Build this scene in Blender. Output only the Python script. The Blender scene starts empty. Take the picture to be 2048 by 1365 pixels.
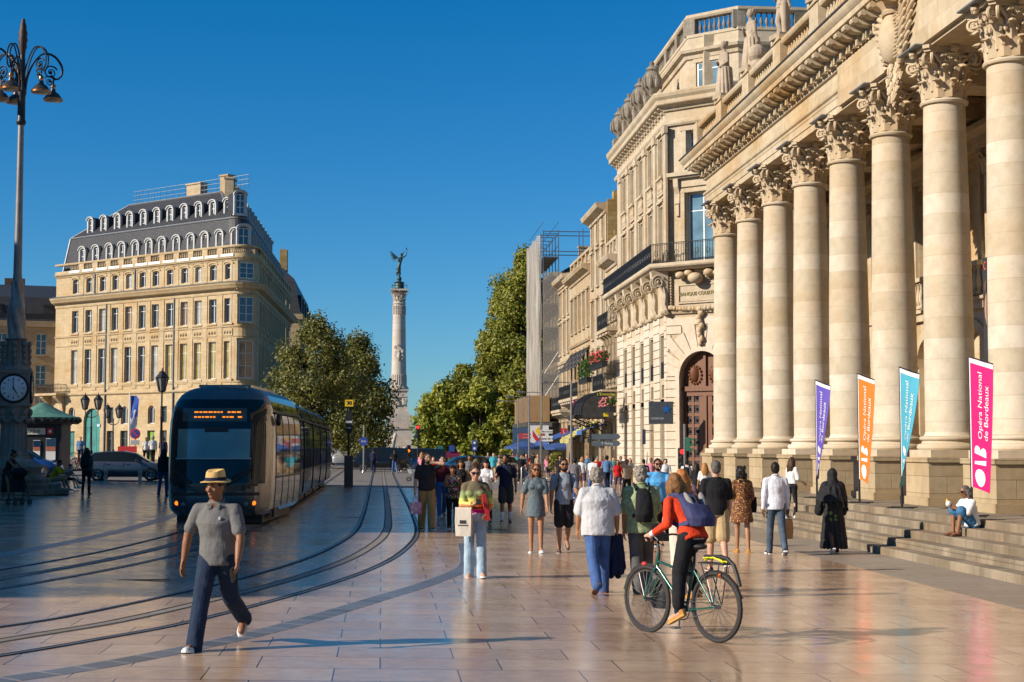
import bpy, math, random
from mathutils import Vector, Matrix, Euler, noise
R = math.radians
V = Vector
sc = bpy.context.scene
COL = sc.collection
rnd = random.Random(7)

# ------------------------------------------------------------------ camera numbers
F = 3000.0; PITCH = R(4.0); CZ = 2.0
YAW = math.atan(261 / 3000 * math.cos(PITCH))
_cy, _sy, _cp, _sp = math.cos(YAW), math.sin(YAW), math.cos(PITCH), math.sin(PITCH)
CF = V((_sy * _cp, _cy * _cp, _sp)); CR = V((_cy, -_sy, 0)); CU = V((-_sy * _sp, -_cy * _sp, _cp))
def ray(px, py): return CF + CR * ((px - 1024) / F) + CU * ((682.5 - py) / F)
def hz(X): return -.0235 * max(-45, min(X, 14))          # the square falls gently to the right
def G(px, py):                                            # a place on the ground
    d = ray(px, py); t = -CZ / d.z
    for _ in range(30): t = (hz(d.x * t) - CZ) / d.z
    return V((d.x * t, d.y * t, hz(d.x * t)))
def onX(px, py, X): d = ray(px, py); t = X / d.x; return V((X, d.y * t, CZ + d.z * t))
def onY(px, py, Y): d = ray(px, py); t = Y / d.y; return V((d.x * t, Y, CZ + d.z * t))

# ------------------------------------------------------------------ mesh helper
class MB:
    def __init__(s): s.v = []; s.f = []; s.m = []; s.mi = 0
    def add(s, vs, fs):
        n = len(s.v); s.v += [tuple(p) for p in vs]
        for f in fs: s.f.append(tuple(i + n for i in f)); s.m.append(s.mi)
        return s
    def quad(s, a, b, c, d): return s.add([a, b, c, d], [(0, 1, 2, 3)])
    def box(s, c, d, rz=0, M=None):
        x, y, z = d[0] / 2, d[1] / 2, d[2] / 2
        vs = [V((i * x, j * y, k * z)) for k in (-1, 1) for j in (-1, 1) for i in (-1, 1)]
        if rz: q = Matrix.Rotation(rz, 3, 'Z'); vs = [q @ p for p in vs]
        if M is not None: vs = [M @ p for p in vs]
        c = V(c); vs = [p + c for p in vs]
        return s.add(vs, [(0, 2, 3, 1), (4, 5, 7, 6), (0, 1, 5, 4), (2, 6, 7, 3), (0, 4, 6, 2), (1, 3, 7, 5)])
    def bx(s, x0, x1, y0, y1, z0, z1):
        return s.box(((x0 + x1) / 2, (y0 + y1) / 2, (z0 + z1) / 2), (abs(x1 - x0), abs(y1 - y0), abs(z1 - z0)))
    def obox(s, O, U, N, u0, u1, n0, n1, z0, z1):         # box in a facade frame
        O, U, N = V(O), V(U), V(N); Z = V((0, 0, 1))
        vs = [O + U * u + N * n + Z * z for z in (z0, z1) for n in (n0, n1) for u in (u0, u1)]
        return s.add(vs, [(0, 2, 3, 1), (4, 5, 7, 6), (0, 1, 5, 4), (2, 6, 7, 3), (0, 4, 6, 2), (1, 3, 7, 5)])
    def rings(s, rs, cap=True, closed=True):
        n = len(rs[0]); vs = [p for r in rs for p in r]; fs = []
        for i in range(len(rs) - 1):
            for j in range(n if closed else n - 1):
                k = (j + 1) % n
                fs.append((i * n + j, i * n + k, (i + 1) * n + k, (i + 1) * n + j))
        if cap: fs.append(tuple(range(n - 1, -1, -1))); fs.append(tuple((len(rs) - 1) * n + j for j in range(n)))
        return s.add(vs, fs)
    def lathe(s, prof, c=(0, 0, 0), n=20, cap=True, sx=1, sy=1, a0=0):
        c = V(c)
        return s.rings([[c + V((math.cos(a0 + 6.28319 * j / n) * r * sx, math.sin(a0 + 6.28319 * j / n) * r * sy, z)) for j in range(n)] for r, z in prof], cap)
    def tube(s, pts, r, n=8, cap=True, flat=1.0):
        pts = [V(p) for p in pts]; rs = r if isinstance(r, (list, tuple)) else [r] * len(pts)
        out = []; ref = None
        for i, p in enumerate(pts):
            t = (pts[min(i + 1, len(pts) - 1)] - pts[max(i - 1, 0)])
            t = t.normalized() if t.length > 1e-9 else V((0, 0, 1))
            if ref is None: ref = V((0, 0, 1)) if abs(t.z) < .9 else V((1, 0, 0))
            a = t.cross(ref); a = a.normalized() if a.length > 1e-6 else t.orthogonal().normalized()
            b = a.cross(t).normalized(); ref = b
            out.append([p + (a * math.cos(6.28319 * j / n) + b * math.sin(6.28319 * j / n) * flat) * rs[i] for j in range(n)])
        return s.rings(out, cap)
    def cone(s, p, r1, q, r2, n=12):                      # round-ended cone
        p, q = V(p), V(q); t = (q - p); L = t.length; t = t.normalized() if L > 1e-9 else V((0, 0, 1))
        a = t.orthogonal().normalized(); b = t.cross(a); out = []
        for k in range(4):
            h = R(90 - k * 30 + .01) if k == 0 else R(90 - k * 30)
            out.append((p - t * r1 * math.sin(h), r1 * max(.02, math.cos(h))))
        for k in range(4):
            h = R(k * 30); out.append((q + t * r2 * math.sin(h), r2 * max(.02, math.cos(h))))
        return s.rings([[c + (a * math.cos(6.28319 * j / n) + b * math.sin(6.28319 * j / n)) * r for j in range(n)] for c, r in out])
    def ell(s, c, r, M=None, n=14, m=8):
        c = V(c); out = []
        for i in range(m + 1):
            t = math.pi * (i / m - .5); t = max(-1.52, min(1.52, t))
            out.append([V((math.cos(6.28319 * j / n) * math.cos(t) * r[0], math.sin(6.28319 * j / n) * math.cos(t) * r[1], math.sin(t) * r[2])) for j in range(n)])
        if M is not None: out = [[M @ p for p in q] for q in out]
        return s.rings([[p + c for p in q] for q in out])
    def loft(s, secs, n=16):                              # (centre, rx, ry [, tilt about x]) rings, level unless tilted
        out = []
        for q in secs:
            c, rx, ry = V(q[0]), q[1], q[2]; M = Matrix.Rotation(q[3], 3, 'X') if len(q) > 3 else Matrix.Identity(3)
            out.append([c + M @ V((math.cos(6.28319 * j / n) * rx, math.sin(6.28319 * j / n) * ry, 0)) for j in range(n)])
        return s.rings(out)
    def prism(s, poly, O, U, W, N, d):                    # polygon in the U/W plane pushed along N
        O, U, W, N = V(O), V(U), V(W), V(N); n = len(poly)
        A = [O + U * p[0] + W * p[1] for p in poly]; B = [p + N * d for p in A]
        return s.add(A + B, [tuple(range(n - 1, -1, -1)), tuple(range(n, 2 * n))] + [(i, (i + 1) % n, n + (i + 1) % n, n + i) for i in range(n)])
    def sweep(s, path, prof, closed=False, capped=True):  # prof = (out, z); outwards is to the right of travel
        P = [V((p[0], p[1], 0)) for p in path]; n = len(P); fr = []
        for i in range(n):
            d0 = (P[i] - P[i - 1]).normalized() if (i > 0 or closed) else None
            d1 = (P[(i + 1) % n] - P[i]).normalized() if (i < n - 1 or closed) else None
            d0 = d0 or d1; d1 = d1 or d0
            n0 = V((d0.y, -d0.x, 0)); n1 = V((d1.y, -d1.x, 0)); m = (n0 + n1)
            m = m.normalized(); m = m / max(.3, m.dot(n0)); fr.append(m)
        rs = [[P[i] + fr[i] * o + V((0, 0, z)) for o, z in prof] for i in range(n)]
        if closed: rs.append(rs[0])
        return s.rings(rs, cap=capped and not closed)
    def build(s, name, mats, parent=None, smooth=40, W=False, uv=True):
        me = bpy.data.meshes.new(name); me.from_pydata(s.v, [], s.f)
        for m in (mats if isinstance(mats, (list, tuple)) else [mats]): me.materials.append(m)
        if any(s.m): me.polygons.foreach_set('material_index', s.m)
        if uv: boxuv(me)
        if smooth:
            me.polygons.foreach_set('use_smooth', [True] * len(me.polygons))
            me.set_sharp_from_angle(angle=R(smooth))
        return link(name, me, parent, W)

def boxuv(me):
    lay = me.uv_layers.new(name='UVMap'); co = me.vertices; out = [0.0] * (2 * len(me.loops))
    for p in me.polygons:
        n = p.normal
        if abs(n.z) > .75:
            for li in p.loop_indices:
                c = co[me.loops[li].vertex_index].co; out[2 * li] = c.x; out[2 * li + 1] = c.y
        else:
            t = V((-n.y, n.x, 0)).normalized()
            for li in p.loop_indices:
                c = co[me.loops[li].vertex_index].co; out[2 * li] = c.x * t.x + c.y * t.y; out[2 * li + 1] = c.z
    lay.data.foreach_set('uv', out)
    return me

def rootmat(o): return Matrix.LocRotScale(o.location, o.rotation_euler, o.scale)
def link(name, me, parent=None, W=False):
    o = bpy.data.objects.new(name, me); COL.objects.link(o)
    if parent is not None:
        o.parent = parent
        if W: o.matrix_parent_inverse = rootmat(parent).inverted()
    return o
def tag(o, label, cat, group=None, kind=None):
    if label: o['label'] = label
    if cat: o['category'] = cat
    if group: o['group'] = group
    if kind: o['kind'] = kind
    return o
def thing(name, label, cat, loc=(0, 0, 0), rz=0, group=None):
    o = bpy.data.objects.new(name, None); COL.objects.link(o); o.empty_display_size = .2
    o.location = loc; o.rotation_euler = (0, 0, rz)
    return tag(o, label, cat, group)
def struct(o): o['kind'] = 'structure'; return o
def dup(o, loc=None, rz=None, label=None, group=None, parent=None, scale=None):
    c = o.copy(); COL.objects.link(c)
    if loc is not None: c.location = loc
    if rz is not None: c.rotation_euler = (0, 0, rz)
    if scale is not None: c.scale = (scale,) * 3 if not isinstance(scale, (tuple, list)) else scale
    if label: c['label'] = label
    if group: c['group'] = group
    if parent is not None: c.parent = parent
    for ch in list(o.children):
        k = dup(ch, parent=c); k.matrix_parent_inverse = ch.matrix_parent_inverse.copy()
    return c

# ------------------------------------------------------------------ materials
class NT:
    def __init__(s, name):
        s.mat = bpy.data.materials.new(name); s.mat.use_nodes = True; s.t = s.mat.node_tree; s.n = s.t.nodes; s.l = s.t.links
        s.b = s.n['Principled BSDF']
    def new(s, ty, **kw):
        q = s.n.new('ShaderNode' + ty)
        for k, v in kw.items():
            if k in q.inputs: q.inputs[k].default_value = v
            else: setattr(q, k, v)
        return q
    def lk(s, a, b): s.l.new(a, b)
    def coord(s, kind='Object', scale=(1, 1, 1)):
        tc = s.new('TexCoord'); mp = s.new('Mapping'); mp.inputs['Scale'].default_value = scale
        s.lk(tc.outputs[kind], mp.inputs['Vector']); return mp.outputs['Vector']
    def noise(s, vec, scale, detail=4, rough=.55):
        q = s.new('TexNoise'); q.inputs['Scale'].default_value = scale; q.inputs['Detail'].default_value = detail; q.inputs['Roughness'].default_value = rough
        s.lk(vec, q.inputs['Vector']); return q.outputs['Fac']
    def ramp(s, fac, stops, interp='LINEAR'):
        q = s.new('ValToRGB'); e = q.color_ramp.elements; q.color_ramp.interpolation = interp
        while len(e) < len(stops): e.new(.5)
        for i, (p, c) in enumerate(stops): e[i].position = p; e[i].color = (*c, 1) if len(c) == 3 else c
        s.lk(fac, q.inputs['Fac']); return q.outputs['Color']
    def mix(s, a, b, fac, mode='MIX'):
        q = s.new('Mix'); q.data_type = 'RGBA'; q.blend_type = mode
        for i, x in ((0, fac), (6, a), (7, b)):
            if hasattr(x, 'is_output'): s.lk(x, q.inputs[i])
            elif i == 0: q.inputs[0].default_value = x
            else: q.inputs[i].default_value = (*x, 1) if len(x) == 3 else x
        return q.outputs[2]
    def bump(s, h, strength=.3, dist=.02):
        q = s.new('Bump'); q.inputs['Strength'].default_value = strength; q.inputs['Distance'].default_value = dist
        s.lk(h, q.inputs['Height']); s.lk(q.outputs['Normal'], s.b.inputs['Normal']); return q
    def col(s, c): s.lk(c, s.b.inputs['Base Color']) if hasattr(c, 'is_output') else setattr(s.b.inputs['Base Color'], 'default_value', (*c, 1))
    def set(s, **kw):
        for k, v in kw.items(): s.b.inputs[k.replace('_', ' ')].default_value = v

def plain(name, c, rough=.5, metal=0, var=.12, vs=3.0, bump=0, bs=60, coat=0, spec=None):
    t = NT(name); v = t.coord()
    lo = tuple(x * (1 - var) for x in c); hi = tuple(min(1, x * (1 + var)) for x in c)
    t.col(t.ramp(t.noise(v, vs, 5), [(.3, lo), (.7, hi)])); t.set(Roughness=rough, Metallic=metal)
    if coat: t.b.inputs['Coat Weight'].default_value = coat
    if spec is not None: t.b.inputs['Specular IOR Level'].default_value = spec
    if bump: t.bump(t.noise(v, bs, 3), bump, .01)
    return t.mat

def stone(name, c, bw=.9, rh=.4, mortar=.008, var=.13, stain=.25, scol=(.55, .40, .22), rough=.85, bump=.25, mdark=.55, grime=0, drum=0):
    t = NT(name); uv = t.coord('UV'); ob = t.coord('Object')
    if drum:                                               # round shafts: courses by height only, each shaft its own
        sp = t.new('SeparateXYZ'); t.lk(ob, sp.inputs[0]); oi = t.new('ObjectInfo'); mu = t.new('Math', operation='MULTIPLY'); mu.inputs[1].default_value = 9000.0
        t.lk(oi.outputs['Random'], mu.inputs[0]); cb = t.new('CombineXYZ'); t.lk(mu.outputs[0], cb.inputs[0]); t.lk(sp.outputs[2], cb.inputs[1]); uv = cb.outputs[0]
    br = t.new('TexBrick'); t.lk(uv, br.inputs['Vector'])
    for k, x in (('Scale', 1), ('Mortar Size', mortar), ('Mortar Smooth', .3), ('Brick Width', bw), ('Row Height', rh), ('Bias', 0)): br.inputs[k].default_value = x
    br.inputs['Color1'].default_value = (1 - var, 1 - var * 1.15, 1 - var * 1.5, 1); br.inputs['Color2'].default_value = (1, 1, 1, 1)
    br.inputs['Mortar'].default_value = (mdark, mdark * .95, mdark * .88, 1)
    n1 = t.noise(ob, .35, 6, .6); n2 = t.noise(ob, 3.5, 6, .65)
    base = t.mix(c, tuple(a * b * 1.55 for a, b in zip(c, scol)), t.ramp(n1, [(.45, (0, 0, 0)), (.75, (stain * 2,) * 3)]))
    base = t.mix(base, br.outputs['Color'], 1.0, 'MULTIPLY')
    base = t.mix(base, t.ramp(n2, [(.25, (.82, .80, .77)), (.6, (1.0, 1.0, 1.0))]), 1.0, 'MULTIPLY')
    if grime:
        st = t.noise(t.coord('Object', (1.2, 1.2, .12)), 1.0, 6, .7)
        base = t.mix(base, t.ramp(st, [(.45, (1 - grime,) * 3), (.62, (1, 1, 1))]), 1.0, 'MULTIPLY')
    t.col(base); t.set(Roughness=rough); t.b.inputs['Specular IOR Level'].default_value = .25
    h = t.mix(br.outputs['Fac'], t.noise(ob, 25, 5), .25)
    inv = t.new('Math', operation='MULTIPLY'); inv.inputs[1].default_value = -1; t.lk(br.outputs['Fac'], inv.inputs[0])
    ad = t.new('Math', operation='ADD'); t.lk(inv.outputs[0], ad.inputs[0])
    m2 = t.new('Math', operation='MULTIPLY'); m2.inputs[1].default_value = .5; t.lk(t.noise(ob, 18, 6, .7), m2.inputs[0]); t.lk(m2.outputs[0], ad.inputs[1])
    t.bump(ad.outputs[0], bump, .02)
    return t.mat

def glassy(name, c, rough=.06, tint=.5):
    t = NT(name); v = t.coord(); t.col(t.ramp(t.noise(v, .8, 2), [(.3, tuple(x * .5 for x in c)), (.7, c)]))
    t.set(Roughness=rough); t.b.inputs['Specular IOR Level'].default_value = .8; t.b.inputs['IOR'].default_value = 1.6
    return t.mat

M = {}
M['col'] = stone('column_limestone', (.62, .55, .44), bw=60, rh=.52, mortar=.007, var=.21, stain=.36, mdark=.72, drum=1)
M['carved'] = stone('carved_limestone', (.57, .45, .30), bw=40, rh=40, mortar=.0, var=0, stain=.4, bump=.5, grime=.12)
M['ped'] = stone('pedestal_limestone', (.50, .395, .25), bw=.95, rh=.42, mortar=.008, stain=.45, bump=.6, grime=.14)
M['opera'] = stone('theatre_limestone', (.57, .47, .325), bw=1.3, rh=.5, mortar=.006, stain=.45, mdark=.75, grime=.1)
M['bank'] = stone('bank_limestone', (.575, .48, .35), bw=.95, rh=.42, mortar=.006, stain=.25, mdark=.8, grime=.1)
M['bankw'] = stone('bank_washed_stone', (.62, .54, .43), bw=4, rh=4, mortar=0, var=.03, stain=.2)
M['grimy'] = stone('grimy_limestone', (.40, .345, .275), bw=1.1, rh=.45, mortar=.008, stain=.5, scol=(.4, .35, .3), grime=.5)
M['gob'] = stone('gobineau_limestone', (.545, .42, .255), bw=.9, rh=.36, mortar=.008, stain=.3, mdark=.7, grime=.08)
M['row'] = stone('terrace_limestone', (.55, .455, .33), bw=.9, rh=.36, mortar=.007, stain=.35, mdark=.75, grime=.15)
M['row2'] = stone('terrace_limestone_ochre', (.52, .41, .27), bw=.9, rh=.36, mortar=.007, stain=.4, mdark=.75, grime=.2)
M['ochre'] = stone('gable_ochre_stone', (.42, .31, .14), bw=.7, rh=.33, mortar=.012, stain=.6, var=.25, bump=.6)
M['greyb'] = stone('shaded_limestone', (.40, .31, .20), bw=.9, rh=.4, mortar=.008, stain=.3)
M['step'] = stone('step_stone', (.34, .28, .205), bw=1.1, rh=5, mortar=.008, stain=.5, scol=(.5, .42, .33), bump=.5, grime=.35)
M['pale'] = stone('pale_monument_stone', (.56, .49, .42), bw=1.4, rh=.7, mortar=.01, stain=.25)
M['dgrey'] = stone('dark_weathered_stone', (.30, .265, .23), bw=5, rh=5, mortar=0, var=.1, stain=.4, scol=(.5, .45, .4), grime=.3)
M['statue'] = stone('statue_stone', (.50, .40, .295), bw=40, rh=40, mortar=0, var=0, stain=.5, scol=(.4, .36, .3), grime=.3)
M['slate'] = stone('roof_slate', (.05, .052, .062), bw=.25, rh=.16, mortar=.01, var=.3, stain=.3, scol=(.7, .65, .6), rough=.5, bump=.5, mdark=.6)
M['zinc'] = plain('zinc_sheet', (.18, .19, .20), .45, .3)
M['white'] = plain('white_paint', (.72, .71, .68), .45, var=.05)
M['frame'] = plain('window_frame_paint', (.62, .61, .57), .45, var=.06)
M['glass'] = glassy('window_glass', (.03, .037, .045))
M['curtain'] = glassy('curtained_glass', (.42, .40, .34), .2)
M['blind'] = glassy('yellow_blind_glass', (.40, .30, .08), .2)
M['shutter'] = glassy('brown_shutter_glass', (.16, .08, .035), .3)
M['bluepane'] = glassy('sky_painted_glass', (.16, .27, .32), .05)  # reflected sky is painted in as a pale blue base colour
M['iron'] = plain('black_ironwork', (.022, .023, .026), .45, .3, bump=.2)
M['ironblue'] = plain('blue_black_railing_panel', (.035, .045, .058), .45, .2)
M['black'] = plain('matt_black', (.012, .012, .013), .6)
M['bronze'] = plain('green_bronze', (.045, .075, .065), .5, .6, var=.4, vs=1.5)
M['steel'] = plain('brushed_steel', (.35, .35, .34), .35, .9)
M['chrome'] = plain('polished_steel', (.6, .6, .6), .15, 1)
M['pole'] = plain('grey_painted_pole', (.20, .19, .18), .45, .4)
M['rubber'] = plain('tyre_rubber', (.022, .021, .02), .75, bump=.2)
M['wood'] = None
def woodmat(name, c, s=1):
    t = NT(name); v = t.coord('Object', (9 * s, 9 * s, .7 * s)); n = t.noise(v, 1.5, 8, .65)
    t.col(t.ramp(n, [(.3, tuple(x * .55 for x in c)), (.7, c)])); t.set(Roughness=.45); t.bump(n, .2, .01); return t.mat
M['wood'] = woodmat('varnished_oak_door', (.20, .075, .03))
M['ply'] = woodmat('plywood_hoarding', (.42, .26, .12))
def flat(name, c, rough=.55, **k):
    if name not in M: M[name] = plain(name, c, rough, **k)
    return M[name]

# ------------------------------------------------------------------ facades and windows
def arc(u0, u1, v, n=10, k=1.0):                           # half-round from left spring to right spring
    r = (u1 - u0) / 2; c = (u0 + u1) / 2
    return [(c - r * math.cos(math.pi * i / n), v + k * r * math.sin(math.pi * i / n)) for i in range(n + 1)]
def facade(mb, O, U, N, L, z0, z1, ops, d=.3, u0=0.0):
    O, U, N = V(O), V(U).normalized(), V(N).normalized(); Z = V((0, 0, 1))
    P = lambda u, v, n=0: O + U * u + Z * v + N * n
    us = sorted(set([u0, L] + [round(o[0], 4) for o in ops] + [round(o[1], 4) for o in ops]))
    vs = sorted(set([z0, z1] + [round(o[2], 4) for o in ops] + [round(o[3], 4) for o in ops]))
    flip = U.cross(Z).dot(N) < 0
    def q(a, b, c, e): mb.quad(*((a, b, c, e) if not flip else (e, c, b, a)))
    for j in range(len(vs) - 1):
        run = None
        for i in range(len(us) - 1):
            cu, cv = (us[i] + us[i + 1]) / 2, (vs[j] + vs[j + 1]) / 2
            hole = any(o[0] < cu < o[1] and o[2] < cv < o[3] for o in ops)
            if not hole:
                run = us[i] if run is None else run
                if i == len(us) - 2: q(P(run, vs[j]), P(us[-1], vs[j]), P(us[-1], vs[j + 1]), P(run, vs[j + 1]))
            elif run is not None:
                q(P(run, vs[j]), P(us[i], vs[j]), P(us[i], vs[j + 1]), P(run, vs[j + 1])); run = None
    for o in ops:
        a, b, c, e = o[:4]; ar = o[4] if len(o) > 4 else 0
        if not ar:
            q(P(a, e), P(b, e), P(b, e, -d), P(a, e, -d))
            q(P(a, c), P(a, e), P(a, e, -d), P(a, c, -d)); q(P(b, e), P(b, c), P(b, c, -d), P(b, e, -d))
        else:
            k = .35 if ar == 2 else 1.0; rr = (b - a) / 2 * k; sp = e - rr; A = arc(a, b, sp, 10, k)
            q(P(a, c), P(a, sp), P(a, sp, -d), P(a, c, -d)); q(P(b, sp), P(b, c), P(b, c, -d), P(b, sp, -d))
            for i in range(10):
                x, y = A[i], A[i + 1]
                q(P(x[0], x[1]), P(y[0], y[1]), P(y[0], e), P(x[0], e))
                q(P(*x), P(*y), P(y[0], y[1], -d), P(x[0], x[1], -d))
        q(P(b, c), P(a, c), P(a, c, -d), P(b, c, -d))
_win = {}
def win_mesh(w, h, ar, fm, pm, nh, nv):
    key = (round(w, 2), round(h, 2), ar, fm.name, pm.name, nh, nv)
    if key in _win: return _win[key]
    b = MB(); t = .07; k = .35 if ar == 2 else (1.0 if ar else 0); sp = h - w / 2 * k
    if not ar: b.bx(-w / 2, w / 2, -.03, .03, h - t, h)
    else:
        A = arc(-w / 2, w / 2, sp, 10, k); B = arc(-w / 2 + t, w / 2 - t, sp, 10, k * (w / 2 - t) / (w / 2) if ar == 1 else k * .8)
        for i in range(10): b.prism([A[i], A[i + 1], B[i + 1], B[i]], (0, .03, 0), (1, 0, 0), (0, 0, 1), (0, -1, 0), .06)
    b.bx(-w / 2, -w / 2 + t, -.03, .03, 0, sp); b.bx(w / 2 - t, w / 2, -.03, .03, 0, sp); b.bx(-w / 2 + t, w / 2 - t, -.03, .03, 0, t * 1.2)
    for i in range(1, nh): x = -w / 2 + w * i / nh; b.bx(x - .035, x + .035, -.032, .028, t, h - t if not ar else sp + w / 2 * k * .8)
    for i in range(1, nv):
        z = h * i / nv if nv != 2 else h * .74
        if z < sp + .05: b.bx(-w / 2 + t, w / 2 - t, -.025, .025, z - .025, z + .025)
    f = MB(); pl = [(-w / 2 + .02, .02), (w / 2 - .02, .02)] + ([(w / 2 - .02, h - .02), (-w / 2 + .02, h - .02)] if not ar else [(x * .97, z) for x, z in reversed(arc(-w / 2, w / 2, sp, 10, k * .97))])
    f.prism(pl, (0, .0, 0), (1, 0, 0), (0, 0, 1), (0, -1, 0), -.012) if False else f.prism(pl, (0, .006, 0), (1, 0, 0), (0, 0, 1), (0, -1, 0), .012)
    def mk(mb, nm, mt):
        me = bpy.data.meshes.new(nm); me.from_pydata(mb.v, [], mb.f); me.materials.append(mt); return me
    _win[key] = (mk(b, 'window', fm), mk(f, 'pane', pm)); return _win[key]
def window(parent, P, N, w, h, ar=0, fm=None, pm=None, nh=2, nv=2, name='window', W=True):
    """window whose sill centre is P, facing N"""
    a, b = win_mesh(w, h, ar, fm or M['frame'], pm or M['glass'], nh, nv)
    o = link(name, a, parent, W); o.location = P; o.rotation_euler = (0, 0, math.atan2(N[1], N[0]) + math.pi / 2)
    p = link('pane', b, o); return o
def fwindows(parent, O, U, N, ops, d=.28, pick=None, **kw):
    O, U, N = V(O), V(U).normalized(), V(N).normalized()
    for i, o in enumerate(ops):
        k2 = dict(kw)
        if pick: k2['pm'] = pick(i)
        window(parent, O + U * ((o[0] + o[1]) / 2) + V((0, 0, o[2])) - N * (d - .06), N, o[1] - o[0], o[3] - o[2], o[4] if len(o) > 4 else 0, **k2)
def text(name, s, size, mat, parent, loc, rot, depth=.01, align='CENTER', W=False, font_bold=0, sx=1):
    cu = bpy.data.curves.new(name, 'FONT'); cu.body = s; cu.size = size; cu.extrude = depth; cu.align_x = align; cu.align_y = 'CENTER'; cu.offset = font_bold
    o = bpy.data.objects.new('tmp', cu); COL.objects.link(o)
    me = bpy.data.meshes.new_from_object(o.evaluated_get(bpy.context.evaluated_depsgraph_get())); bpy.data.objects.remove(o); me.name = name
    me.materials.clear(); me.materials.append(mat)
    q = link(name, me, parent, W); q.location = loc
    q.rotation_euler = rot if not isinstance(rot, Matrix) else rot.to_euler(); q.scale = (sx, 1, 1); return q
def balusters(mb, a, b, z0, z1, n, r=.075):
    a, b = V((*a[:2], 0)), V((*b[:2], 0)); h = z1 - z0
    pr = [(r * .8, 0), (r * .8, .08 * h), (r * .45, .14 * h), (r, .35 * h), (r * .9, .45 * h), (r * .4, .75 * h), (r * .5, .88 * h), (r * .8, .92 * h), (r * .8, h)]
    for i in range(n):
        p = a.lerp(b, (i + .5) / n); mb.lathe([(q, z0 + z) for q, z in pr], p, 8, cap=False)
def railing(mb, pts, h, step=.13, bar=.014, panel=False):
    """iron railing along pts (each with its own z)"""
    pts = [V(p) for p in pts]
    for t in (h, h * .93, .06): mb.tube([p + V((0, 0, t)) for p in pts], .022 if t == h else .014, 6)
    for a, b in zip(pts, pts[1:]):
        n = max(1, int((b - a).length / step))
        for i in range(n + 1): p = a.lerp(b, i / n); mb.tube([p, p + V((0, 0, h))], bar, 5, cap=False)
        m = max(1, n // 4)
        for i in range(m):
            c = a.lerp(b, (i + .5) / m) + V((0, 0, h * .5)); d = (b - a).normalized()
            mb.tube([c + d * .1 * math.cos(k * 6.28 / 8) + V((0, 0, .16 * math.sin(k * 6.28 / 8))) for k in range(9)], bar, 4, cap=False)
# ================================================================== sky, sun, camera
SUN_AZ, SUN_EL = 252.0, 27.0
w = bpy.data.worlds.new('World'); sc.world = w; w.use_nodes = True
nt = w.node_tree; bg = nt.nodes['Background']
sky = nt.nodes.new('ShaderNodeTexSky'); sky.sky_type = 'NISHITA'; sky.sun_disc = False
sky.sun_elevation = R(SUN_EL); sky.sun_rotation = R(SUN_AZ); sky.altitude = 0
sky.air_density = 1.0; sky.dust_density = .1; sky.ozone_density = 3.0
hs = nt.nodes.new('ShaderNodeHueSaturation'); hs.inputs['Saturation'].default_value = 1.1
tn = nt.nodes.new('ShaderNodeMix'); tn.data_type = 'RGBA'; tn.blend_type = 'MULTIPLY'; tn.inputs[0].default_value = 1; tn.inputs[7].default_value = (.45, .685, .96, 1)
nt.links.new(sky.outputs[0], tn.inputs[6]); sb = nt.nodes.new('ShaderNodeMix'); sb.data_type = 'RGBA'; sb.blend_type = 'SUBTRACT'; sb.inputs[0].default_value = 1; sb.inputs[7].default_value = (.22, 0, 0, 1); sb.clamp_result = False
nt.links.new(tn.outputs[2], sb.inputs[6]); nt.links.new(sb.outputs[2], hs.inputs['Color']); nt.links.new(hs.outputs[0], bg.inputs['Color']); bg.inputs['Strength'].default_value = .085
sd = bpy.data.lights.new('sun', 'SUN'); sd.energy = 5.0; sd.angle = R(.53); sd.color = (1, .90, .77)
so = bpy.data.objects.new('sun', sd); COL.objects.link(so)
tosun = V((math.sin(R(SUN_AZ)) * math.cos(R(SUN_EL)), math.cos(R(SUN_AZ)) * math.cos(R(SUN_EL)), math.sin(R(SUN_EL))))
so.rotation_euler = tosun.to_track_quat('Z', 'Y').to_euler(); so.location = (-40, -20, 60)
cam = bpy.data.cameras.new('camera'); cam.sensor_width = 36; cam.lens = 36 * F / 2048; cam.clip_end = 5000; cam.clip_start = .1
co = bpy.data.objects.new('camera', cam); COL.objects.link(co); co.location = (0, 0, CZ)
co.rotation_euler = CF.to_track_quat('-Z', 'Y').to_euler(); sc.camera = co
sc.view_settings.view_transform = 'Standard'; sc.view_settings.look = 'None'; sc.view_settings.exposure = .45; sc.view_settings.gamma = 1
sc.cycles.max_bounces = 6; sc.cycles.diffuse_bounces = 3; sc.cycles.glossy_bounces = 3; sc.cycles.transparent_max_bounces = 6; sc.cycles.transmission_bounces = 3
sc.cycles.use_adaptive_sampling = True; sc.cycles.use_denoising = True; sc.cycles.sample_clamp_indirect = 6

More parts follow.
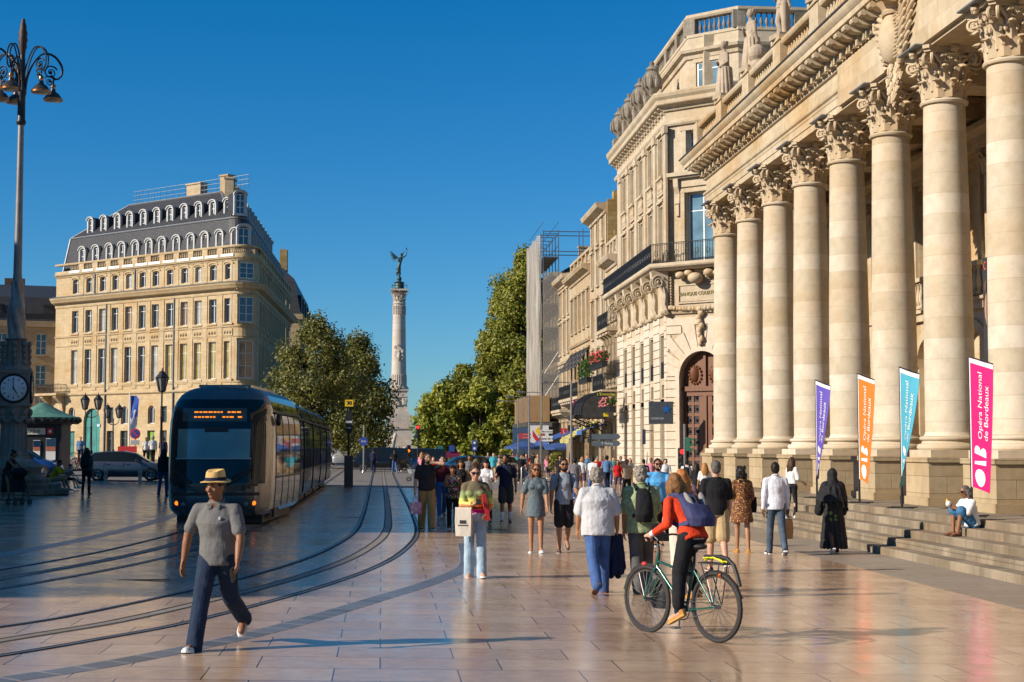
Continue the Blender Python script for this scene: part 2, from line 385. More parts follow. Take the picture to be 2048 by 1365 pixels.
# ================================================================== ground
def paving():
    t = NT('polished_stone_slabs'); uv = t.coord('UV'); ob = t.coord('Object')
    br = t.new('TexBrick'); t.lk(uv, br.inputs['Vector'])
    for k, x in (('Scale', 1), ('Mortar Size', .007), ('Mortar Smooth', .1), ('Brick Width', 1.1), ('Row Height', .72), ('Bias', 0)): br.inputs[k].default_value = x
    br.offset = .37
    br.inputs['Color1'].default_value = (.47, .315, .21, 1); br.inputs['Color2'].default_value = (.58, .42, .285, 1); br.inputs['Mortar'].default_value = (.07, .05, .04, 1)
    n = t.noise(ob, .25, 6, .6); n2 = t.noise(ob, 5, 7, .7); n3 = t.noise(t.coord('Object', (3, 14, 1)), 2, 6, .7)
    c = t.mix(br.outputs['Color'], t.ramp(n, [(.3, (.78, .75, .74)), (.7, (1.04, 1.03, 1.0))]), 1, 'MULTIPLY')
    c = t.mix(c, t.ramp(n2, [(.3, (.78, .76, .74)), (.62, (1.02, 1.0, 1.0))]), 1, 'MULTIPLY')
    c = t.mix(c, t.ramp(n3, [(.3, (.88, .85, .82)), (.6, (1, 1, 1))]), 1, 'MULTIPLY')
    vo = t.new('TexVoronoi'); vo.inputs['Scale'].default_value = 2.2; t.lk(ob, vo.inputs['Vector']); c = t.mix(c, t.ramp(vo.outputs['Distance'], [(.035, (.55, .52, .5)), (.06, (1, 1, 1))]), 1, 'MULTIPLY')
    t.col(c)
    rr = t.ramp(t.noise(ob, 1.1, 6, .65), [(.3, (.13,) * 3), (.75, (.30,) * 3)]); t.lk(rr, t.b.inputs['Roughness'])
    t.b.inputs['Specular IOR Level'].default_value = .5
    hb = t.mix(t.ramp(br.outputs['Fac'], [(0, (1, 1, 1)), (1, (0, 0, 0))]), t.ramp(t.noise(ob, .6, 2), [(0, (0,) * 3), (1, (1,) * 3)]), .12)
    t.bump(hb, .07, .012); return t.mat
M['pave'] = paving()
M['grey_pave'] = stone('grey_flagstones', (.30, .255, .205), bw=1.0, rh=.5, mortar=.008, stain=.3, scol=(.6, .5, .4), bump=.4, rough=.5, mdark=.45)
M['bandst'] = stone('blue_grey_setts', (.17, .158, .148), bw=.42, rh=30, mortar=.018, stain=.2, rough=.32, mdark=2.2, var=.3); M['bandst'].node_tree.nodes['Principled BSDF'].inputs['Specular IOR Level'].default_value = .6
M['asphalt'] = plain('sunlit_asphalt', (.17, .15, .13), .75, var=.25, vs=1.2, bump=.3, bs=40)
M['kerb'] = plain('kerb_granite', (.40, .36, .31), .7, var=.2, vs=4)
M['groove'] = plain('black_rail_groove', (.022, .02, .018), .7, spec=.2)
M['railst'] = plain('worn_rail_steel', (.24, .225, .21), .38, .7, var=.3)
def sheet(name, xs, ys, off, mat):
    b = MB(); nx = len(xs); b.add([(x, y, hz(x) + off) for y in ys for x in xs], [(j * nx + i, j * nx + i + 1, (j + 1) * nx + i + 1, (j + 1) * nx + i) for j in range(len(ys) - 1) for i in range(nx - 1)])
    return struct(b.build(name, mat, smooth=0))
sheet('ground', [-2500, -45, 14, 2500], [-200, 4000], 0, M['asphalt'])
sheet('plaza_paving', [-45, 8.6], [-12, 73], .004, M['pave'])
sheet('flagstone_strip', [8.6, 10.3], [-12, 62], .004, M['grey_pave'])
sheet('pavement_by_the_bank', [10.3, 14, 15], [63.5, 160], .05, M['grey_pave'])
sheet('pavement_across_the_road', [-45, -19], [82, 160], .09, M['grey_pave'])
b = MB(); b.add([(-45, 81.8, hz(-45)), (-19, 81.8, hz(-19)), (-19, 82, hz(-19)), (-45, 82, hz(-45)), (-45, 81.8, hz(-45) + .1), (-19, 81.8, hz(-19) + .1), (-19, 82, hz(-19) + .1), (-45, 82, hz(-45) + .1)], [(0, 1, 5, 4), (4, 5, 6, 7), (1, 2, 6, 5)])
struct(b.build('kerb', M['kerb'], smooth=0))
def smoothline(pts, step=.35):
    out = []
    for i in range(len(pts) - 1):
        p0, p1, p2, p3 = pts[max(i - 1, 0)], pts[i], pts[i + 1], pts[min(i + 2, len(pts) - 1)]
        n = max(2, int((p2 - p1).length / step)) if (p2 - p1).length < 40 else 8
        for k in range(n):
            t = k / n; out.append(.5 * ((2 * p1) + (p2 - p0) * t + (2 * p0 - 5 * p1 + 4 * p2 - p3) * t * t + (3 * p1 - p0 - 3 * p2 + p3) * t ** 3))
    out.append(pts[-1]); return out
def offs(line, o):
    r = []
    for i, p in enumerate(line):
        d = (line[min(i + 1, len(line) - 1)] - line[max(i - 1, 0)]); d.z = 0; d.normalize(); r.append(p + V((d.y, -d.x, 0)) * o)
    return r
def ribbon(name, line, wd, off, mat):
    A = offs(line, wd / 2); B = offs(line, -wd / 2); b = MB(); n = len(line)
    b.add([(p.x, p.y, hz(p.x) + off) for p in A] + [(p.x, p.y, hz(p.x) + off) for p in B], [(i, i + 1, n + i + 1, n + i) for i in range(n - 1)])
    o = b.build(name, mat, smooth=0, uv=False); lay = o.data.uv_layers.new(name='UVMap')
    L = [0]
    for i in range(1, n): L.append(L[-1] + (line[i] - line[i - 1]).length)
    for li, l in enumerate(o.data.loops): k = l.vertex_index; lay.data[li].uv = (L[k % n], 0 if k < n else wd)
    return struct(o)
outer = [G(*p) for p in ((790, 955), (812, 1000), (829, 1040), (834, 1064), (822, 1088), (772, 1125), (650, 1172), (400, 1240), (200, 1279), (0, 1313), (-250, 1350))]
outer[0].x = .86; outer = [V((.86, 400, 0)), V((.86, 140, 0))] + outer
outer = smoothline(outer)                                   # travels towards the camera, then off to the left
trackR = offs(outer, .72)
def track(line):
    for s in (-.72, .72):
        l = offs(line, s); ribbon('rail_groove', l, .13, .008, M['groove']); ribbon('rail', offs(l, .02 if s > 0 else -.02), .05, .012, M['railst'])
    ribbon('power_rail_strip', line, .22, .007, M['grey_pave']); ribbon('rail_groove', offs(line, .085), .022, .011, M['groove']); ribbon('rail_groove', offs(line, -.085), .022, .011, M['groove'])
track(trackR)
trackL = offs(trackR, 3.75); track(trackL)
ribbon('border_band', smoothline([G(*p) for p in ((928, 1088), (934, 1108), (930, 1135), (860, 1166), (760, 1197), (600, 1245), (430, 1287), (200, 1332), (0, 1362), (-200, 1390))]), .30, .006, M['bandst'])
ribbon('border_band', offs(trackL, 2.0), .34, .0065, M['bandst'])
b = MB()                                                     # drain slots across the paving
for x, y, l in ((265, 1161, 1.05), (690, 1036, .9), (1045, 1000, .8), (1120, 1050, .9), (980, 1060, .8), (400, 1090, .8)):
    p = G(x, y); b.bx(p.x - l / 2, p.x + l / 2, p.y - .05, p.y + .05, p.z + .003, p.z + .009)
struct(b.build('drain_slot', M['groove'], smooth=0))

# ================================================================== the theatre portico
CX = 14.2; CY = [60.66 - 4.02 * i for i in range(12)]; PZ = .54
opera = thing('opera_house', 'long sunlit limestone theatre on the right with a row of giant Corinthian columns', 'theatre', (CX, 40, hz(CX)))
# steps in front
b = MB(); y0, y1 = 12.0, 52.0
foot = hz(10.3)
for i in range(5):
    x = 10.3 + .385 * i; zt = foot + (PZ - foot) * (i + 1) / 5
    pr = [(x, foot - .1 if i == 0 else zt - .18), (x, zt - .02), (x + .012, zt)] + [(x + .45 if i < 4 else 19.2, zt), (x + .45 if i < 4 else 19.2, zt - .18)]
    b.prism(pr, (0, y0, 0), (1, 0, 0), (0, 0, 1), (0, 1, 0), y1 - y0)
b.build('steps', M['step'], opera, smooth=0, W=True)
b = MB(); b.bx(11.9, 19.0, 52.0, 63.0, -.6, PZ - .004); b.build('platform', M['step'], opera, smooth=0, W=True)
# columns
def leaf(mb, base, out, up, w, h, curl, n=7):
    """acanthus leaf: a strip that rises along the bell and curls outward at the tip"""
    base, out = V(base), V(out).normalized(); side = V((-out.y, out.x, 0)); rs = []
    for i in range(n + 1):
        t = i / n
        z = h * min(1, t * 1.15) if t < .8 else h * (.92 - (t - .8) * .75)
        o = .02 + .05 * t + (curl * (max(0, t - .45) / .55) ** 1.6)
        ww = w * (1.0 - .25 * t) * (1 if t < .85 else .62) * (1 + .14 * math.sin(t * 15))
        c = base + out * o + V((0, 0, z)); rs.append([c - side * ww + out * -.03, c - side * ww * .5 + out * .01, c + out * .045, c + side * ww * .5 + out * .01, c + side * ww - out * .03])
    for r in rs: pass
    k = 5; vs = [p for r in rs for p in r] + [p - out * .05 - V((0, 0, .015)) for r in rs for p in r]; m = len(rs) * k; fs = []
    for i in range(len(rs) - 1):
        for j in range(k - 1):
            a = i * k + j; fs.append((a, a + 1, a + k + 1, a + k)); fs.append((m + a, m + a + k, m + a + k + 1, m + a + 1))
        a = i * k; fs.append((a, a + k, m + a + k, m + a)); a = i * k + k - 1; fs.append((a, m + a, m + a + k, a + k))
    a = (len(rs) - 1) * k
    for j in range(k - 1): fs.append((a + j, a + j + 1, m + a + j + 1, m + a + j))
    mb.add(vs, fs)
def spiral(mb, c, ax, r0, turns=1.6, th=.045, start=0.0, side=1):
    c = V(c); ax = V(ax).normalized(); nrm = V((-ax.y, ax.x, 0)); pts = []; rr = []
    n = int(14 * turns)
    for i in range(n + 1):
        t = i / n; a = start + side * t * turns * 6.283; r = r0 * (1 - .82 * t)
        pts.append(c + ax * math.cos(a) * r + V((0, 0, math.sin(a) * r))); rr.append(th * (1 - .45 * t))
    mb.tube(pts, rr, 6)
    mb.ell(c, (r0 * .25, r0 * .25, r0 * .25), n=8, m=5)
def capital_mb(h=1.26, r=.52):
    b = MB(); prof = [(r * .95, 0), (r * .88, .15 * h), (r * .86, .4 * h), (r * .95, .65 * h), (r * 1.12, .78 * h), (r * 1.32, .86 * h)]
    b.lathe(prof, n=24)
    for k in range(10):
        a = k * math.pi / 5 + math.pi / 10; d = V((math.cos(a), math.sin(a), 0)); leaf(b, d * r * .95, d, 1, .165, .40 * h, .22)
    for k in range(10):
        a = k * math.pi / 5; d = V((math.cos(a), math.sin(a), 0)); leaf(b, d * r * .93 + V((0, 0, .14 * h)), d, 1, .155, .56 * h, .30)
        for s in (-1, 1): sd_ = V((-d.y, d.x, 0)); b.ell(d * r * 1.12 + sd_ * s * .13 + V((0, 0, .5 * h)), (.05, .05, .08), n=6, m=4); b.ell(d * r * 1.06 + sd_ * s * .16 + V((0, 0, .25 * h)), (.045, .045, .09), n=6, m=4)
    for k in range(8):
        a = k * math.pi / 4 + math.pi / 8; d = V((math.cos(a), math.sin(a), 0)); leaf(b, d * r * .99 + V((0, 0, .5 * h)), d, 1, .10, .36 * h, .2, 5)
    for k in range(4):                                       # corner volutes
        a = k * math.pi / 2 + math.pi / 4; d = V((math.cos(a), math.sin(a), 0)); sd_ = V((-d.y, d.x, 0))
        for s in (-1, 1):
            ax = (d + sd_ * s * .35).normalized()
            spiral(b, d * r * 1.55 + sd_ * s * .07 + V((0, 0, .74 * h)), ax, .17, 1.7, .05, math.pi, -1)
            b.tube([d * r * .98 + sd_ * s * .22 + V((0, 0, .52 * h)), d * r * 1.12 + sd_ * s * .18 + V((0, 0, .7 * h)), d * r * 1.4 + sd_ * s * .1 + V((0, 0, .83 * h)), d * r * 1.6 + sd_ * s * .07 + V((0, 0, .87 * h))], [.03, .045, .05, .05], 6)
        leaf(b, d * r * 1.02 + V((0, 0, .5 * h)), d, 1, .12, .2 * h, .3, 5)
        a2 = k * math.pi / 2; d2 = V((math.cos(a2), math.sin(a2), 0)); s2 = V((-d2.y, d2.x, 0))
        for s in (-1, 1): spiral(b, d2 * r * 1.17 + s2 * s * .12 + V((0, 0, .76 * h)), s2 * s, .11, 1.5, .035, math.pi, -1)
        b.ell(d2 * r * 1.52 + V((0, 0, .94 * h)), (.11, .11, .1), n=8, m=5)
        for q in range(5): b.ell(d2 * r * 1.55 + s2 * .09 * math.cos(q * 1.257) + V((0, 0, .94 * h + .09 * math.sin(q * 1.257))), (.05, .05, .05), n=6, m=4)
    P = []                                                   # abacus, hollow sided with cut corners
    for k in range(4):
        a = k * math.pi / 2 + math.pi / 4; d = V((math.cos(a), math.sin(a), 0)); s_ = V((-d.y, d.x, 0))
        P += [d * 1.0 - s_ * .09, d * 1.0 + s_ * .09]
        dn = V((math.cos(a + math.pi / 4), math.sin(a + math.pi / 4), 0)); sn = V((-dn.y, dn.x, 0))
        for q in (-.5, -.25, 0, .25, .5): P.append(dn * (.60 + .33 * q * q) + sn * q)
    for z0_, z1_, k in ((.875, .93, .95), (.93, 1.0, 1.02)):
        b.rings([[p * k + V((0, 0, z0_ * h)) for p in P], [p * k + V((0, 0, z1_ * h)) for p in P]])
    return b
def shaft_mb(z0, z1, r0, r1, n=40):
    b = MB(); h = z1 - z0; pr = []
    for i in range(15):
        t = i / 14; pr.append((r0 - (r0 - r1) * max(0, (t - .2) / .8) ** 1.35, z0 + t * h * .985))
    pr += [(r1, z1 - .13), (r1 + .07, z1 - .12), (r1 + .09, z1 - .075), (r1 + .07, z1 - .03), (r1 + .01, z1 - .02), (r1, z1)]
    return b.lathe(pr, n=n)
base_mb = MB(); base_mb.box((0, 0, .09), (1.66, 1.66, .18))
base_mb.lathe([(.80, .18), (.83, .22), (.83, .27), (.80, .32), (.72, .34), (.70, .38), (.71, .42), (.75, .43), (.765, .46), (.755, .5), (.72, .52), (.66, .53), (.63, .58), (.62, .62)], n=32)
shaft_me = None; PT = 1.72
zc = 10.74
for i, y in enumerate(CY):
    if i == 0:
        c0 = shaft_mb(PT + .6, zc, .615, .515).build('column', M['col'], opera, 30, W=False); c0.matrix_parent_inverse = Matrix.Identity(4)
        c0.location = (0, 0, 0)
        base_mb.build('base', M['col'], c0, 30).location = (0, 0, PT)
        capital_mb().build('capital', M['carved'], c0, 35).location = (0, 0, zc)
        p = MB(); p.box((0, 0, (PT + PZ) / 2 - .02), (1.86, 1.86, PT - PZ - .12)); p.box((0, 0, PZ + .1), (1.98, 1.98, .2)); p.box((0, 0, PT - .06), (1.96, 1.96, .12))
        p.build('pedestal', M['ped'], c0, 0)
        p = MB(); p.box((-.84, 0, 12.02), (.26, 1.3, .035)); p.build('lead_flashing', M['zinc'], c0, 0)
        c0.location = V((CX, y, 0)) - opera.location
    else:
        q = dup(c0, loc=V((CX, y, 0)) - opera.location, parent=opera)
# entablature
Y0, Y1 = CY[-1] - 1.2, CY[0] + 1.35
XF = CX - .56
path = [(19.6, Y1), (XF, Y1), (XF, Y0), (19.6, Y0)]       # outwards must be to the right of travel
b = MB()
b.sweep(path, [(-1.1, 12.0), (0, 12.0), (0, 12.22), (.03, 12.22), (.03, 12.45), (.05, 12.47), (.05, 12.55), (.11, 12.6), (.12, 12.68), (.02, 12.7), (-1.1, 12.7)])
b.sweep(path, [(-1.1, 12.7), (0, 12.7), (0, 13.2), (.08, 13.24), (.1, 13.3), (.1, 13.34), (-1.1, 13.34)])
b.build('architrave', M['opera'], opera, 30, W=True)
b = MB(); b.sweep(path, [(-1.1, 13.34), (.14, 13.34), (.14, 13.52), (.24, 13.54), (.24, 13.80), (.80, 13.82), (.80, 13.98), (.83, 14.0), (.88, 14.06), (.94, 14.14), (.95, 14.22), (.1, 14.34), (-1.1, 14.34)])
n = int((Y1 - Y0) / .30)
for i in range(n):
    y = Y1 + .1 - (i + .5) * .30; b.box((XF - .2, y, 13.44), (.13, .16, .17))
n = int((Y1 - Y0 + .5) / .74)
for i in range(n):
    y = Y1 + .3 - (i + .5) * .74
    b.prism([(0, 0), (.52, 0), (.52, -.1), (.3, -.24), (0, -.26)], (XF - .22, y - .16, 13.815), (-1, 0, 0), (0, 0, 1), (0, 1, 0), .32)
    b.tube([(XF - .72, y - .145, 13.70), (XF - .72, y + .145, 13.70)], .085, 8)
for i in range(7):
    x = XF + .3 + i * .67; b.prism([(0, 0), (.62, 0), (.62, -.07), (.35, -.2), (0, -.22)], (x, Y1 + .3, 13.785), (0, 1, 0), (0, 0, 1), (1, 0, 0), .26)
b.build('cornice', M['opera'], opera, 30, W=True)
b = MB()                                                     # inscription slab over the middle of the entablature
b.bx(XF - .13, XF + .02, CY[-5] - 1, CY[5] + 2.6, 12.1, 13.3); b.build('frieze_slab', M['opera'], opera, 0, W=True)
b = MB(); b.sweep(path, [(.5, 14.29), (.955, 14.215), (.985, 14.215), (.985, 14.26), (.5, 14.335)]); b.build('lead_capping', flat('dark_lead', (.05, .045, .04)), opera, 0, W=True)
# balustrade
bp = [(19.6, Y1 - .1), (XF - .45, Y1 - .1), (XF - .45, Y0 + .1), (19.6, Y0 + .1)]; STY = [57.25 - 4.35 * i for i in range(11)]
b = MB(); b.sweep(bp, [(-.45, 14.45), (.04, 14.45), (.04, 14.72), (0, 14.74), (-.4, 14.74), (-.45, 14.72)]); b.sweep(bp, [(-.42, 15.32), (0, 15.32), (.05, 15.38), (.06, 15.46), (.03, 15.52), (-.42, 15.52)])
for i, y in enumerate(STY): b.box((XF - .25, y, 15.02), (.56, .95, 1.12)); b.box((XF - .25, y, 15.56), (.66, 1.05, .16))
b.box((XF - .25, Y1 - .4, 15.02), (.56, .8, 1.12))
for u_, v_ in zip([Y1 - .3] + STY, STY): balusters(b, (XF - .25, u_ - .5, 0), (XF - .25, v_ + .5, 0), 14.74, 15.32, 11, .09)
b.build('balustrade', M['opera'], opera, 35, W=True)
# portico ceiling, beams and back wall
b = MB(); b.bx(XF + 1.1, 19.0, Y0, Y1, 12.75, 13.3)
for y in CY: b.bx(XF + 1.1, 18.9, y - .55, y + .55, 12.02, 12.75)
b.bx(18.3, 18.98, Y0, Y1, 12.0, 12.75); b.bx(17.9, 18.98, Y0, Y1, 11.62, 11.8); b.bx(18.5, 18.98, Y0, Y1, 11.3, 11.62)
for y in CY: b.bx(XF + 1.1, 18.4, y - .75, y + .75, 12.5, 12.62)
b.build('portico_ceiling', M['opera'], opera, 0, W=True)
WX = 18.95; O = (WX, Y1 + 1.0, 0); U = (0, -1, 0); N = (-1, 0, 0)
ops = []; bal = []
for i in range(11):
    u = Y1 + 1.0 - (CY[i] + CY[i + 1]) / 2
    ops.append((u - 1.0, u + 1.0, PZ, 5.75, 1)); bal.append((u - .8, u + .8, 7.9, 11.0))
b = MB(); facade(b, O, U, N, Y1 - Y0 + 2.5, PZ - .2, 13.4, ops + bal, .45)
L = Y1 - Y0 + 2.5
b.obox(O, U, N, 0, L, 0, .16, 6.35, 6.75); b.obox(O, U, N, 0, L, 0, .26, 6.62, 6.72)
for i in range(12):
    u = Y1 + 1.0 - CY[i]; b.obox(O, U, N, u - .55, u + .55, 0, .18, PZ, 10.5); b.obox(O, U, N, u - .62, u + .62, 0, .25, PZ, 2.0)
for u0, u1, v0, v1 in bal:
    b.obox(O, U, N, u0 - .25, u1 + .25, 0, .3, v0 - .18, v0 - .04); b.obox(O, U, N, u0 - .2, u0 - .02, 0, .12, v0, v1 + .2); b.obox(O, U, N, u1 + .02, u1 + .2, 0, .12, v0, v1 + .2); b.obox(O, U, N, u0 - .25, u1 + .25, 0, .2, v1 + .2, v1 + .4)
    balusters(b, V(O) + V(U) * (u0 - .1) + V(N) * .14, V(O) + V(U) * (u1 + .1) + V(N) * .14, 6.8, 7.72, 7, .1)
for a, c_, z0_, z1_, _ in ops:
    for s in range(10):
        A = arc(a - .32, c_ + .32, z1_ - 1.0, 10); B = arc(a, c_, z1_ - 1.0, 10); b.prism([A[s], A[s + 1], B[s + 1], B[s]], V(O), U, (0, 0, 1), N, .09)
b.build('portico_wall', M['opera'], opera, 30, W=True)
fwindows(opera, O, U, N, ops, .45, nh=2, nv=3, name='glazed_door', fm=flat('bronze_door_frame', (.12, .11, .1)))
fwindows(opera, O, U, N, bal, .45, nh=2, nv=5)
cp = MB()                                                    # pilaster capitals on the back wall
for k in range(-2, 3): leaf(cp, (-.2, k * .25, 0), (-1, k * .18, 0), 1, .15, .5, .14, 5)
for k in (-1, 1): leaf(cp, (-.2, k * .4, .3), (-1, k * .7, 0), 1, .15, .4, .2, 5); spiral(cp, (-.35, k * .55, .75), (-.3, k, 0), .15, 1.5, .05, math.pi, -1)
cp.box((-.2, 0, .9), (.55, 1.4, .1)); cp.box((-.1, 0, .5), (.22, 1.1, .9))
pc0 = cp.build('pilaster_capital', M['carved'], opera, 35, W=True); pc0.location = (WX, CY[0], 10.5)
for y in CY[1:]: dup(pc0, loc=(WX, y, 10.5))
b = MB(); b.bx(19.2, 45, Y0 + .5, Y1 - .5, -1, 14.2); b.bx(19.6, 44, Y0 + 3, Y1 - 3, 14.2, 19); b.build('building_block', M['opera'], opera, 0, W=True)
# far end wall of the portico (facing the side street)
# coat of arms
b = MB(); c = onX(1790, 78, XF - .2); cy_, cz_ = c.y, c.z; X_ = XF - .15
b.ell((X_ - .12, cy_, cz_), (.36, .46, .68), n=20, m=12)
b.lathe([(.36, .62), (.4, .7), (.36, .74), (.5, 1.0), (.46, 1.02), (.3, .86)], (X_, cy_, cz_), 14)
for k in range(9): b.ell((X_ + .12 - .4 * math.sin(k * .393), cy_ + .42 * math.cos(k * .393), cz_ + 1.08), (.09, .09, .13), n=7, m=5)
for s in (-1, 1):
    for k in range(9):                                       # wings: overlapping feathers
        t = k / 8; p = V((X_ - .02, cy_ + s * (.42 + .25 * t), cz_ - .5 + 1.35 * t)); q = p + V((-.05 - .05 * t, s * (.5 + .45 * math.sin(t * 2.6)), .15 + .5 * t))
        b.cone(p, .12, q, .05, 8)
        b.cone(p + V((-.06, 0, .1)), .1, p.lerp(q, .6) + V((-.1, 0, .05)), .06, 8)
    b.tube([V((X_ - .1, cy_ + s * (.46 + .1 * math.sin(k * .9)), cz_ - .75 + k * .13)) for k in range(11)], .1, 8)
    for k in range(12): b.tube([(X_ - .22, cy_ + s * (.36), cz_ - .6 + k * .1), (X_ - .18, cy_ + s * .6, cz_ - .57 + k * .1)], .03, 5)
for k in range(46):
    a = rnd.random(); p = V((X_ - .03 - .12 * rnd.random(), cy_ + (rnd.random() - .5) * (.9 - .5 * a), cz_ - .7 - .95 * a)); b.cone(p, .08, p + V((-.06, (rnd.random() - .5) * .3, -.16)), .03, 6)
b.build('coat_of_arms', M['carved'], opera, 50, W=True)
# poster hanging behind the columns
pc = onX(1990, 560, 17.6)
po = thing('poster_banner', 'tall black and orange portrait poster hanging behind the columns', 'poster', (17.6, pc.y, 3.0))
b = MB(); b.box((0, 0, 2.4), (.03, 1.7, 4.2)); b.build('sheet', flat('poster_black', (.03, .03, .035)), po, 0)
b = MB(); b.box((-.02, -.3, 1.0), (.012, 1.1, 2.2)); b.box((-.02, -.45, .2), (.016, .8, 1.0)); b.build('orange_panel', flat('poster_orange', (.65, .1, .05)), po, 0)
b = MB(); b.ell((-.02, .2, 3.0), (.012, .55, .7), n=20, m=10); b.build('portrait', flat('poster_face', (.42, .24, .16)), po)
b = MB(); b.ell((-.02, .18, 3.65), (.02, .6, .3), n=20, m=10); b.build('portrait_hair', flat('poster_hair', (.1, .06, .04)), po)
text('lettering', 'OUI', .34, flat('poster_letter', (.7, .1, .05)), po, (-.025, .45, 4.25), (R(90), 0, R(-90)), .004)
# ================================================================== the bank on the corner
A_ = V((15, 78, 0)); B_ = V((15, 94.6, 0)); CD = V((.743, -.669, 0)); CN = V((-.669, -.743, 0)); D_ = A_ + CD * 4.2; E_ = V((42, D_.y, 0))
bank = thing('bank_building', 'tall pale limestone bank with a cut-off corner, arched oak door and black-railed balcony', 'bank', (17, 80, hz(15)))
bpath = [tuple(p[:2]) for p in (B_, A_, D_, E_)]
bu = [onX(x, 500, 15).y - 78 for x in (1324, 1303, 1284, 1267, 1251)]           # five bays along the street
pu = [onX(x, 500, 15).y - 78 for x in (1334, 1313, 1293, 1275, 1259, 1243.5)]
UY, NX = V((0, 1, 0)), V((-1, 0, 0)); gz = -.4
opsS = []; 
for u in bu: opsS += [(u - .62, u + .62, .9, 4.2), (u - .4, u + .4, 4.55, 5.25), (u - .62, u + .62, 5.6, 7.9)]
upS = []
for u in bu: upS += [(u - .6, u + .6, 11.7, 14.9), (u - .58, u + .58, 16.5, 18.6)]
b = MB(); facade(b, A_, UY, NX, 16.6, gz, 20.2, opsS + upS, .5)
opsC = [(.75, 3.45, gz, 6.95, 1), (1.2, 3.0, 11.62, 15.3), (1.3, 2.9, 16.65, 18.6)]
facade(b, A_, CD, CN, 4.2, gz, 20.2, opsC, .5)
opsE = [(u, u + 1.2, z, z + h_) for u in (1.5, 4.5, 7.5, 10.5) for z, h_ in ((1, 3.2), (5.5, 2.4), (11.7, 3.2), (16.5, 2.1))]
facade(b, D_, V((1, 0, 0)), V((0, -1, 0)), 24, gz, 20.2, opsE, .5)
b.bx(15.02, 42, 94.5, 94.6, gz, 20.2)
for u in bu:                                                    # frames, sills, little balustrades below the top windows
    for z0_, z1_ in ((11.7, 14.9), (16.5, 18.6)):
        b.obox(A_, UY, NX, u - .75, u - .6, 0, .08, z0_, z1_ + .15); b.obox(A_, UY, NX, u + .6, u + .75, 0, .08, z0_, z1_ + .15); b.obox(A_, UY, NX, u - .85, u + .85, 0, .16, z1_ + .15, z1_ + .3)
    b.obox(A_, UY, NX, u - .8, u + .8, 0, .2, 16.32, 16.46); b.obox(A_, UY, NX, u - .8, u + .8, 0, .1, 15.45, 15.6)
    balusters(b, A_ + UY * (u - .6) + NX * .08, A_ + UY * (u + .6) + NX * .08, 15.6, 16.32, 5, .08)
for u in pu: b.obox(A_, UY, NX, u - .34, u + .34, 0, .12, 11.7, 18.75); b.obox(A_, UY, NX, u - .42, u + .42, 0, .2, 18.55, 18.95); b.obox(A_, UY, NX, u - .40, u + .40, 0, .17, 11.7, 12.2)
for z0_, z1_ in ((11.62, 15.3), (16.65, 18.6)):
    for q in (-1, 1):
        c = 2.1 + q * (1.06 if z0_ < 12 else .95); b.obox(A_, CD, CN, c - .12, c + .12, 0, .1, z0_, z1_ + .1)
    b.obox(A_, CD, CN, .9, 3.3, 0, .12, z1_, z1_ + .22)
b.obox(A_, CD, CN, .55, 3.65, 0, .12, 15.6, 16.1); b.obox(A_, CD, CN, .3, 3.9, 0, .5, 16.15, 16.35); b.obox(A_, CD, CN, .4, 3.8, 0, .35, 16.05, 16.15); b.obox(A_, CD, CN, .9, 3.3, 0, .25, 16.4, 16.6)
for q in (-1, 1):
    c = 2.1 + q * 1.35; b.prism([(0, 0), (.16, .1), (.12, .6), (.3, 1.0), (.34, 1.4), (0, 1.4)], A_ + CD * (c - .14) + V((0, 0, 14.65)), CN, (0, 0, 1), CD, .28); b.obox(A_, CD, CN, c - .09, c + .09, 0, .14, 14.1, 14.7)
b.build('wall', M['bank'], bank, 0, W=True)
fwindows(bank, A_, UY, NX, opsS, .5, nh=1, nv=2, fm=flat('dark_frame', (.1, .09, .08)), pick=lambda i: M['glass'] if i % 3 else M['curtain'])
fwindows(bank, A_, UY, NX, upS, .5, pick=lambda i: (M['curtain'], M['glass'], M['curtain'], M['bluepane'])[i % 4], fm=M['white'])
fwindows(bank, A_, CD, CN, opsC[1:], .4, fm=M['white'], pm=M['bluepane'])
fwindows(bank, D_, V((1, 0, 0)), V((0, -1, 0)), opsE, .4)
# rusticated piers and corner courses
b = MB()
def courses(O, U, N, u0, u1, z0, z1, d=.06, h=.40, g=.045):
    z = z0
    while z < z1 - .1: b.obox(O, U, N, u0, u1, -.02, d, z, min(z + h, z1)); z += h + g
edges = [(0, bu[0] - .66)] + [(bu[i] + .66, bu[i + 1] - .66) for i in range(4)] + [(bu[4] + .66, 16.58)]
for u0, u1 in edges: courses(A_, UY, NX, u0 + (.02 if u0 else -.04), u1, .55, 8.9)
for u in bu: b.obox(A_, UY, NX, u - .64, u + .64, -.02, .055, 8.0, 8.4); b.obox(A_, UY, NX, u - .64, u + .64, -.3, .0, 4.22, 4.5)
courses(A_, CD, CN, -.03, .62, .55, 5.6); courses(A_, CD, CN, 3.58, 4.23, .55, 5.6)
for i in range(11):                                           # voussoirs round the door arch
    a0, a1 = math.pi * i / 11 + .012, math.pi * (i + 1) / 11 - .012; ro = 2.55 if i % 2 else 2.95
    cl = lambda a, r: (max(-.02, min(4.22, 2.1 - r * math.cos(a))), min(8.9, 5.62 + r * math.sin(a)))
    b.prism([cl(a0, 1.5), cl((a0 + a1) / 2, 1.5), cl(a1, 1.5), cl(a1, ro), cl(a0, ro)], A_, CD, (0, 0, 1), CN, .07)
for q in (0, 1):
    z = 5.65
    while z < 8.5:
        r = max(.12, 2.1 - math.sqrt(max(0, 2.75 ** 2 - (z - 5.4) ** 2))); b.obox(A_, CD, CN, -.03 if not q else 4.22 - r + .02, r - .02 if not q else 4.23, -.02, .06, z, z + .40); z += .445
b.build('rusticated_courses', M['bankw'], bank, 0, W=True)
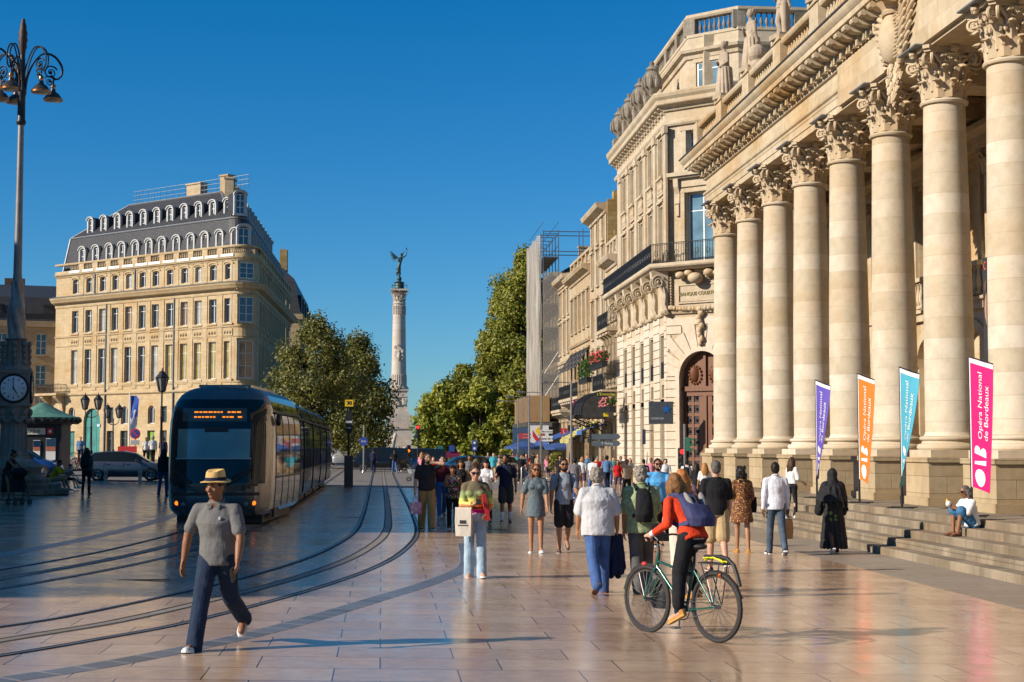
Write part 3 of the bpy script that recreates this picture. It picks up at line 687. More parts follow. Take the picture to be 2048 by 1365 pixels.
b = MB(); A = arc(.55, 3.65, 5.6, 16); Bq = arc(.78, 3.42, 5.6, 16)
for i in range(16): b.prism([A[i], A[i + 1], Bq[i + 1], Bq[i]], A_, CD, (0, 0, 1), CN, .14)
b.obox(A_, CD, CN, .55, .78, -.02, .14, gz, 5.6); b.obox(A_, CD, CN, 3.42, 3.65, -.02, .14, gz, 5.6); b.build('door_surround', M['bankw'], bank, 0, W=True)
b = MB()                                                       # bands, string courses and cornices
b.sweep(bpath, [(-.4, gz), (.14, gz), (.14, .45), (.08, .52), (-.4, .52)])
b.sweep(bpath, [(-.4, 8.92), (.12, 8.92), (.16, 9.0), (.16, 9.08), (.06, 9.12), (-.4, 9.12)])
b.sweep(bpath, [(-.4, 18.95), (.14, 18.95), (.2, 19.05), (.2, 19.15), (.1, 19.2), (.1, 19.28), (-.4, 19.28)])
b.sweep(bpath, [(-.4, 19.75), (.12, 19.78), (.2, 19.95), (.5, 20.05), (.54, 20.1), (.54, 20.3), (.66, 20.45), (.7, 20.6), (.7, 20.68), (-.4, 20.9)])
for i in range(20):
    y = 94.3 - i * .85; b.prism([(0, 0), (.7, .52), (.7, .6), (0, .6)] if False else [(0, -.1), (.12, .1), (.25, .3), (.5, .42), (.5, .55), (0, .55)], (15.1, y - .14, 19.5), (-1, 0, 0), (0, 0, 1), (0, 1, 0), .28)
b.sweep(bpath, [(-2, 20.6), (-1.3, 20.6), (-1.3, 22.7), (-1.2, 22.75), (-1.15, 22.95), (-.95, 23.05), (-.9, 23.2), (-1.3, 23.3), (-1.35, 23.9), (-1.3, 23.95), (-1.3, 24.1), (-2, 24.1)])
b.sweep(bpath, [(-1.8, 24.95), (-1.35, 24.95), (-1.28, 25.05), (-1.28, 25.2), (-1.8, 25.2)])
b.bx(17, 41, 77.5, 94.4, 20.5, 23.9)
b.build('cornices', M['bank'], bank, 0, W=True)
b = MB()                                                       # attic parapet
def inset(path, o): 
    m = MB(); m.sweep(path, [(o, 0), (o, 1)], capped=False); return [V(m.v[2 * i]) for i in range(len(path))]
ip = inset(bpath, -1.55)
for p, q in zip(ip, ip[1:]):
    L = (q - p).length; n = max(1, round(L / 3.4))
    for i in range(n):
        a_ = p.lerp(q, i / n); c_ = p.lerp(q, (i + 1) / n); d = (c_ - a_).normalized()
        b.box(a_ + V((0, 0, 24.55)), (.42, .7, .95), math.atan2(d.y, d.x) + math.pi / 2)
        balusters(b, a_ + d * .45, c_ - d * .45, 24.1, 24.95, int(((c_ - a_).length - .9) / .27), .1)
b.build('parapet_balustrade', M['grimy'], bank, 0, W=True)
aw = [(1.2, 2.9, 21.1, 22.4)]
for q, (O, U, N) in enumerate(((ip[1] + CN * .26, CD, CN),)):
    for o in ((.25, 2.0, 20.95, 22.45),):
        window(bank, O + U * 1.3 + V((0, 0, 21.0)), N, 1.5, 1.5, 0, M['white'], M['bluepane'])
b = MB(); b.obox(ip[1] + CN * .25, CD, CN, .35, .5, 0, .12, 20.9, 22.6); b.obox(ip[1] + CN * .25, CD, CN, 2.1, 2.25, 0, .12, 20.9, 22.6); b.obox(ip[1] + CN * .25, CD, CN, .35, 2.25, 0, .14, 22.5, 22.7); b.build('attic_window_surround', M['bank'], bank, 0, W=True)
for i in range(4):                                             # urns on the cornice
    uy = 80.6 + i * 3.8
    if i == 0:
        u_ = MB(); u_.box((0, 0, .2), (.8, .8, .4)); u_.lathe([(.28, .4), (.18, .5), (.2, .6), (.5, 1.0), (.55, 1.4), (.42, 1.7), (.25, 1.85), (.34, 1.95), (.3, 2.05), (.12, 2.2), (.14, 2.35), (.02, 2.45)], n=16)
        for k in range(10): a = k * .628; u_.ell((.5 * math.cos(a), .5 * math.sin(a), 1.2), (.1, .1, .35), n=6, m=5)
        ur = u_.build('urn', M['grimy'], bank, 40, W=True); ur.location = (14.75, uy, 20.75)
    else: dup(ur, loc=(14.75, uy, 20.75))
# balcony
b = MB(); bq = bpath[:3] + [(26, D_.y)]
b.sweep(bq, [(-.3, 11.18), (.75, 11.2), (.85, 11.3), (.95, 11.32), (1.0, 11.4), (1.0, 11.55), (-.3, 11.56)]); b.build('balcony', M['bank'], bank, 0, W=True)
m = MB(); m.sweep(bq, [(.92, 0), (.92, 1)], capped=False); rp = [V(m.v[2 * i]) + V((0, 0, 11.56)) for i in range(4)]
b = MB(); railing(b, rp, 1.02, .14); b.build('balcony_railing', M['iron'], bank, 0, W=True)
b = MB(); b.quad(*[p + V((.02, 0, z)) for p, z in ((rp[0], .06), (rp[1], .06), (rp[1], .95), (rp[0], .95))]); b.box((rp[0] + rp[1]) / 2 + V((.03, 0, .5)), (.02, 16.5, .88)); b.build('balcony_screen', M['ironblue'], bank, 0, W=True)
for i, u in enumerate(pu):                                      # scrolled brackets
    if i == 0:
        c = MB(); c.prism([(0, 0), (.12, .05), (.2, .5), (.2, 1.0), (.34, 1.4), (.62, 1.65), (.86, 1.8), (.9, 2.2), (0, 2.2)], (0, -.28, 0), (-1, 0, 0), (0, 0, 1), (0, 1, 0), .56)
        for s in (-.3, .3):
            spiral(c, (-.55, s, 1.62), (1, 0, 0), .36, 2.0, .06, .6, 1); c.tube([(-.25, s, 1.35), (-.16, s, .9), (-.2, s, .45), (-.06, s, .1)], .05, 6)
        c.tube([(-.12, -.34, 0), (-.12, .34, 0)], .12, 8)
        for k in range(6): c.ell((-.2 - .05 * (k % 2), -.25 + .1 * k, .05), (.1, .08, .12), n=7, m=5)
        br_ = c.build('bracket', M['bank'], bank, 40, W=True); br_.location = (15, 78 + u, 8.98)
    else: dup(br_, loc=(15, 78 + u, 8.98))
b = MB()                                                       # shell cartouche and garlands on the corner
for k in range(26):
    t = k / 25 * 2 - 1; p = A_ + CD * (2.1 + t * 1.75) + CN * (.18 + .1 * rnd.random()) + V((0, 0, 9.25 - .12 * (1 - t * t))); b.ell(p, (.1 + .05 * rnd.random(), .1, .13), n=7, m=5)
for k in range(9): p = A_ + CD * 2.1 + CN * .2 + V((0, 0, 9.1 - k * .22)); b.ell(p + CD * .08 * math.sin(k * 2), (.2 - .012 * k, .16, .18), n=8, m=5)
for q in (-1, 1):
    for k in range(11): b.ell(A_ + CD * (2.1 + q * 1.8) + CN * .12 + V((0, 0, 9.35 + k * .15)), (.1, .1, .09), n=7, m=5)
for u, z, r in ((1.1, 10.9, .28), (2.0, 10.7, .42), (2.8, 10.95, .3), (3.3, 10.9, .25), (1.6, 11.0, .25)): b.ell(A_ + CD * u + CN * (.35 + r * .4), (r, r, r * .75)) if False else b.ell(A_ + CD * u + CN * .45 + V((0, 0, z)), (r, r, r * .7), n=12, m=7)
for k in range(40): b.ell(A_ + CD * (.7 + 2.8 * rnd.random()) + CN * .2 + V((0, 0, 10.75 + .4 * rnd.random())), (.12, .12, .12), n=6, m=4)
b.build('carved_garlands', M['carved'], bank, 50, W=True)
b = MB(); b.obox(A_, CD, CN, .85, 3.35, 0, .05, 9.55, 10.35); b.obox(A_, CD, CN, .75, 3.45, .0, .09, 10.38, 10.46); b.obox(A_, CD, CN, .75, 3.45, 0, .09, 9.44, 9.52); b.obox(A_, CD, CN, .7, .78, 0, .09, 9.44, 10.46); b.obox(A_, CD, CN, 3.42, 3.5, 0, .09, 9.44, 10.46); b.build('name_panel', M['bank'], bank, 0, W=True)
rot = Matrix((tuple(CD), (0, 0, 1), tuple(CN))).transposed()
text('lettering', 'BANQUE COURTOIS', .255, flat('gilt_letters', (.17, .12, .02), .4), bank, A_ + CD * 2.0 + CN * .07 + V((0, 0, 9.93)), rot, .015, W=True, font_bold=.006)
# oak door
b = MB(); P0 = A_ - CN * .46
b.obox(P0, CD, CN, .8, 3.4, 0, .08, gz, 4.85); b.obox(P0, CD, CN, .78, 3.42, 0, .3, 4.85, 5.1); b.obox(P0, CD, CN, .9, 3.3, 0, .2, 4.6, 4.85)
b.prism([(q[0], q[1]) for q in arc(.78, 3.42, 5.55, 16)] + [(3.42, 5.1), (.78, 5.1)], P0, CD, (0, 0, 1), CN, .1)
for u0, u1 in ((.8, .98), (1.28, 1.4), (1.72, 1.98), (2.22, 2.48), (2.8, 2.92), (3.22, 3.4)): b.obox(P0, CD, CN, u0, u1, .08, .16, gz, 4.6)
b.obox(P0, CD, CN, 2.0, 2.2, .08, .24, gz, 4.6); b.obox(P0, CD, CN, 2.03, 2.17, .1, .24, 5.1, 6.85)
for k in range(8): z = .15 + k * .58; b.obox(P0, CD, CN, .98, 3.22, .08, .14, z - .09, z + .09)
for q in (-1, 1):
    b.ell(P0 + CD * (2.1 + q * .6) + CN * .12 + V((0, 0, 5.75)), (.3, .14, .42), Matrix.Rotation(0, 3, 'Z'), 14, 8)
    for k in range(14): a = k * .45; b.ell(P0 + CD * (2.1 + q * (.6 + .35 * math.cos(a))) + CN * .14 + V((0, 0, 5.7 + .45 * math.sin(a))), (.08, .08, .08), n=6, m=4)
b.build('oak_door', M['wood'], bank, 30, W=True)
g0_ = None
for k in range(8):
    for c_ in (1.13, 1.56, 2.64, 3.07):
        q = P0 + CD * c_ + V((0, 0, .44 + k * .58))
        if g0_ is None:
            b = MB(); b.obox((0, 0, 0), CD, CN, -.13, .13, .085, .105, -.18, .18); b.ell(CN * .12, (.08, .08, .08), n=8, m=5); g0_ = b.build('door_grille', M['iron'], bank, 30, W=True); g0_.location = q
        else: dup(g0_, loc=q)
for u in bu:                                                   # iron guards in front of the mezzanine windows
    b = MB(); b.obox(A_, UY, NX, u - .6, u + .6, -.06, -.03, 5.6, 6.45); b.obox(A_, UY, NX, u - .62, u + .62, -.08, -.01, 6.43, 6.5)
    for k in range(9): b.obox(A_, UY, NX, u - .58 + k * .145 - .01, u - .58 + k * .145 + .01, -.03, -.012, 5.6, 6.43)
    b.build('window_guard', M['ironblue'], bank, 0, W=True)
# bank's hanging sign with a star
sp = onX(1318, 826, 14.2)
sg = thing('bank_sign', 'dark grey square hanging sign with a blue star on the bank wall', 'sign', (14.3, sp.y, 0))
zz = sp.z; b = MB(); b.box((0, 0, zz), (1.25, .16, 1.15)); b.build('panel', flat('sign_slate', (.075, .085, .095)), sg, 0)
st = [((.27 if k % 2 == 0 else .11) * math.sin(k * .628), (.27 if k % 2 == 0 else .11) * math.cos(k * .628)) for k in range(10)]
b = MB(); b.prism(st, (.28, -.085, zz + .18), (1, 0, 0), (0, 0, 1), (0, -1, 0), .012); b.build('star', flat('star_blue', (.01, .13, .42)), sg, 0)
text('lettering', 'COURTOIS', .13, M['white'], sg, (-.2, -.085, zz - .3), (R(90), 0, 0), .004)
b = MB(); b.tube([(.6, 0, zz + .5), (.7, 0, zz + .5)], .04); b.build('bracket', M['iron'], sg)
p = onX(1268, 770, 14.9); tagp = thing('street_nameplate', 'small blue and white plate fixed to the bank corner', 'sign', (14.9, 79.2, 3.9)); b = MB(); b.box((0, 0, 0), (.03, .28, .5)); b.build('plate', flat('plate_blue', (.25, .4, .55)), tagp, 0)
b = MB(); b.box((-.02, 0, 0), (.012, .2, .12)); b.build('white_band', M['white'], tagp, 0)

# ================================================================== the terrace beyond the bank
def house(name, label, y0, y1, h, floors, mat, bays, X=15.0, roof=2.2, bal=(), pick=None, parapet=False, chim=True, cornice=.6):
    t = thing(name, label, 'town house', (X + 4, (y0 + y1) / 2, hz(X))); L = y1 - y0; O = V((X, y0, 0)); ops = []; b = MB()
    for z, hh, wd, ar in floors:
        for i in range(bays): u = L * (i + .5) / bays; ops.append((u - wd / 2, u + wd / 2, z, z + hh, ar))
    facade(b, O, UY, NX, L, -.4, h, ops, .35)
    for u0, u1, z0, z1, ar in ops:
        b.obox(O, UY, NX, u0 - .16, u0, 0, .08, z0, z1); b.obox(O, UY, NX, u1, u1 + .16, 0, .08, z0, z1); b.obox(O, UY, NX, u0 - .22, u1 + .22, 0, .18, z1 + .05, z1 + .2); b.obox(O, UY, NX, u0 - .16, u1 + .16, 0, .14, z0 - .14, z0)
    P = [(X + 10, y1), (X, y1), (X, y0), (X + 10, y0)]
    b.sweep(P[1:3], [(-.3, h - .7), (.1, h - .68), (.16, h - .5), (cornice, h - .3), (cornice + .1, h - .1), (cornice + .12, h), (-.3, h + .05)])
    for z in bal: b.sweep(P[1:3], [(-.2, z - .25), (.12, z - .25), (.2, z - .1), (.2, z), (-.2, z)])
    b.bx(X + .4, X + 10, y0 + .02, y0 + .3, -.4, h); b.bx(X + .4, X + 10, y1 - .3, y1 - .02, -.4, h); b.bx(X + .3, X + 10, y0 + .3, y1 - .3, h - .3, h - .06)
    if parapet:
        b.sweep(P[1:3], [(-.35, h + .05), (0, h + .05), (0, h + .3), (-.35, h + .3)]); b.sweep(P[1:3], [(-.35, h + 1.05), (.05, h + 1.05), (.05, h + 1.25), (-.35, h + 1.25)])
        balusters(b, (X + .17, y0 + .3, 0), (X + .17, y1 - .3, 0), h + .3, h + 1.05, int(L / .32), .1)
        for i in range(bays + 1): b.box((X + .17, y0 + .25 + (L - .5) * i / bays, h + .65), (.4, .45, .9))
    b.build('wall', mat, t, 0, W=True)
    fwindows(t, O, UY, NX, ops, .35, pick=pick or (lambda i: (M['curtain'], M['glass'], M['curtain'], M['glass'], M['glass'])[i % 5]), nv=3)
    if roof:
        r = MB(); r.prism([(.1, h), (4.5, h + roof), (9.9, h)], (X, y0 + .05, 0), (1, 0, 0), (0, 0, 1), (0, 1, 0), L - .1); r.build('roof', M['slate'], t, 0, W=True)
    if chim:
        c = MB(); c.bx(X + 3.2, X + 4.4, y1 - 1.1, y1 - .4, h, h + roof + 1.1); c.bx(X + 3.1, X + 4.5, y1 - 1.2, y1 - .3, h + roof + 1.1, h + roof + 1.25); c.build('chimney', mat, t, 0, W=True)
    return t
def balcony(t, y0, y1, z, d=.9, X=15.0):
    b = MB(); b.bx(X - d, X + .02, y0, y1, z - .22, z); b.bx(X - d + .1, X, y0 + .1, y1 - .1, z - .4, z - .22)
    n = max(2, int((y1 - y0) / 1.1))
    for i in range(n): y = y0 + .3 + (y1 - y0 - .6) * i / (n - 1); b.prism([(0, -.9), (.2, -.75), (.3, -.45), (d - .1, -.2), (d - .1, 0), (0, 0)], (X, y - .12, z - .2), (-1, 0, 0), (0, 0, 1), (0, 1, 0), .24)
    o = b.build('balcony', M['row'], t, 0, W=True); b = MB(); railing(b, [(X - .03, y0 + .03, z), (X - d + .05, y0 + .03, z), (X - d + .05, y1 - .03, z), (X - .03, y1 - .03, z)], 1.0, .16); b.build('balcony_railing', M['iron'], t, 0, W=True)
yb = lambda x: onX(x, 600, 15).y
y1_, y2_, y3_, y4_, y5_ = 94.7, yb(1213), yb(1181), yb(1141), yb(1118)
hA = house('town_house', 'low pale town house squeezed between the bank and the tall narrow house', y1_, y2_, 14.3, [(1, 2.9, 1.5, 1), (5.9, 3.0, 1.0, 0), (10.2, 2.5, .95, 0)], M['row'], 3, parapet=True, roof=0, chim=False)
balcony(hA, y1_ + .1, y2_ - .1, 9.6, .7); balcony(hA, y1_ + .3, y2_ + .1, 5.6, 1.0)
hB = house('town_house', 'tall narrow town house with a bare ochre gable rising above its neighbours', y2_, y3_, 18.4, [(1, 2.9, 1.2, 0), (5.9, 2.8, .95, 0), (9.6, 2.6, .9, 0), (13.2, 2.4, .9, 0), (15.95, 1.7, .85, 0)][:4] + [(16.1, 1.5, .8, 0)], M['row'], 3, roof=1.6, chim=False, pick=lambda i: (M['glass'], M['curtain'], M['shutter'], M['curtain'])[i % 4])
b = MB(); b.bx(15.05, 25, y2_ - .25, y2_ - .02, 14, 18.6); b.bx(16.2, 17.2, y2_ - .5, y2_ - .1, 17, 17.5); b.bx(15.5, 15.9, y2_ - .4, y2_ - .1, 16.1, 16.5); b.bx(15.5, 15.9, y2_ - .4, y2_ - .1, 15.2, 15.6); b.bx(15.5, 24, y2_ - .2, y2_ + .6, 18.6, 19.2); b.build('gable', M['ochre'], hB, 0, W=True)
b = MB(); b.bx(16, 24.5, y2_ - .3, y2_ + .7, 19.2, 19.4); b.build('chimney_capping', M['zinc'], hB, 0, W=True)
hC = house('town_house', 'wide pale town house with parapet and black awnings over its balcony', y3_, y4_, 15.2, [(1, 2.9, 1.3, 1), (5.9, 3.2, 1.0, 0), (10.8, 2.6, .95, 0)], M['row2'], 5, parapet=True, roof=0, bal=(9.9,))
balcony(hC, y3_ + .1, y4_ - .1, 5.6, 1.0)
hD = house('town_house', 'pale three bay town house next to the scaffolding', y4_, y5_, 15.8, [(1, 2.9, 1.3, 0), (5.6, 2.8, 1.0, 0), (9.6, 2.5, 1.0, 0), (12.7, 2.0, .95, 0)], M['row'], 3, bal=(9.0,), roof=1.5)
balcony(hD, y4_ + .2, y5_ + 3, 4.9, .9)
y6_ = 138.5
hE = house('town_house', 'long pale town house half hidden behind scaffolding and grey netting', y5_, y6_, 16.8, [(1, 2.9, 1.3, 0), (5.6, 2.8, 1.0, 0), (9.6, 2.5, 1.0, 0), (13, 2.0, .95, 0)], M['row2'], 4, bal=(9.0,), roof=2.5)
# awnings over hC's balcony
for i in range(5):
    y = y3_ + (y4_ - y3_) * (i + .5) / 5
    b = MB(); b.prism([(0, 0), (1.05, -1.6), (1.02, -1.63), (0, -.06)], (15.0, y - .75, 9.3), (-1, 0, 0), (0, 0, 1), (0, 1, 0), 1.5)
    if i == 0: a0 = b.build('awning', flat('black_canvas', (.03, .03, .035), .8), hC, 0, W=True)
    else: b.build('awning', M['black_canvas'], hC, 0, W=True)
# scaffolding with netting
sc_ = thing('scaffolding', 'tall scaffolding tower wrapped in grey netting against the far town house', 'scaffolding', (13.8, y5_ + 6, hz(14)))
b = MB(); xs = (14.9, 13.6); ys = [y5_ - .6 + 2.35 * i for i in range(6)]
for y in ys:
    for x in xs: b.tube([(x, y, -.3), (x, y, 20.3 if y < 150 else 18.5)], .045, 5)
    for k in range(1, 11): b.tube([(xs[0], y, k * 2), (xs[1], y, k * 2)], .04, 5)
for k in range(1, 11):
    for x in xs: b.tube([(x, ys[0], k * 2), (x, ys[-1], k * 2)], .04, 5); b.tube([(x, ys[0], k * 2 + 1), (x, ys[-1], k * 2 + 1)], .03, 5)
for i in range(5):
    b.tube([(13.6, ys[i], 2 * i), (13.6, ys[i + 1], 2 * i + 2)], .035, 5); b.tube([(13.6, ys[0], 2 * i), (14.9, ys[0], 2 * i + 2)], .035, 5)
for y in (ys[0], ys[0] + 2.5): b.tube([(13.6, y, 18.5), (19, y, 18.5)], .04, 5); b.tube([(13.6, y, 20.2), (19, y, 20.2)], .04, 5); b.tube([(19, y, 16.5), (19, y, 21.2)], .04, 5); b.tube([(17, y, 16.5), (17, y, 20.5)], .04, 5)
b.build('frame', M['steel'], sc_, 0, W=True)
b = MB()
for k in range(1, 10): b.bx(13.65, 14.85, ys[0], ys[-1], k * 2 + .02, k * 2 + .07)
b.build('deck', M['zinc'], sc_, 0, W=True)
t = NT('scaffold_netting'); v = t.coord(); t.col(t.ramp(t.noise(t.coord('Object', (0, 1.3, .05)), 3, 5), [(.35, (.20, .175, .145)), (.65, (.50, .455, .39))])); t.set(Roughness=.9, Alpha=.6); M['net'] = t.mat  # vertical noise bands put the shading of the folds into the net colour
t = NT('thin_netting'); t.col((.40, .37, .33)); t.set(Roughness=.9, Alpha=.28); M['net2'] = t.mat
b = MB(); rows = []
for j in range(24):
    z = 3.4 + j * .72; y0n = ys[0] + .2; rows.append([V((13.3 + .3 * math.sin(i * .75) * (.5 + .5 * math.sin(i * .31)) * (1 - .3 * j / 24) + .05 * math.sin(j * .9 + i), y0n + (ys[-1] - y0n) * i / 60, z - .25 * abs(math.sin(i * .26)) * (1 if j == 0 else 0))) for i in range(61)])
b.rings(rows, cap=False, closed=False); b.build('netting', M['net'], sc_, 60, W=True)
b = MB(); b.box((14.3, ys[0] - .08, 10.5), (1.5, .02, 12.5)); b.build('fine_netting', M['net2'], sc_, 0, W=True)
b = MB(); b.bx(12.2, 14.0, ys[0] - 1, ys[5], 4.0, 6.2); b.build('hoarding', M['ply'], sc_, 0, W=True)
b = MB()
for k in range(12): b.bx(12.15, 12.2, ys[0] - 1 + k * 1.0, ys[0] - .95 + k * 1.0, 4.0, 6.2); 
b.bx(12.0, 14.2, ys[0] - 1.2, ys[5], 3.6, 3.95)
for k in range(6): b.tube([(12.2, ys[k], 0), (12.2, ys[k], 3.7)], .06, 6); b.tube([(12.2, ys[k], 3.6), (13.9, ys[k], 2.2)], .05, 6)
b.build('gantry', M['steel'], sc_, 0, W=True)
p = thing('site_banner', 'white site banner with a red and yellow chevron under the scaffolding', 'banner', (13, ys[0] - 1.6, 1.4)); b = MB(); b.box((0, 0, .9), (1.7, .06, 2.8)); b.build('sheet', M['white'], p, 0)
b = MB(); b.prism([(-.5, .8), (0, .1), (.5, .8), (.5, 1.3), (0, .6), (-.5, 1.3)], (0, -.035, .6), (1, 0, 0), (0, 0, 1), (0, -1, 0), .01); b.build('chevron', flat('sign_red', (.55, .03, .03)), p, 0)
b = MB(); b.prism([(-.3, 1.3), (0, .8), (.3, 1.3), (.0, 1.6)], (0, -.035, .6), (1, 0, 0), (0, 0, 1), (0, -1, 0), .012); b.build('lozenge', flat('sign_yellow', (.8, .5, .02)), p, 0)
p = thing('hoarding_panel', 'tall dark blue site hoarding beside the white banner', 'hoarding', (11.5, ys[0] - 1.5, hz(11.5))); b = MB(); b.box((0, 0, 1.9), (1.3, .08, 3.8)); b.build('board', flat('site_blue', (.05, .09, .16)), p, 0); b = MB(); b.box((0, .2, .08), (1.4, .6, .16)); b.build('ballast', M['kerb'], p, 0)

# shop front things along the terrace
cn = thing('entrance_canopy', 'domed dark grey zinc canopy curving out beside the bank', 'canopy', (15, 97.5, 0))
b = MB(); rs = []
for i in range(9):
    a = i / 8 * math.pi / 2; o = 2.3 * math.sin(a) ; z = 4.05 + 1.55 * math.cos(a) ** .8 if a < 1.55 else 4.05
    rs.append([V((-o + (.05 if i else 0), -2.2 + 4.4 * j / 6 + (0), z)) for j in range(7)])
rs.append([V((-2.75, -2.4 + 4.8 * j / 6, 3.95)) for j in range(7)]); rs.append([V((-2.75, -2.4 + 4.8 * j / 6, 3.8)) for j in range(7)])
b.rings(rs, cap=False, closed=False)
for y in (-2.2, 2.2): b.prism([(0, 3.8)] + [(2.3 * math.sin(i / 8 * math.pi / 2), 4.05 + 1.55 * math.cos(i / 8 * math.pi / 2) ** .8 if i < 8 else 4.05) for i in range(9)] + [(2.7, 3.8)], (0, y, 0), (-1, 0, 0), (0, 0, 1), (0, 1, 0), .02)
b.build('hood', plain('canopy_zinc', (.075, .072, .07), .35, .5, var=.3), cn, 30)
b = MB()
for k in range(7): y = -2.2 + 4.4 * k / 6; b.tube([(-2.3 * math.sin(i / 8 * math.pi / 2) - .02, y, 4.07 + 1.55 * math.cos(i / 8 * math.pi / 2) ** .8 if i < 8 else 4.07) for i in range(9)], .03, 5)
for y in (-1.8, 1.8):
    for k in range(3): spiral(b, (-.6 - .6 * k, y, 3.3), (1, 0, 0), .3, 1.6, .035)
    b.tube([(-2.6, y, 3.75), (-1.2, y, 3.2), (-.3, y, 2.3), (0, y, 2.0)], .05, 6); b.tube([(-1.7, y, 3.2), (-1.7, y, 2.6)], .04, 5); b.lathe([(.12, 2.2), (.16, 2.35), (.12, 2.6), (.03, 2.65)], (-1.7, y, 0), 8)
b.build('ironwork', M['iron'], cn, 40)
def hsign(name, label, px, py, wpx, hpx, X, mat, txt=None, tm=None, ts=.4, cat='sign'):
    c = onX(px, py, X); k = 3000 / c.y; t = thing(name, label, cat, (X, c.y, c.z - hpx / k / 2)); wd, hh = wpx / k, hpx / k
    b = MB(); b.box((0, 0, hh / 2), (wd, .12, hh)); b.build('panel', mat, t, 0); b = MB(); b.tube([(wd / 2, 0, hh * .9), (wd / 2 + .5, 0, hh * .9)], .03, 6); b.build('bracket', M['iron'], t)
    if txt: text('lettering', txt, ts, tm or M['white'], t, (0, -.065, hh * .5), (R(90), 0, 0), .004)
    return t, wd, hh
t, wd, hh = hsign('restaurant_sign', 'square maroon hanging sign with a pale bridge emblem', 1157, 810, 20, 22, 13.9, flat('maroon', (.19, .012, .06)))
b = MB(); A = arc(-.18, .18, 0, 10); Bq = arc(-.12, .12, 0, 10)
for i in range(10): b.prism([A[i], A[i + 1], Bq[i + 1], Bq[i]], (0, -.062, hh * .38), (1, 0, 0), (0, 0, 1), (0, -1, 0), .012)
b.box((0, -.066, hh * .3), (.56, .012, .09)); b.build('emblem', flat('cream', (.7, .6, .45)), t, 0); text('lettering', 'TAVERNE', .1, M['cream'], t, (0, -.066, hh * .85), (R(90), 0, 0), .004)
hsign('restaurant_sign', 'long black restaurant sign with yellow script above a flower box', 1212, 789, 38, 11, 13.8, M['black'], "L'Entrecôte", flat('script_yellow', (.7, .62, .05)), .24)
hsign('shop_sign', 'small yellow sign just left of the dark canopy', 1212, 828, 9, 11, 13.9, flat('yellow_sign', (.75, .58, .02)))
hsign('shop_sign', 'small red square sign above the blue awning', 1128, 864, 12, 14, 13.7, M['sign_red'], 'L', M['white'], .4)
hsign('shop_sign', 'black square sign right of the small red sign', 1142, 857, 12, 12, 13.8, M['black'])
hsign('bank_plaque', 'tall narrow dark blue plaque on a bank pier', 1288, 874, 6, 30, 14.4, flat('plaque_blue', (.02, .03, .08)), cat='plaque')
# flowers
def foliage(mb, c, r, n, s, seed=1):
    q = random.Random(seed); c = V(c)
    for i in range(n):
        d = V((q.gauss(0, 1), q.gauss(0, 1), q.gauss(0, 1))); d.normalize(); p = c + V((d.x * r[0], d.y * r[1], d.z * r[2])) * (q.random() ** .45)
        a = V((q.gauss(0, 1), q.gauss(0, 1), q.gauss(0, 1))).normalized(); e = a.orthogonal().normalized(); f = a.cross(e); k = s * (.6 + .8 * q.random())
        mb.quad(p - e * k, p - f * k * .7, p + e * k, p + f * k * .7)
def leafmat(name, a, b_, sc_=2.0):
    t = NT(name); v = t.coord(); n1 = t.noise(v, sc_, 3); n2 = t.noise(v, sc_ * 6, 2); c = t.ramp(n1, [(.3, a), (.7, b_)])
    t.col(t.mix(c, t.ramp(n2, [(.3, (.55, .6, .5)), (.7, (1.25, 1.2, 1.1))]), 1, 'MULTIPLY')); t.set(Roughness=.5)
    tr = t.new('BsdfTranslucent'); t.lk(c, tr.inputs['Color']); ms = t.new('MixShader'); ms.inputs[0].default_value = .3
    t.lk(t.b.outputs[0], ms.inputs[1]); t.lk(tr.outputs[0], ms.inputs[2]); t.lk(ms.outputs[0], t.n['Material Output'].inputs[0]); return t.mat
M['geran'] = leafmat('box_foliage', (.03, .07, .012), (.09, .16, .03)); M['petal'] = flat('red_petals', (.62, .06, .07)); M['petal2'] = flat('pink_petals', (.75, .2, .25))
def planter(label, px, py, X, L, hh, flowers, seed, name='flower_box'):
    c = onX(px, py, X); t = thing(name, label, 'flower box', c); b = MB(); b.box((0, 0, -.2), (.35, L, .3)); b.box((0, 0, -.03), (.42, L + .06, .05)); b.build('trough', M['iron'], t, 0)
    b = MB()
    for i in range(int(L / .35)): foliage(b, (0, -L / 2 + .2 + i * .35, hh * .45), (.35, .3, hh * .6), 70, .085, seed + i)
    b.build('foliage', M['geran'], t, 0, uv=False)
    if flowers:
        b = MB(); q = random.Random(seed)
        for i in range(int(26 * L)): b.ell((q.uniform(-.42, .3), q.uniform(-L / 2, L / 2 * flowers), q.uniform(0, hh)), (.055, .055, .05), n=6, m=4)
        b.build('flowers', M['petal'] if seed % 2 else M['petal2'], t)
planter('long flower box spilling red and pink geraniums over a balcony', 1196, 727, 13.95, 6.0, .7, .35, 11)
planter('bushy green box hedge hanging from a balcony left of the geraniums', 1170, 757, 13.8, 4.2, 1.3, 0, 20)
planter('green flower box with a few pink blooms beneath the black script sign', 1216, 814, 13.9, 3.6, .6, .8, 30)
# ================================================================== the triangular building on the left
GO = V((-13.95, 150, 0)); ga = -48.6; GU = V((math.sin(R(ga)), math.cos(R(ga)), 0)); GN = V((GU.y * -1, GU.x, 0))
if GN.y > 0: GN = -GN
GL = 29.5; gb = .45
GS = V((math.sin(R(1.2)), math.cos(R(1.2)), 0)); GSN = V((GS.y, -GS.x, 0)); SL = 41.0
gob = thing('corner_mansion', 'sunlit golden stone corner mansion with a grey slate mansard roof full of white dormers', 'mansion', (GO.x - 8, GO.y + 10, .5))
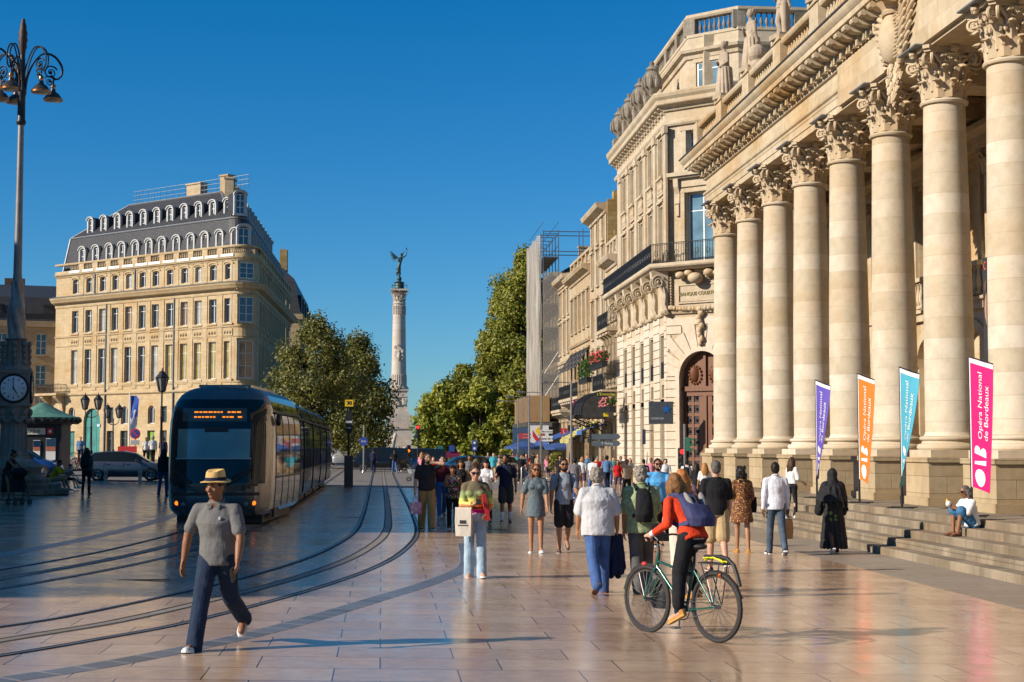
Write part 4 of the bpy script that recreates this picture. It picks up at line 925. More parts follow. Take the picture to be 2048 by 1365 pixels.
# rounded nose between the two fronts
P1 = GO.copy(); P2 = GO + V((1.35, .7, 0)); ctr = None
nose = []
n0, n1 = GN, GSN; cc = GO + GU * 1.2; 
Lf = [GO + GU * GL, GO + GU * 1.6]
q0 = GO + GU * 1.6; q2 = P2 + GS * 1.6; q1 = GO + V((.75, -.55, 0))
for i in range(9):
    t = i / 8; nose.append(q0 * (1 - t) ** 2 + q1 * 2 * t * (1 - t) + q2 * t * t)
S0 = q2; S1 = q2 + GS * SL
gp = [tuple(p[:2]) for p in [S1, S0] + nose[::-1][1:-1] + [q0, GO + GU * GL]]
gp = gp[::-1]                                                   # travel so that outwards is on the right
def outside_ok(path):
    a, b_ = V((*path[0], 0)), V((*path[1], 0)); d = (b_ - a).normalized(); return V((d.y, -d.x, 0)).dot(GN) > 0
if not outside_ok(gp): gp = gp[::-1]
f1 = 12; ops1 = []; px_w = [410, 487, 565, 637, 715, 793, 868, 950, 1033, 1113, 1197, 1285]
def along(px):                                                  # distance along the front for a picture column
    lo, hi = 0, GL
    for _ in range(40):
        m = (lo + hi) / 2; p = GO + GU * m - V((0, 0, CZ)); x = 1024 + F * p.dot(CR) / p.dot(CF)
        if x > px: lo = m
        else: hi = m
    return lo
gu = [along(p / 2.844) for p in px_w]
for i, u in enumerate(gu):
    ops1 += [(u - .55, u + .55, 8.7, 12.45), (u - .55, u + .55, 14.3, 16.75), (u - .5, u + .5, 18.65, 20.25, 2)]
gu_g = [(410, 'a'), (536 / 1, 'd'), (640, 'r'), (725, 'w'), (800, 'r2'), (880, 'w'), (955, 'r'), (1035, 'w'), (1115, 'r'), (1190, 'w'), (1280, 'r')]
ground = []; gx = lambda x: along(x / 2.926)
for x, k in ((413, 'a'), (532, 'D'), (640, 'r'), (722, 'a'), (880, 'a'), (952, 'r'), (1040, 'a'), (1120, 'r'), (1210, 'a'), (1300, 'r')):
    u = gx(x)
    if k == 'a': ground += [(u - .55, u + .55, 4.3, 6.2, 1), (u - .6, u + .6, gb, 3.6)]
    if k == 'r': ground += [(u - .5, u + .5, 4.4, 6.1), (u - .55, u + .55, gb, 3.6)]
    if k == 'D': ground += [(u - 1.4, u + 1.4, gb, 6.05, 1)]
b = MB(); facade(b, GO, GU, GN, GL, gb - .6, 22.0 - 1.2, ops1 + ground, .35, u0=1.6)
opsn = [(8.7, 12.5), (14.3, 16.8), (18.6, 20.3)]
# nose wall with one wide window per floor
nm = (nose[3] + nose[5]) / 2; nN = V((nose[5].y - nose[3].y, -(nose[5].x - nose[3].x), 0)).normalized()
if nN.y > 0: nN = -nN
for p, q in zip(nose, nose[1:]):
    for z0_, z1_ in ((gb - .6, 20.8),): b.quad(V((p.x, p.y, z0_)), V((q.x, q.y, z0_)), V((q.x, q.y, z1_)), V((p.x, p.y, z1_)))
ops2 = []
nb = 14
for i in range(nb):
    u = 1.6 + (SL - 2) * (i + .5) / nb
    ops2 += [(u - .55, u + .55, 8.7, 12.45), (u - .55, u + .55, 14.3, 16.75), (u - .5, u + .5, 18.65, 20.25, 2), (u - .7, u + .7, 1.2, 6.0, 1)]
facade(b, S0, GS, GSN, SL, gb - .6, 20.8, ops2, .35)
# thin pilasters, window frames and sills
for O, U, N, uu in ((GO, GU, GN, gu), (S0, GS, GSN, [1.6 + (SL - 2) * (i + .5) / nb for i in range(nb)])):
    mids = [(uu[i] + uu[i + 1]) / 2 for i in range(len(uu) - 1)]
    for m in mids: b.obox(O, U, N, m - .35, m + .35, 0, .07, 8.0, 17.1); b.obox(O, U, N, m - .25, m + .25, .0, .05, 18.5, 20.5)
    for u in uu:
        b.obox(O, U, N, u - .72, u + .72, 0, .12, 14.1, 14.28); b.obox(O, U, N, u - .75, u + .75, 0, .13, 8.45, 8.68)
        b.obox(O, U, N, u - .7, u + .7, 0, .05, 13.0, 13.7)
        for k in range(8): a_, c_ = math.pi * k / 8, math.pi * (k + 1) / 8; A = [(u - .75 * math.cos(a_), 20.25 + .3 * math.sin(a_)), (u - .75 * math.cos(c_), 20.25 + .3 * math.sin(c_)), (u - .6 * math.cos(c_), 20.2 + .2 * math.sin(c_)), (u - .6 * math.cos(a_), 20.2 + .2 * math.sin(a_))]; b.prism(A, O, U, (0, 0, 1), N, .09)
        for k in (-1, 0, 1): b.ell(O + U * (u + k * .4) + V((0, 0, 13.35)) + N * .05, (.16, .16, .2), n=6, m=4)
b.build('wall', M['gob'], gob, 0, W=True)
b = MB(); z = .6
while z < 7.3:                                                   # horizontal joints of the ground floor
    z += .62
b.sweep(gp, [(-.1, 7.45), (.1, 7.45), (.2, 7.55), (.2, 7.7), (.06, 7.75), (-.1, 7.75)])
b.sweep(gp, [(-.1, 8.3), (.06, 8.3), (.1, 8.45), (-.1, 8.5)])
b.sweep(gp, [(-.1, 12.85), (.05, 12.85), (.08, 12.95), (-.1, 12.98)]); b.sweep(gp, [(-.1, 13.85), (.1, 13.85), (.14, 14.0), (-.1, 14.05)])
b.sweep(gp, [(-.1, 17.1), (.08, 17.15), (.12, 17.3), (.12, 17.55), (.6, 17.7), (.7, 17.85), (.85, 18.05), (.9, 18.2), (-.1, 18.4)])
b.sweep(gp, [(-.1, 20.45), (.06, 20.5), (.15, 20.65), (.3, 20.75), (.32, 20.85), (-.1, 20.95)])
for O, U, N, L in ((GO, GU, GN, GL), (S0, GS, GSN, SL)):
    for i in range(int(L / .3)): b.obox(O, U, N, .3 + i * .3, .44 + i * .3, .1, .28, 17.55, 17.72)
b.build('cornices', M['gob'], gob, 0, W=True)
b = MB(); b.sweep(gp, [(.12, 18.36), (.92, 18.2), (.95, 18.24), (.1, 18.46)]); b.build('cornice_flashing', M['zinc'], gob, 0, W=True)
b = MB()
b.sweep(gp, [(-.2, 20.9), (.2, 20.9), (.2, 21.2), (-.2, 21.2)]); b.sweep(gp, [(-.22, 21.85), (.2, 21.85), (.24, 21.95), (.22, 22.05), (-.22, 22.05)])
for O, U, N, uu, off in ((GO, GU, GN, gu, 1), (S0, GS, GSN, [1.6 + (SL - 2) * (i + .5) / nb for i in range(nb)], 1)):
    for i in range(len(uu) - 1):
        m = (uu[i] + uu[i + 1]) / 2; b.obox(O, U, N, m - .4, m + .4, -.16, .18, 21.2, 21.85)
    for u in uu: balusters(b, O + U * (u - .95), O + U * (u + .95), 21.2, 21.85, 7, .09)
for i in range(8): balusters(b, nose[i], nose[i + 1], 21.2, 21.85, 2, .09)
b.build('balustrade', M['gob'], gob, 30, W=True)
b = MB()
for u in gu: b.obox(GO, GU, GN, u - .9, u + .9, .2, .24, 20.92, 21.2)
b.build('white_skirting', M['white'], gob, 0, W=True)
pk = lambda i: (M['glass'], M['curtain'], M['glass'], M['shutter'], M['glass'], M['curtain'], M['glass'])[(i * 5 + i // 7) % 7]
def pkf(i):
    fl, c = i % 3, i // 3
    if fl == 0: return M['blind'] if c in (8, 9, 10, 11, 7) else M['curtain'] if c % 3 == 0 else M['glass']
    if fl == 1: return M['shutter'] if c in (4, 8) else M['curtain'] if c in (2, 9) else M['glass']
    return M['curtain'] if c in (4, 9) else M['glass']
fwindows(gob, GO, GU, GN, ops1, .35, pick=pkf, nv=2)
fwindows(gob, GO, GU, GN, [g for g in ground if len(g) > 4 and g[1] - g[0] < 2], .35)
M['teal'] = glassy('teal_glazed_door', (.06, .26, .22), .25); M['greendoor'] = flat('lime_green_door', (.17, .33, .02))
for g in ground:
    if len(g) > 4 and g[1] - g[0] > 2: fwindows(gob, GO, GU, GN, [g], .35, name='arched_door', fm=flat('teal_frame', (.05, .2, .17)), pm=M['teal'], nh=3, nv=3)
    elif len(g) == 4:
        i = ground.index(g); fwindows(gob, GO, GU, GN, [g], .35, name='window' if g[2] > 3 else 'glazed_door', pm=M['glass'] if g[2] > 3 else (M['teal'] if i < 3 else M['greendoor'] if i in (8, 9) else M['glass']), fm=flat('dark_frame', (.1, .09, .08)), nh=1 if g[2] > 3 else 2)
fwindows(gob, S0, GS, GSN, [o for i, o in enumerate(ops2) if i % 4 != 3 and (i // 4) % 2 == 0], .35, pick=pk)
for z, hh in ((8.7, 3.75), (14.3, 2.5), (18.65, 1.6)):
    window(gob, nm + nN * .06 + V((0, 0, z)), nN, 1.5, hh, 0, nh=2, nv=3, pm=M['glass'])
    o = MB(); o.obox(nm, V((-nN.y, nN.x, 0)), nN, -.95, .95, -.05, .1, z - .22, z); o.obox(nm, V((-nN.y, nN.x, 0)), nN, -.95, -.77, -.05, .1, z, z + hh); o.obox(nm, V((-nN.y, nN.x, 0)), nN, .77, .95, -.05, .1, z, z + hh); o.obox(nm, V((-nN.y, nN.x, 0)), nN, -1.0, 1.0, -.05, .14, z + hh, z + hh + .25)
    o.build('window_surround', M['gob'], gob, 0, W=True)
# balcony on the left end with consoles
b = MB(); b.obox(GO, GU, GN, GL - 2.2, GL + 1.6, -1, 1.4, 7.5, 7.75)
for u in (GL - 1.9, GL + .4): b.prism([(0, -2), (.25, -1.7), (.4, -.9), (1.2, -.2), (1.2, 0), (0, 0)], GO + GU * u + V((0, 0, 7.5)), GN, (0, 0, 1), GU, .5)
b.build('balcony', M['gob'], gob, 0, W=True)
b = MB(); e = [GO + GU * u + GN * n + V((0, 0, 7.75)) for u, n in ((GL - 2.1, .05), (GL - 2.1, 1.3), (GL + 1.5, 1.3), (GL + 1.5, -.9))]; railing(b, e, 1.0, .17, .02); b.build('balcony_railing', M['iron'], gob, 0, W=True)
for i, px in enumerate((523, 593, 753, 981)):                     # rain pipes
    if i in (0, 2): z0_, z1_ = 18.4, 20.9
    else: z0_, z1_ = .5, 17.2
    u = along(px / 2.844); b = MB(); b.tube([GO + GU * u + GN * .12 + V((0, 0, z0_)), GO + GU * u + GN * .12 + V((0, 0, z1_))], .09, 8); b.build('rain_pipe', M['zinc'], gob, W=True)
# mansard
def insetp(o):
    m = MB(); m.sweep(gp, [(o, 0), (o, 1)], capped=False); return [V((m.v[2 * i][0], m.v[2 * i][1], 0)) for i in range(len(gp))]
left_first = (V((*gp[0], 0)) - (GO + GU * GL)).length < 1
e0, e1, e2 = insetp(-.7), insetp(-1.35), insetp(-4.6)
pa_, pb_ = GO - GN * 4.6, S0 - GSN * 4.6; dn_ = GU.x * GS.y - GU.y * GS.x; wv_ = pb_ - pa_; Qn = pa_ + GU * ((wv_.x * GS.y - wv_.y * GS.x) / dn_); Qn.z = 0
for i in range(1, len(gp) - 1): p = V((*gp[i], 0)); e0[i] = p.lerp(Qn, .12); e1[i] = p.lerp(Qn, .25); e2[i] = Qn.copy()
iL = 0 if left_first else -1; iR = -1 if left_first else 0
e1[iL] += -GU * .6; e2[iL] += -GU * 6.5; e2[iR] += -GS * 4; e0[iL] += -GU * .1
b = MB()
for lo, hi, z0_, z1_ in ((e0, e1, 20.9, 25.0), (e1, e2, 25.15, 28.7)):
    n = len(lo); b.add([p + V((0, 0, z0_)) for p in lo] + [p + V((0, 0, z1_)) for p in hi], [(i, i + 1, n + i + 1, n + i) for i in range(n - 1)])
far = GO + GU * (GL - 7) + GS * 20
b.add([p + V((0, 0, 28.7)) for p in e2], [tuple(range(len(e2)))])
backL0, backL1, backL2 = e0[iL] + GS * 14 + GU * -6, e1[iL] + GS * 14 + GU * -6, e2[iL] + GS * 9 - GU * 3
b.add([e0[iL] + V((0, 0, 20.9)), backL0 + V((0, 0, 20.9)), backL1 + V((0, 0, 25)), e1[iL] + V((0, 0, 25)), e1[iL] + V((0, 0, 25.15)), backL1 + V((0, 0, 25.15)), backL2 + V((0, 0, 28.7)), e2[iL] + V((0, 0, 28.7))], [(0, 1, 2, 3), (4, 5, 6, 7)])
b.build('mansard_roof', M['slate'], gob, 0, W=True)
b = MB(); n = len(e1); bnd = [(e1, 25.0, .12, .2), (e2, 28.65, .1, .15)]
for pth, z, o, hh in bnd:
    for p, q in zip(pth, pth[1:]): b.tube([p + V((0, 0, z + .08)), q + V((0, 0, z + .08))], .11, 6)
for p, q, z0_, z1_ in ((e1[iL], e2[iL], 25.1, 28.7), (e0[iL], e1[iL], 21, 25.1)): b.tube([p + V((0, 0, z0_)), q + V((0, 0, z1_))], .1, 6)
for k in (1, 5, 8):
    j = (len(e1) - 1 - k) if left_first else k
    if k != 5: b.tube([e1[j] + V((0, 0, 25.1)), e2[j] + V((0, 0, 28.7))], .09, 6)
b.build('zinc_ridges', M['zinc'], gob, W=True)
wl = MB(); bk = GO + GU * GL; wl.add([bk + V((0, 0, gb - .6)), bk + GS * 22 - GU * 10 + V((0, 0, gb - .6)), bk + GS * 22 - GU * 10 + V((0, 0, 20.9)), bk + V((0, 0, 20.9))], [(0, 1, 2, 3)]); wl.build('side_wall', M['gob'], gob, 0, W=True)
M['dormer'] = plain('dormer_white', (.44, .43, .41), .6, var=.08)
def dormer_mb(w_, h_, dp):
    b = MB(); A = arc(-w_ / 2, w_ / 2, h_ - w_ * .35, 8, .7); Bq = arc(-w_ / 2 + .2, w_ / 2 - .2, h_ - w_ * .35, 8, .65)
    for i in range(8): b.prism([A[i], A[i + 1], Bq[i + 1], Bq[i]], (0, 0, 0), (1, 0, 0), (0, 0, 1), (0, 1, 0), .3)
    b.bx(-w_ / 2, -w_ / 2 + .2, 0, .3, 0, h_ - w_ * .35); b.bx(w_ / 2 - .2, w_ / 2, 0, .3, 0, h_ - w_ * .35); b.bx(-w_ / 2 - .06, w_ / 2 + .06, -.08, .3, -.15, 0.0)
    A2 = arc(-w_ / 2 - .1, w_ / 2 + .1, h_ - w_ * .35, 8, .75)
    for i in range(8): b.prism([A2[i], A2[i + 1], A[i + 1], A[i]], (0, -.12, 0), (1, 0, 0), (0, 0, 1), (0, 1, 0), .3)
    return b
def dormer_back(w_, h_, dp):
    b = MB(); A = [(x, z) for x, z in arc(-w_ / 2, w_ / 2, h_ - w_ * .35, 8, .72)]; b.prism([(-w_ / 2, 0)] + A + [(w_ / 2, 0)], (0, .3, 0), (1, 0, 0), (0, 0, 1), (0, 1, 0), dp); return b
dcache = {}
def dormer(P, N, w_, h_, dp):
    k = (w_, h_)
    if k not in dcache:
        o = dormer_mb(w_, h_, dp).build('dormer', M['dormer'], gob, 30, W=True); dormer_back(w_, h_, dp).build('dormer_cheeks', M['slate'], o, 30)
        q = win_mesh(w_ - .4, h_ - .35, 2, M['white'], M['glass'], 2, 3); f = link('window', q[0], o); f.location = (0, .2, 0.02); g = link('pane', q[1], o); g.location = (0, .2, .02); dcache[k] = o
    else: o = dup(dcache[k])
    o.location = P; o.rotation_euler = (0, 0, math.atan2(N.y, N.x) + math.pi / 2)
for u in gu:
    dormer(GO + GU * u - GN * .75 + V((0, 0, 21.3)), GN, 1.15, 2.6, .8)
    if 3 < u < GL - 1.2: dormer(GO + GU * u - GN * 1.75 + V((0, 0, 25.3)), GN, 1.05, 2.0, 1.6)
for i in range(0, nb): 
    u = 1.6 + (SL - 2) * (i + .5) / nb; dormer(S0 + GS * u - GSN * .75 + V((0, 0, 21.3)), GSN, 1.15, 2.6, .8)
    if i < 12: dormer(S0 + GS * u - GSN * 1.75 + V((0, 0, 25.3)), GSN, 1.05, 2.0, 1.6)
dormer(nm - nN * .75 + V((0, 0, 21.3)), nN, 1.5, 2.9, .8); dormer(nm - nN * 1.85 + V((0, 0, 25.4)), nN, 1.35, 2.4, 1.6)
for px, py, w_, d_, hh, base in ((309, 390, 2.2, 1.0, 3.0, 27), (371, 375, 1.2, 1.0, 2.4, 28)):
    u = along(px); b = MB(); c = GO + GU * u - GN * 5.2; b.box(c + V((0, 0, base + hh / 2)), (w_, d_, hh), math.atan2(GU.y, GU.x)); b.box(c + V((0, 0, base + hh + .08)), (w_ + .2, d_ + .2, .16), math.atan2(GU.y, GU.x)); b.build('chimney', M['row2'], gob, 0, W=True)
for k, (u, hh) in enumerate(((1.0, 2.9), (4.5, 2.5), (8.5, 2.1))):
    c = S0 + GS * (u + 5) - GSN * 3.6; b = MB(); b.box(c + V((0, 0, 27 + hh / 2)), (.9, 1.9, hh)); b.box(c + V((0, 0, 27 + hh + .1)), (1.1, 2.1, .2)); b.build('chimney', M['row2'], gob, 0, W=True)
b = MB(); rl = [GO + GU * u - GN * 4.8 + V((0, 0, 28.75)) for u in (4.2, 6, 7.5, 9, 12, 15, 18, 21, 22.5)]
for hgt in (.5, 1.0, 1.45): b.tube([p + V((0, 0, hgt)) for p in rl], .03, 5)
for p, q in zip(rl, rl[1:]):
    for k in range(3): s = p.lerp(q, k / 3); b.tube([s, s + V((0, 0, 1.45))], .03, 5)
b.build('roof_railing', M['steel'], gob, W=True)
p = GO + GU * along(197); st = thing('street_nameplate', 'small blue plate on the golden mansion wall', 'sign', p + GN * .1 + V((0, 0, 4.2))); 
b = MB(); b.box((0, 0, 0), (.5, .03, .3), math.atan2(GU.y, GU.x)); b.build('plate', M['plate_blue'], st, 0); b = MB(); b.box((0, -.03, 0), (.4, .02, .1), math.atan2(GU.y, GU.x)); b.build('white_band', M['white'], st, 0)

# ---- dark mansard block behind it and further street fronts on the left
def block(name, label, x0, x1, y0, y1, h, roof, mat, k=4.0, rmat=None, azr=0, z0=-.5):
    t = thing(name, label, 'building', ((x0 + x1) / 2, (y0 + y1) / 2, 0), azr); cx, cy = (x0 + x1) / 2, (y0 + y1) / 2
    hx, hy = (x1 - x0) / 2, (y1 - y0) / 2; b = MB(); WI = []
    for O, U, N, L in (((-hx, -hy, 0), (1, 0, 0), (0, -1, 0), 2 * hx), ((hx, -hy, 0), (0, 1, 0), (1, 0, 0), 2 * hy), ((-hx, -hy, 0), (0, 1, 0), (-1, 0, 0), 2 * hy)):
        n = max(1, int(L / k)); ops = []
        z = 1.2; fl = 0
        while z + 2.8 < h - .6:
            for i in range(n): u = L * (i + .5) / n; ops.append((u - .6, u + .6, z, z + (2.5 if fl else 2.9)))
            z += 4.1 if fl == 0 else 3.7; fl += 1
        facade(b, O, U, N, L, z0, h, ops, .3); WI.append((O, U, N, ops))
        for u0, u1, a_, c_ in ops: b.obox(O, U, N, u0 - .15, u1 + .15, 0, .12, c_, c_ + .2); b.obox(O, U, N, u0 - .15, u1 + .15, 0, .12, a_ - .15, a_)
    pa = [(hx, hy), (hx, -hy), (-hx, -hy), (-hx, hy)]
    b.sweep(pa, [(-.3, h - .6), (.15, h - .5), (.5, h - .15), (.55, h), (-.3, h + .1)]); b.sweep(pa, [(-.1, 5), (.12, 5.05), (.12, 5.2), (-.1, 5.25)])
    b.build('wall', mat, t, 0)
    nwin = 0
    for O, U, N, ops in WI[:2]:
        for o in ops:
            if nwin < 90: fwindows(t, O, U, N, [o], .3, W=False, nv=3, pick=lambda i: (M['glass'], M['curtain'])[rnd.random() < .3]); nwin += 1
    r = MB(); i1, i2 = .9, min(hx, hy) * .75; A = [(-hx, -hy), (hx, -hy), (hx, hy), (-hx, hy)]
    f = lambda o, z: [V((x + (o if x < 0 else -o), y + (o if y < 0 else -o), z)) for x, y in A]
    r.rings([f(0, h), f(i1, h + roof * .6), f(i2, h + roof), ]); r.build('roof', rmat or M['slate'], t, 0)
    return t, hx, hy
t, hx, hy = block('corner_building', 'dark mansard building rising behind the far end of the golden mansion', -22, -10.6, 196, 235, 19, 8, M['gob'])
for k in range(5):
    b = MB(); b.box((hx - .5, -hy + 3 + k * 6, 20.6), (1.0, 1.5, 2.4)); b.build('dormer', M['slate'], t, 0)
b = MB(); b.box((hx - 3, -hy + 12, 27.5), (1, 2, 3)); b.build('chimney', M['ochre'], t, 0)
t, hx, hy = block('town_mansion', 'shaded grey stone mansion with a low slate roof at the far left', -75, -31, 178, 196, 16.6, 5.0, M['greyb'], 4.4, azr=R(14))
for i in range(7): b = MB(); b.box((-hx + 3 + i * 6.2, -hy + .8, 18.0), (1.6, 1.2, 1.2)); b.box((-hx + 3 + i * 6.2, -hy + .8, 18.64), (1.8, 1.4, .12)); b.build('dormer', M['slate'], t, 0)
b = MB(); b.sweep([(hx, hy), (hx, -hy), (-hx, -hy)], [(.1, 16.6), (.3, 16.6), (.3, 17.6), (.1, 17.6)]); b.build('parapet', M['iron'], t, 0)
b = MB(); b.box((hx - 14, 0, 21.8), (2.4, 1, 1.6)); b.build('chimney', flat('brick', (.2, .09, .05)), t, 0)
# the hotel across the square (left, outside the frame) whose shadow lies over the tram tracks
t, hx, hy = block('grand_hotel', 'long pale hotel front across the square, left of the picture', -62, -30.6, 25, 64, 17.3, 1.5, M['row'], 4.2)
t.location.z = hz(-40); 
t2, _, _ = block('grand_hotel_wing', 'slim corner wing at the near end of the pale hotel', -62, -34.8, 9.5, 25.0, 17.0, 1.5, M['row'], 4.2); t2.location.z = hz(-40)

# ================================================================== monument
MX, MY = 4.6, 410.0
mon = thing('column_monument', 'tall white monument column topped by a winged bronze statue', 'monument', (MX, MY, -2))
b = MB()
for s, z0_, z1_ in ((17, 0, 1.5), (14, 1.5, 4.2), (10.5, 4.2, 5.2), (7.4, 5.2, 8.6), (8.0, 8.6, 9.1), (6.6, 9.1, 12.5), (5.4, 12.5, 13.2)): b.box((0, 0, (z0_ + z1_) / 2), (s * 2 if z0_ < 4 else s, s, z1_ - z0_))
b.lathe([(3.6, 13.2), (2.9, 16.0), (2.6, 17.5)], n=4, a0=math.pi / 4); b.box((0, 0, 18.2), (4.6, 4.6, 1.6)); b.box((0, 0, 19.1), (5.2, 5.2, .4)); b.box((0, 0, 17.3), (5.0, 5.0, .3))
for k in range(26): b.ell((rnd.uniform(-2, 2), -2.4, rnd.uniform(15.2, 16.6)), (.45, .4, .4), n=6, m=4)
b.build('pedestal', M['pale'], mon, 0)
b = MB(); pr = [(2.7, 19.3), (2.7, 19.7), (2.45, 20.0), (2.2, 20.4)]
for i in range(13): t_ = i / 12; pr.append((2.05 - .38 * t_, 20.5 + t_ * 22))
pr += [(1.75, 42.6), (1.9, 42.8), (1.7, 43.0)]
b.lathe(pr, n=28)
for k in range(24): a = k / 24 * 6.283; b.tube([(2.06 * math.cos(a), 2.06 * math.sin(a), 20.6), (2.0 * math.cos(a), 2.0 * math.sin(a), 23.4)], .13, 5); b.tube([(1.74 * math.cos(a), 1.76 * math.sin(a), 39.8), (1.74 * math.cos(a), 1.74 * math.sin(a), 42.2)], .11, 5)
b.build('shaft', M['pale'], mon, 30)
b = MB()
for k in range(30): b.ell((rnd.uniform(-1.1, 1.1), -1.9 - .25 * rnd.random(), 27.6 + rnd.uniform(0, 3.6)), (.5, .35, .5), n=7, m=4)
b.ell((0, -2.3, 28.4), (.5, .4, 1.1)); b.build('relief', M['pale'], mon)
b = capital_mb(3.3, 1.75); b.v = [(x * 1.5 if abs(x) < .01 else x, y, z + 43.0) for x, y, z in b.v]; b.box((0, 0, 46.5), (4.6, 4.6, .5)); b.build('capital', M['pale'], mon, 35)
b = MB(); b.lathe([(1.7, 46.7), (1.5, 46.9), (1.3, 47.2), (1.3, 48.4), (1.5, 48.6), (1.1, 48.8), (.5, 49.0), (.5, 49.2)], n=20); b.ell((0, 0, 49.7), (.65, .65, .65)); 
for sx in (-2.0, 2.0): b.tube([(sx, -2.1, 46.7), (sx, -2.1, 48)], .12, 6); b.tube([(-2, -2.1, 47.6), (2, -2.1, 47.6)], .07, 5)
b.build('finial', M['bronze'], mon)
b = MB()                                                        # winged figure, one mesh
z0_ = 56.0
b.loft([((0, 0, z0_), .3, .3), ((.1, 0, z0_ + 1.2), .45, .4), ((-.35, 0, z0_ + 2.6), .75, .6), ((-.1, 0, z0_ + 4.2), .62, .55), ((.25, 0, z0_ + 5.4), .5, .42), ((.45, 0, z0_ + 6.6), .68, .48), ((.55, 0, z0_ + 7.4), .5, .35), ((.6, 0, z0_ + 7.8), .2, .2), ((.62, 0, z0_ + 8.1), .2, .2)], 12)
b.ell((.65, 0, z0_ + 8.55), (.42, .45, .55)); b.cone((-.3, 0, z0_ + 2.4), .6, (-1.0, .1, z0_ + 1.6), .35); b.cone((-1.0, .1, z0_ + 1.6), .35, (-.75, .1, z0_ + .7), .25)
b.cone((1.0, 0, z0_ + 7.2), .28, (2.2, 0, z0_ + 8.0), .2); b.cone((2.2, 0, z0_ + 8.0), .2, (2.6, 0, z0_ + 10.0), .14); b.cone((2.6, 0, z0_ + 10.0), .14, (2.4, 0, z0_ + 10.9), .22)
b.cone((.1, -.2, z0_ + 7.1), .26, (-.6, -.4, z0_ + 6.0), .2); b.cone((-.6, -.4, z0_ + 6.0), .2, (.1, -.7, z0_ + 5.4), .15)
for k in range(8):
    t_ = k / 7; b.cone((-.3 - .5 * t_, .4, z0_ + 7.0 + .3 * t_), .22, (-3.2 + 1.2 * t_ * t_, .6, z0_ + 9.8 - 3.9 * t_), .12, 7)
    b.cone((.5, .6, z0_ + 7.2), .2, (1.6 - .7 * t_, 1.6, z0_ + 9.9 - 2.4 * t_), .1, 7)
for k in range(10): a = rnd.random() * 6.28; b.cone((.4 * math.cos(a), .35 * math.sin(a), z0_ + 3.6), .14, (-.2 + .6 * math.cos(a), .6 * math.sin(a), z0_ + .9 + rnd.random()), .06, 6)
b.v = [(x * .78, y * .78, 50.2 + (z - 56) * .73) for x, y, z in b.v]; b.build('winged_statue', M['bronze'], mon, 50)
for s in (-1, 1):
    b = MB()
    for k in range(12): b.ell((s * rnd.uniform(7, 9.5), rnd.uniform(-3, -1), rnd.uniform(5.3, 9.5)), (.8, .7, 1.0), n=7, m=5)
    b.cone((s * 7.5, -2, 9), .6, (s * 9.8, -2.5, 12.5), .3); b.build('bronze_group', M['bronze'], mon, 50)
b = MB()
for k in range(40): t_ = rnd.uniform(-1, 1); b.ell((t_ * 7 - 2, -19, 2.2 + (1 - abs(t_)) * 2.2 * rnd.random()), (.7, .6, .6), n=6, m=4)
b.cone((-2, -19, 3), .8, (-1, -19, 7), .4); b.build('fountain_group', M['pale'], mon, 50)

# ================================================================== trees
M['leafA'] = leafmat('chestnut_leaves', (.075, .09, .016), (.24, .22, .045), .35)
M['leafB'] = leafmat('plane_leaves', (.11, .14, .016), (.38, .36, .05), .3)
M['leafC'] = leafmat('avenue_leaves', (.15, .19, .02), (.44, .43, .06), .3)
M['bark'] = plain('tree_bark', (.10, .075, .05), .9, var=.4, vs=2, bump=.6, bs=8)
def tree_parts(h, w_, trunk, nleaf, ls, seed, lo=.18, tall=1.0):
    q = random.Random(seed); T = MB(); Lf = MB()
    T.tube([(0, 0, -.4), (.05, .05, h * .12), (-.1, .1, h * .25), (.1, 0, h * .5), (0, .1, h * .8)], [trunk, trunk * .8, trunk * .7, trunk * .45, trunk * .12], 10)
    cl = []
    nb_ = 46
    for i in range(nb_):
        z = lo + (1 - lo) * (i + .5) / nb_; prof = math.sin(min(1, (z - lo) / (1 - lo) * 1.02 + .06) * math.pi) ** .42 * (1.0 - .18 * (z - lo) / (1 - lo))
        for k in range(2):
            a = q.random() * 6.283; rr = w_ / 2 * prof * (.35 + .62 * q.random()); s = w_ * (.06 + .085 * q.random())
            c = V((rr * math.cos(a), rr * math.sin(a), z * h)); cl.append((c, s))
            if q.random() < .5: T.tube([(0, 0, max(h * .14, z * h * .55)), c * .55 + V((0, 0, z * h * .28)), c], [trunk * .28, trunk * .16, .03], 5)
    tot = sum(s ** 2 for c, s in cl)
    for c, s in cl:
        n = int(nleaf * s ** 2 / tot)
        for i in range(n):
            d = V((q.gauss(0, 1), q.gauss(0, 1), q.gauss(0, .75))).normalized(); p = c + d * s * (q.random() ** .33) * (1.15 if q.random() < .8 else 1.5)
            a = (d + V((q.gauss(0, .7), q.gauss(0, .7), q.gauss(0, .7) + .5))).normalized(); e = a.orthogonal().normalized(); f = a.cross(e); e2_ = (e * math.cos(i) + f * math.sin(i)); f2 = a.cross(e2_); k = ls * (.55 + .8 * q.random())
            Lf.quad(p - e2_ * k - a * k * .15, p - f2 * k * .55, p + e2_ * k - a * k * .15, p + f2 * k * .55)
    return T, Lf
def tree(label, loc, h, w_, mat, seed, nleaf=9000, ls=.28, trunk=.35, lo=.18, name='broadleaf_tree', group='trees along the avenue'):
    t = thing(name, label, 'tree', loc, 0, group); T, Lf = tree_parts(h, w_, trunk, nleaf, ls, seed, lo)
    T.build('trunk', M['bark'], t, 50); Lf.build('crown', mat, t, 0, uv=False); return t
def tz(px, k): return (px - 763) / k, 3000 / k
def ht(yt, k): return 2 + (893 - yt) / k
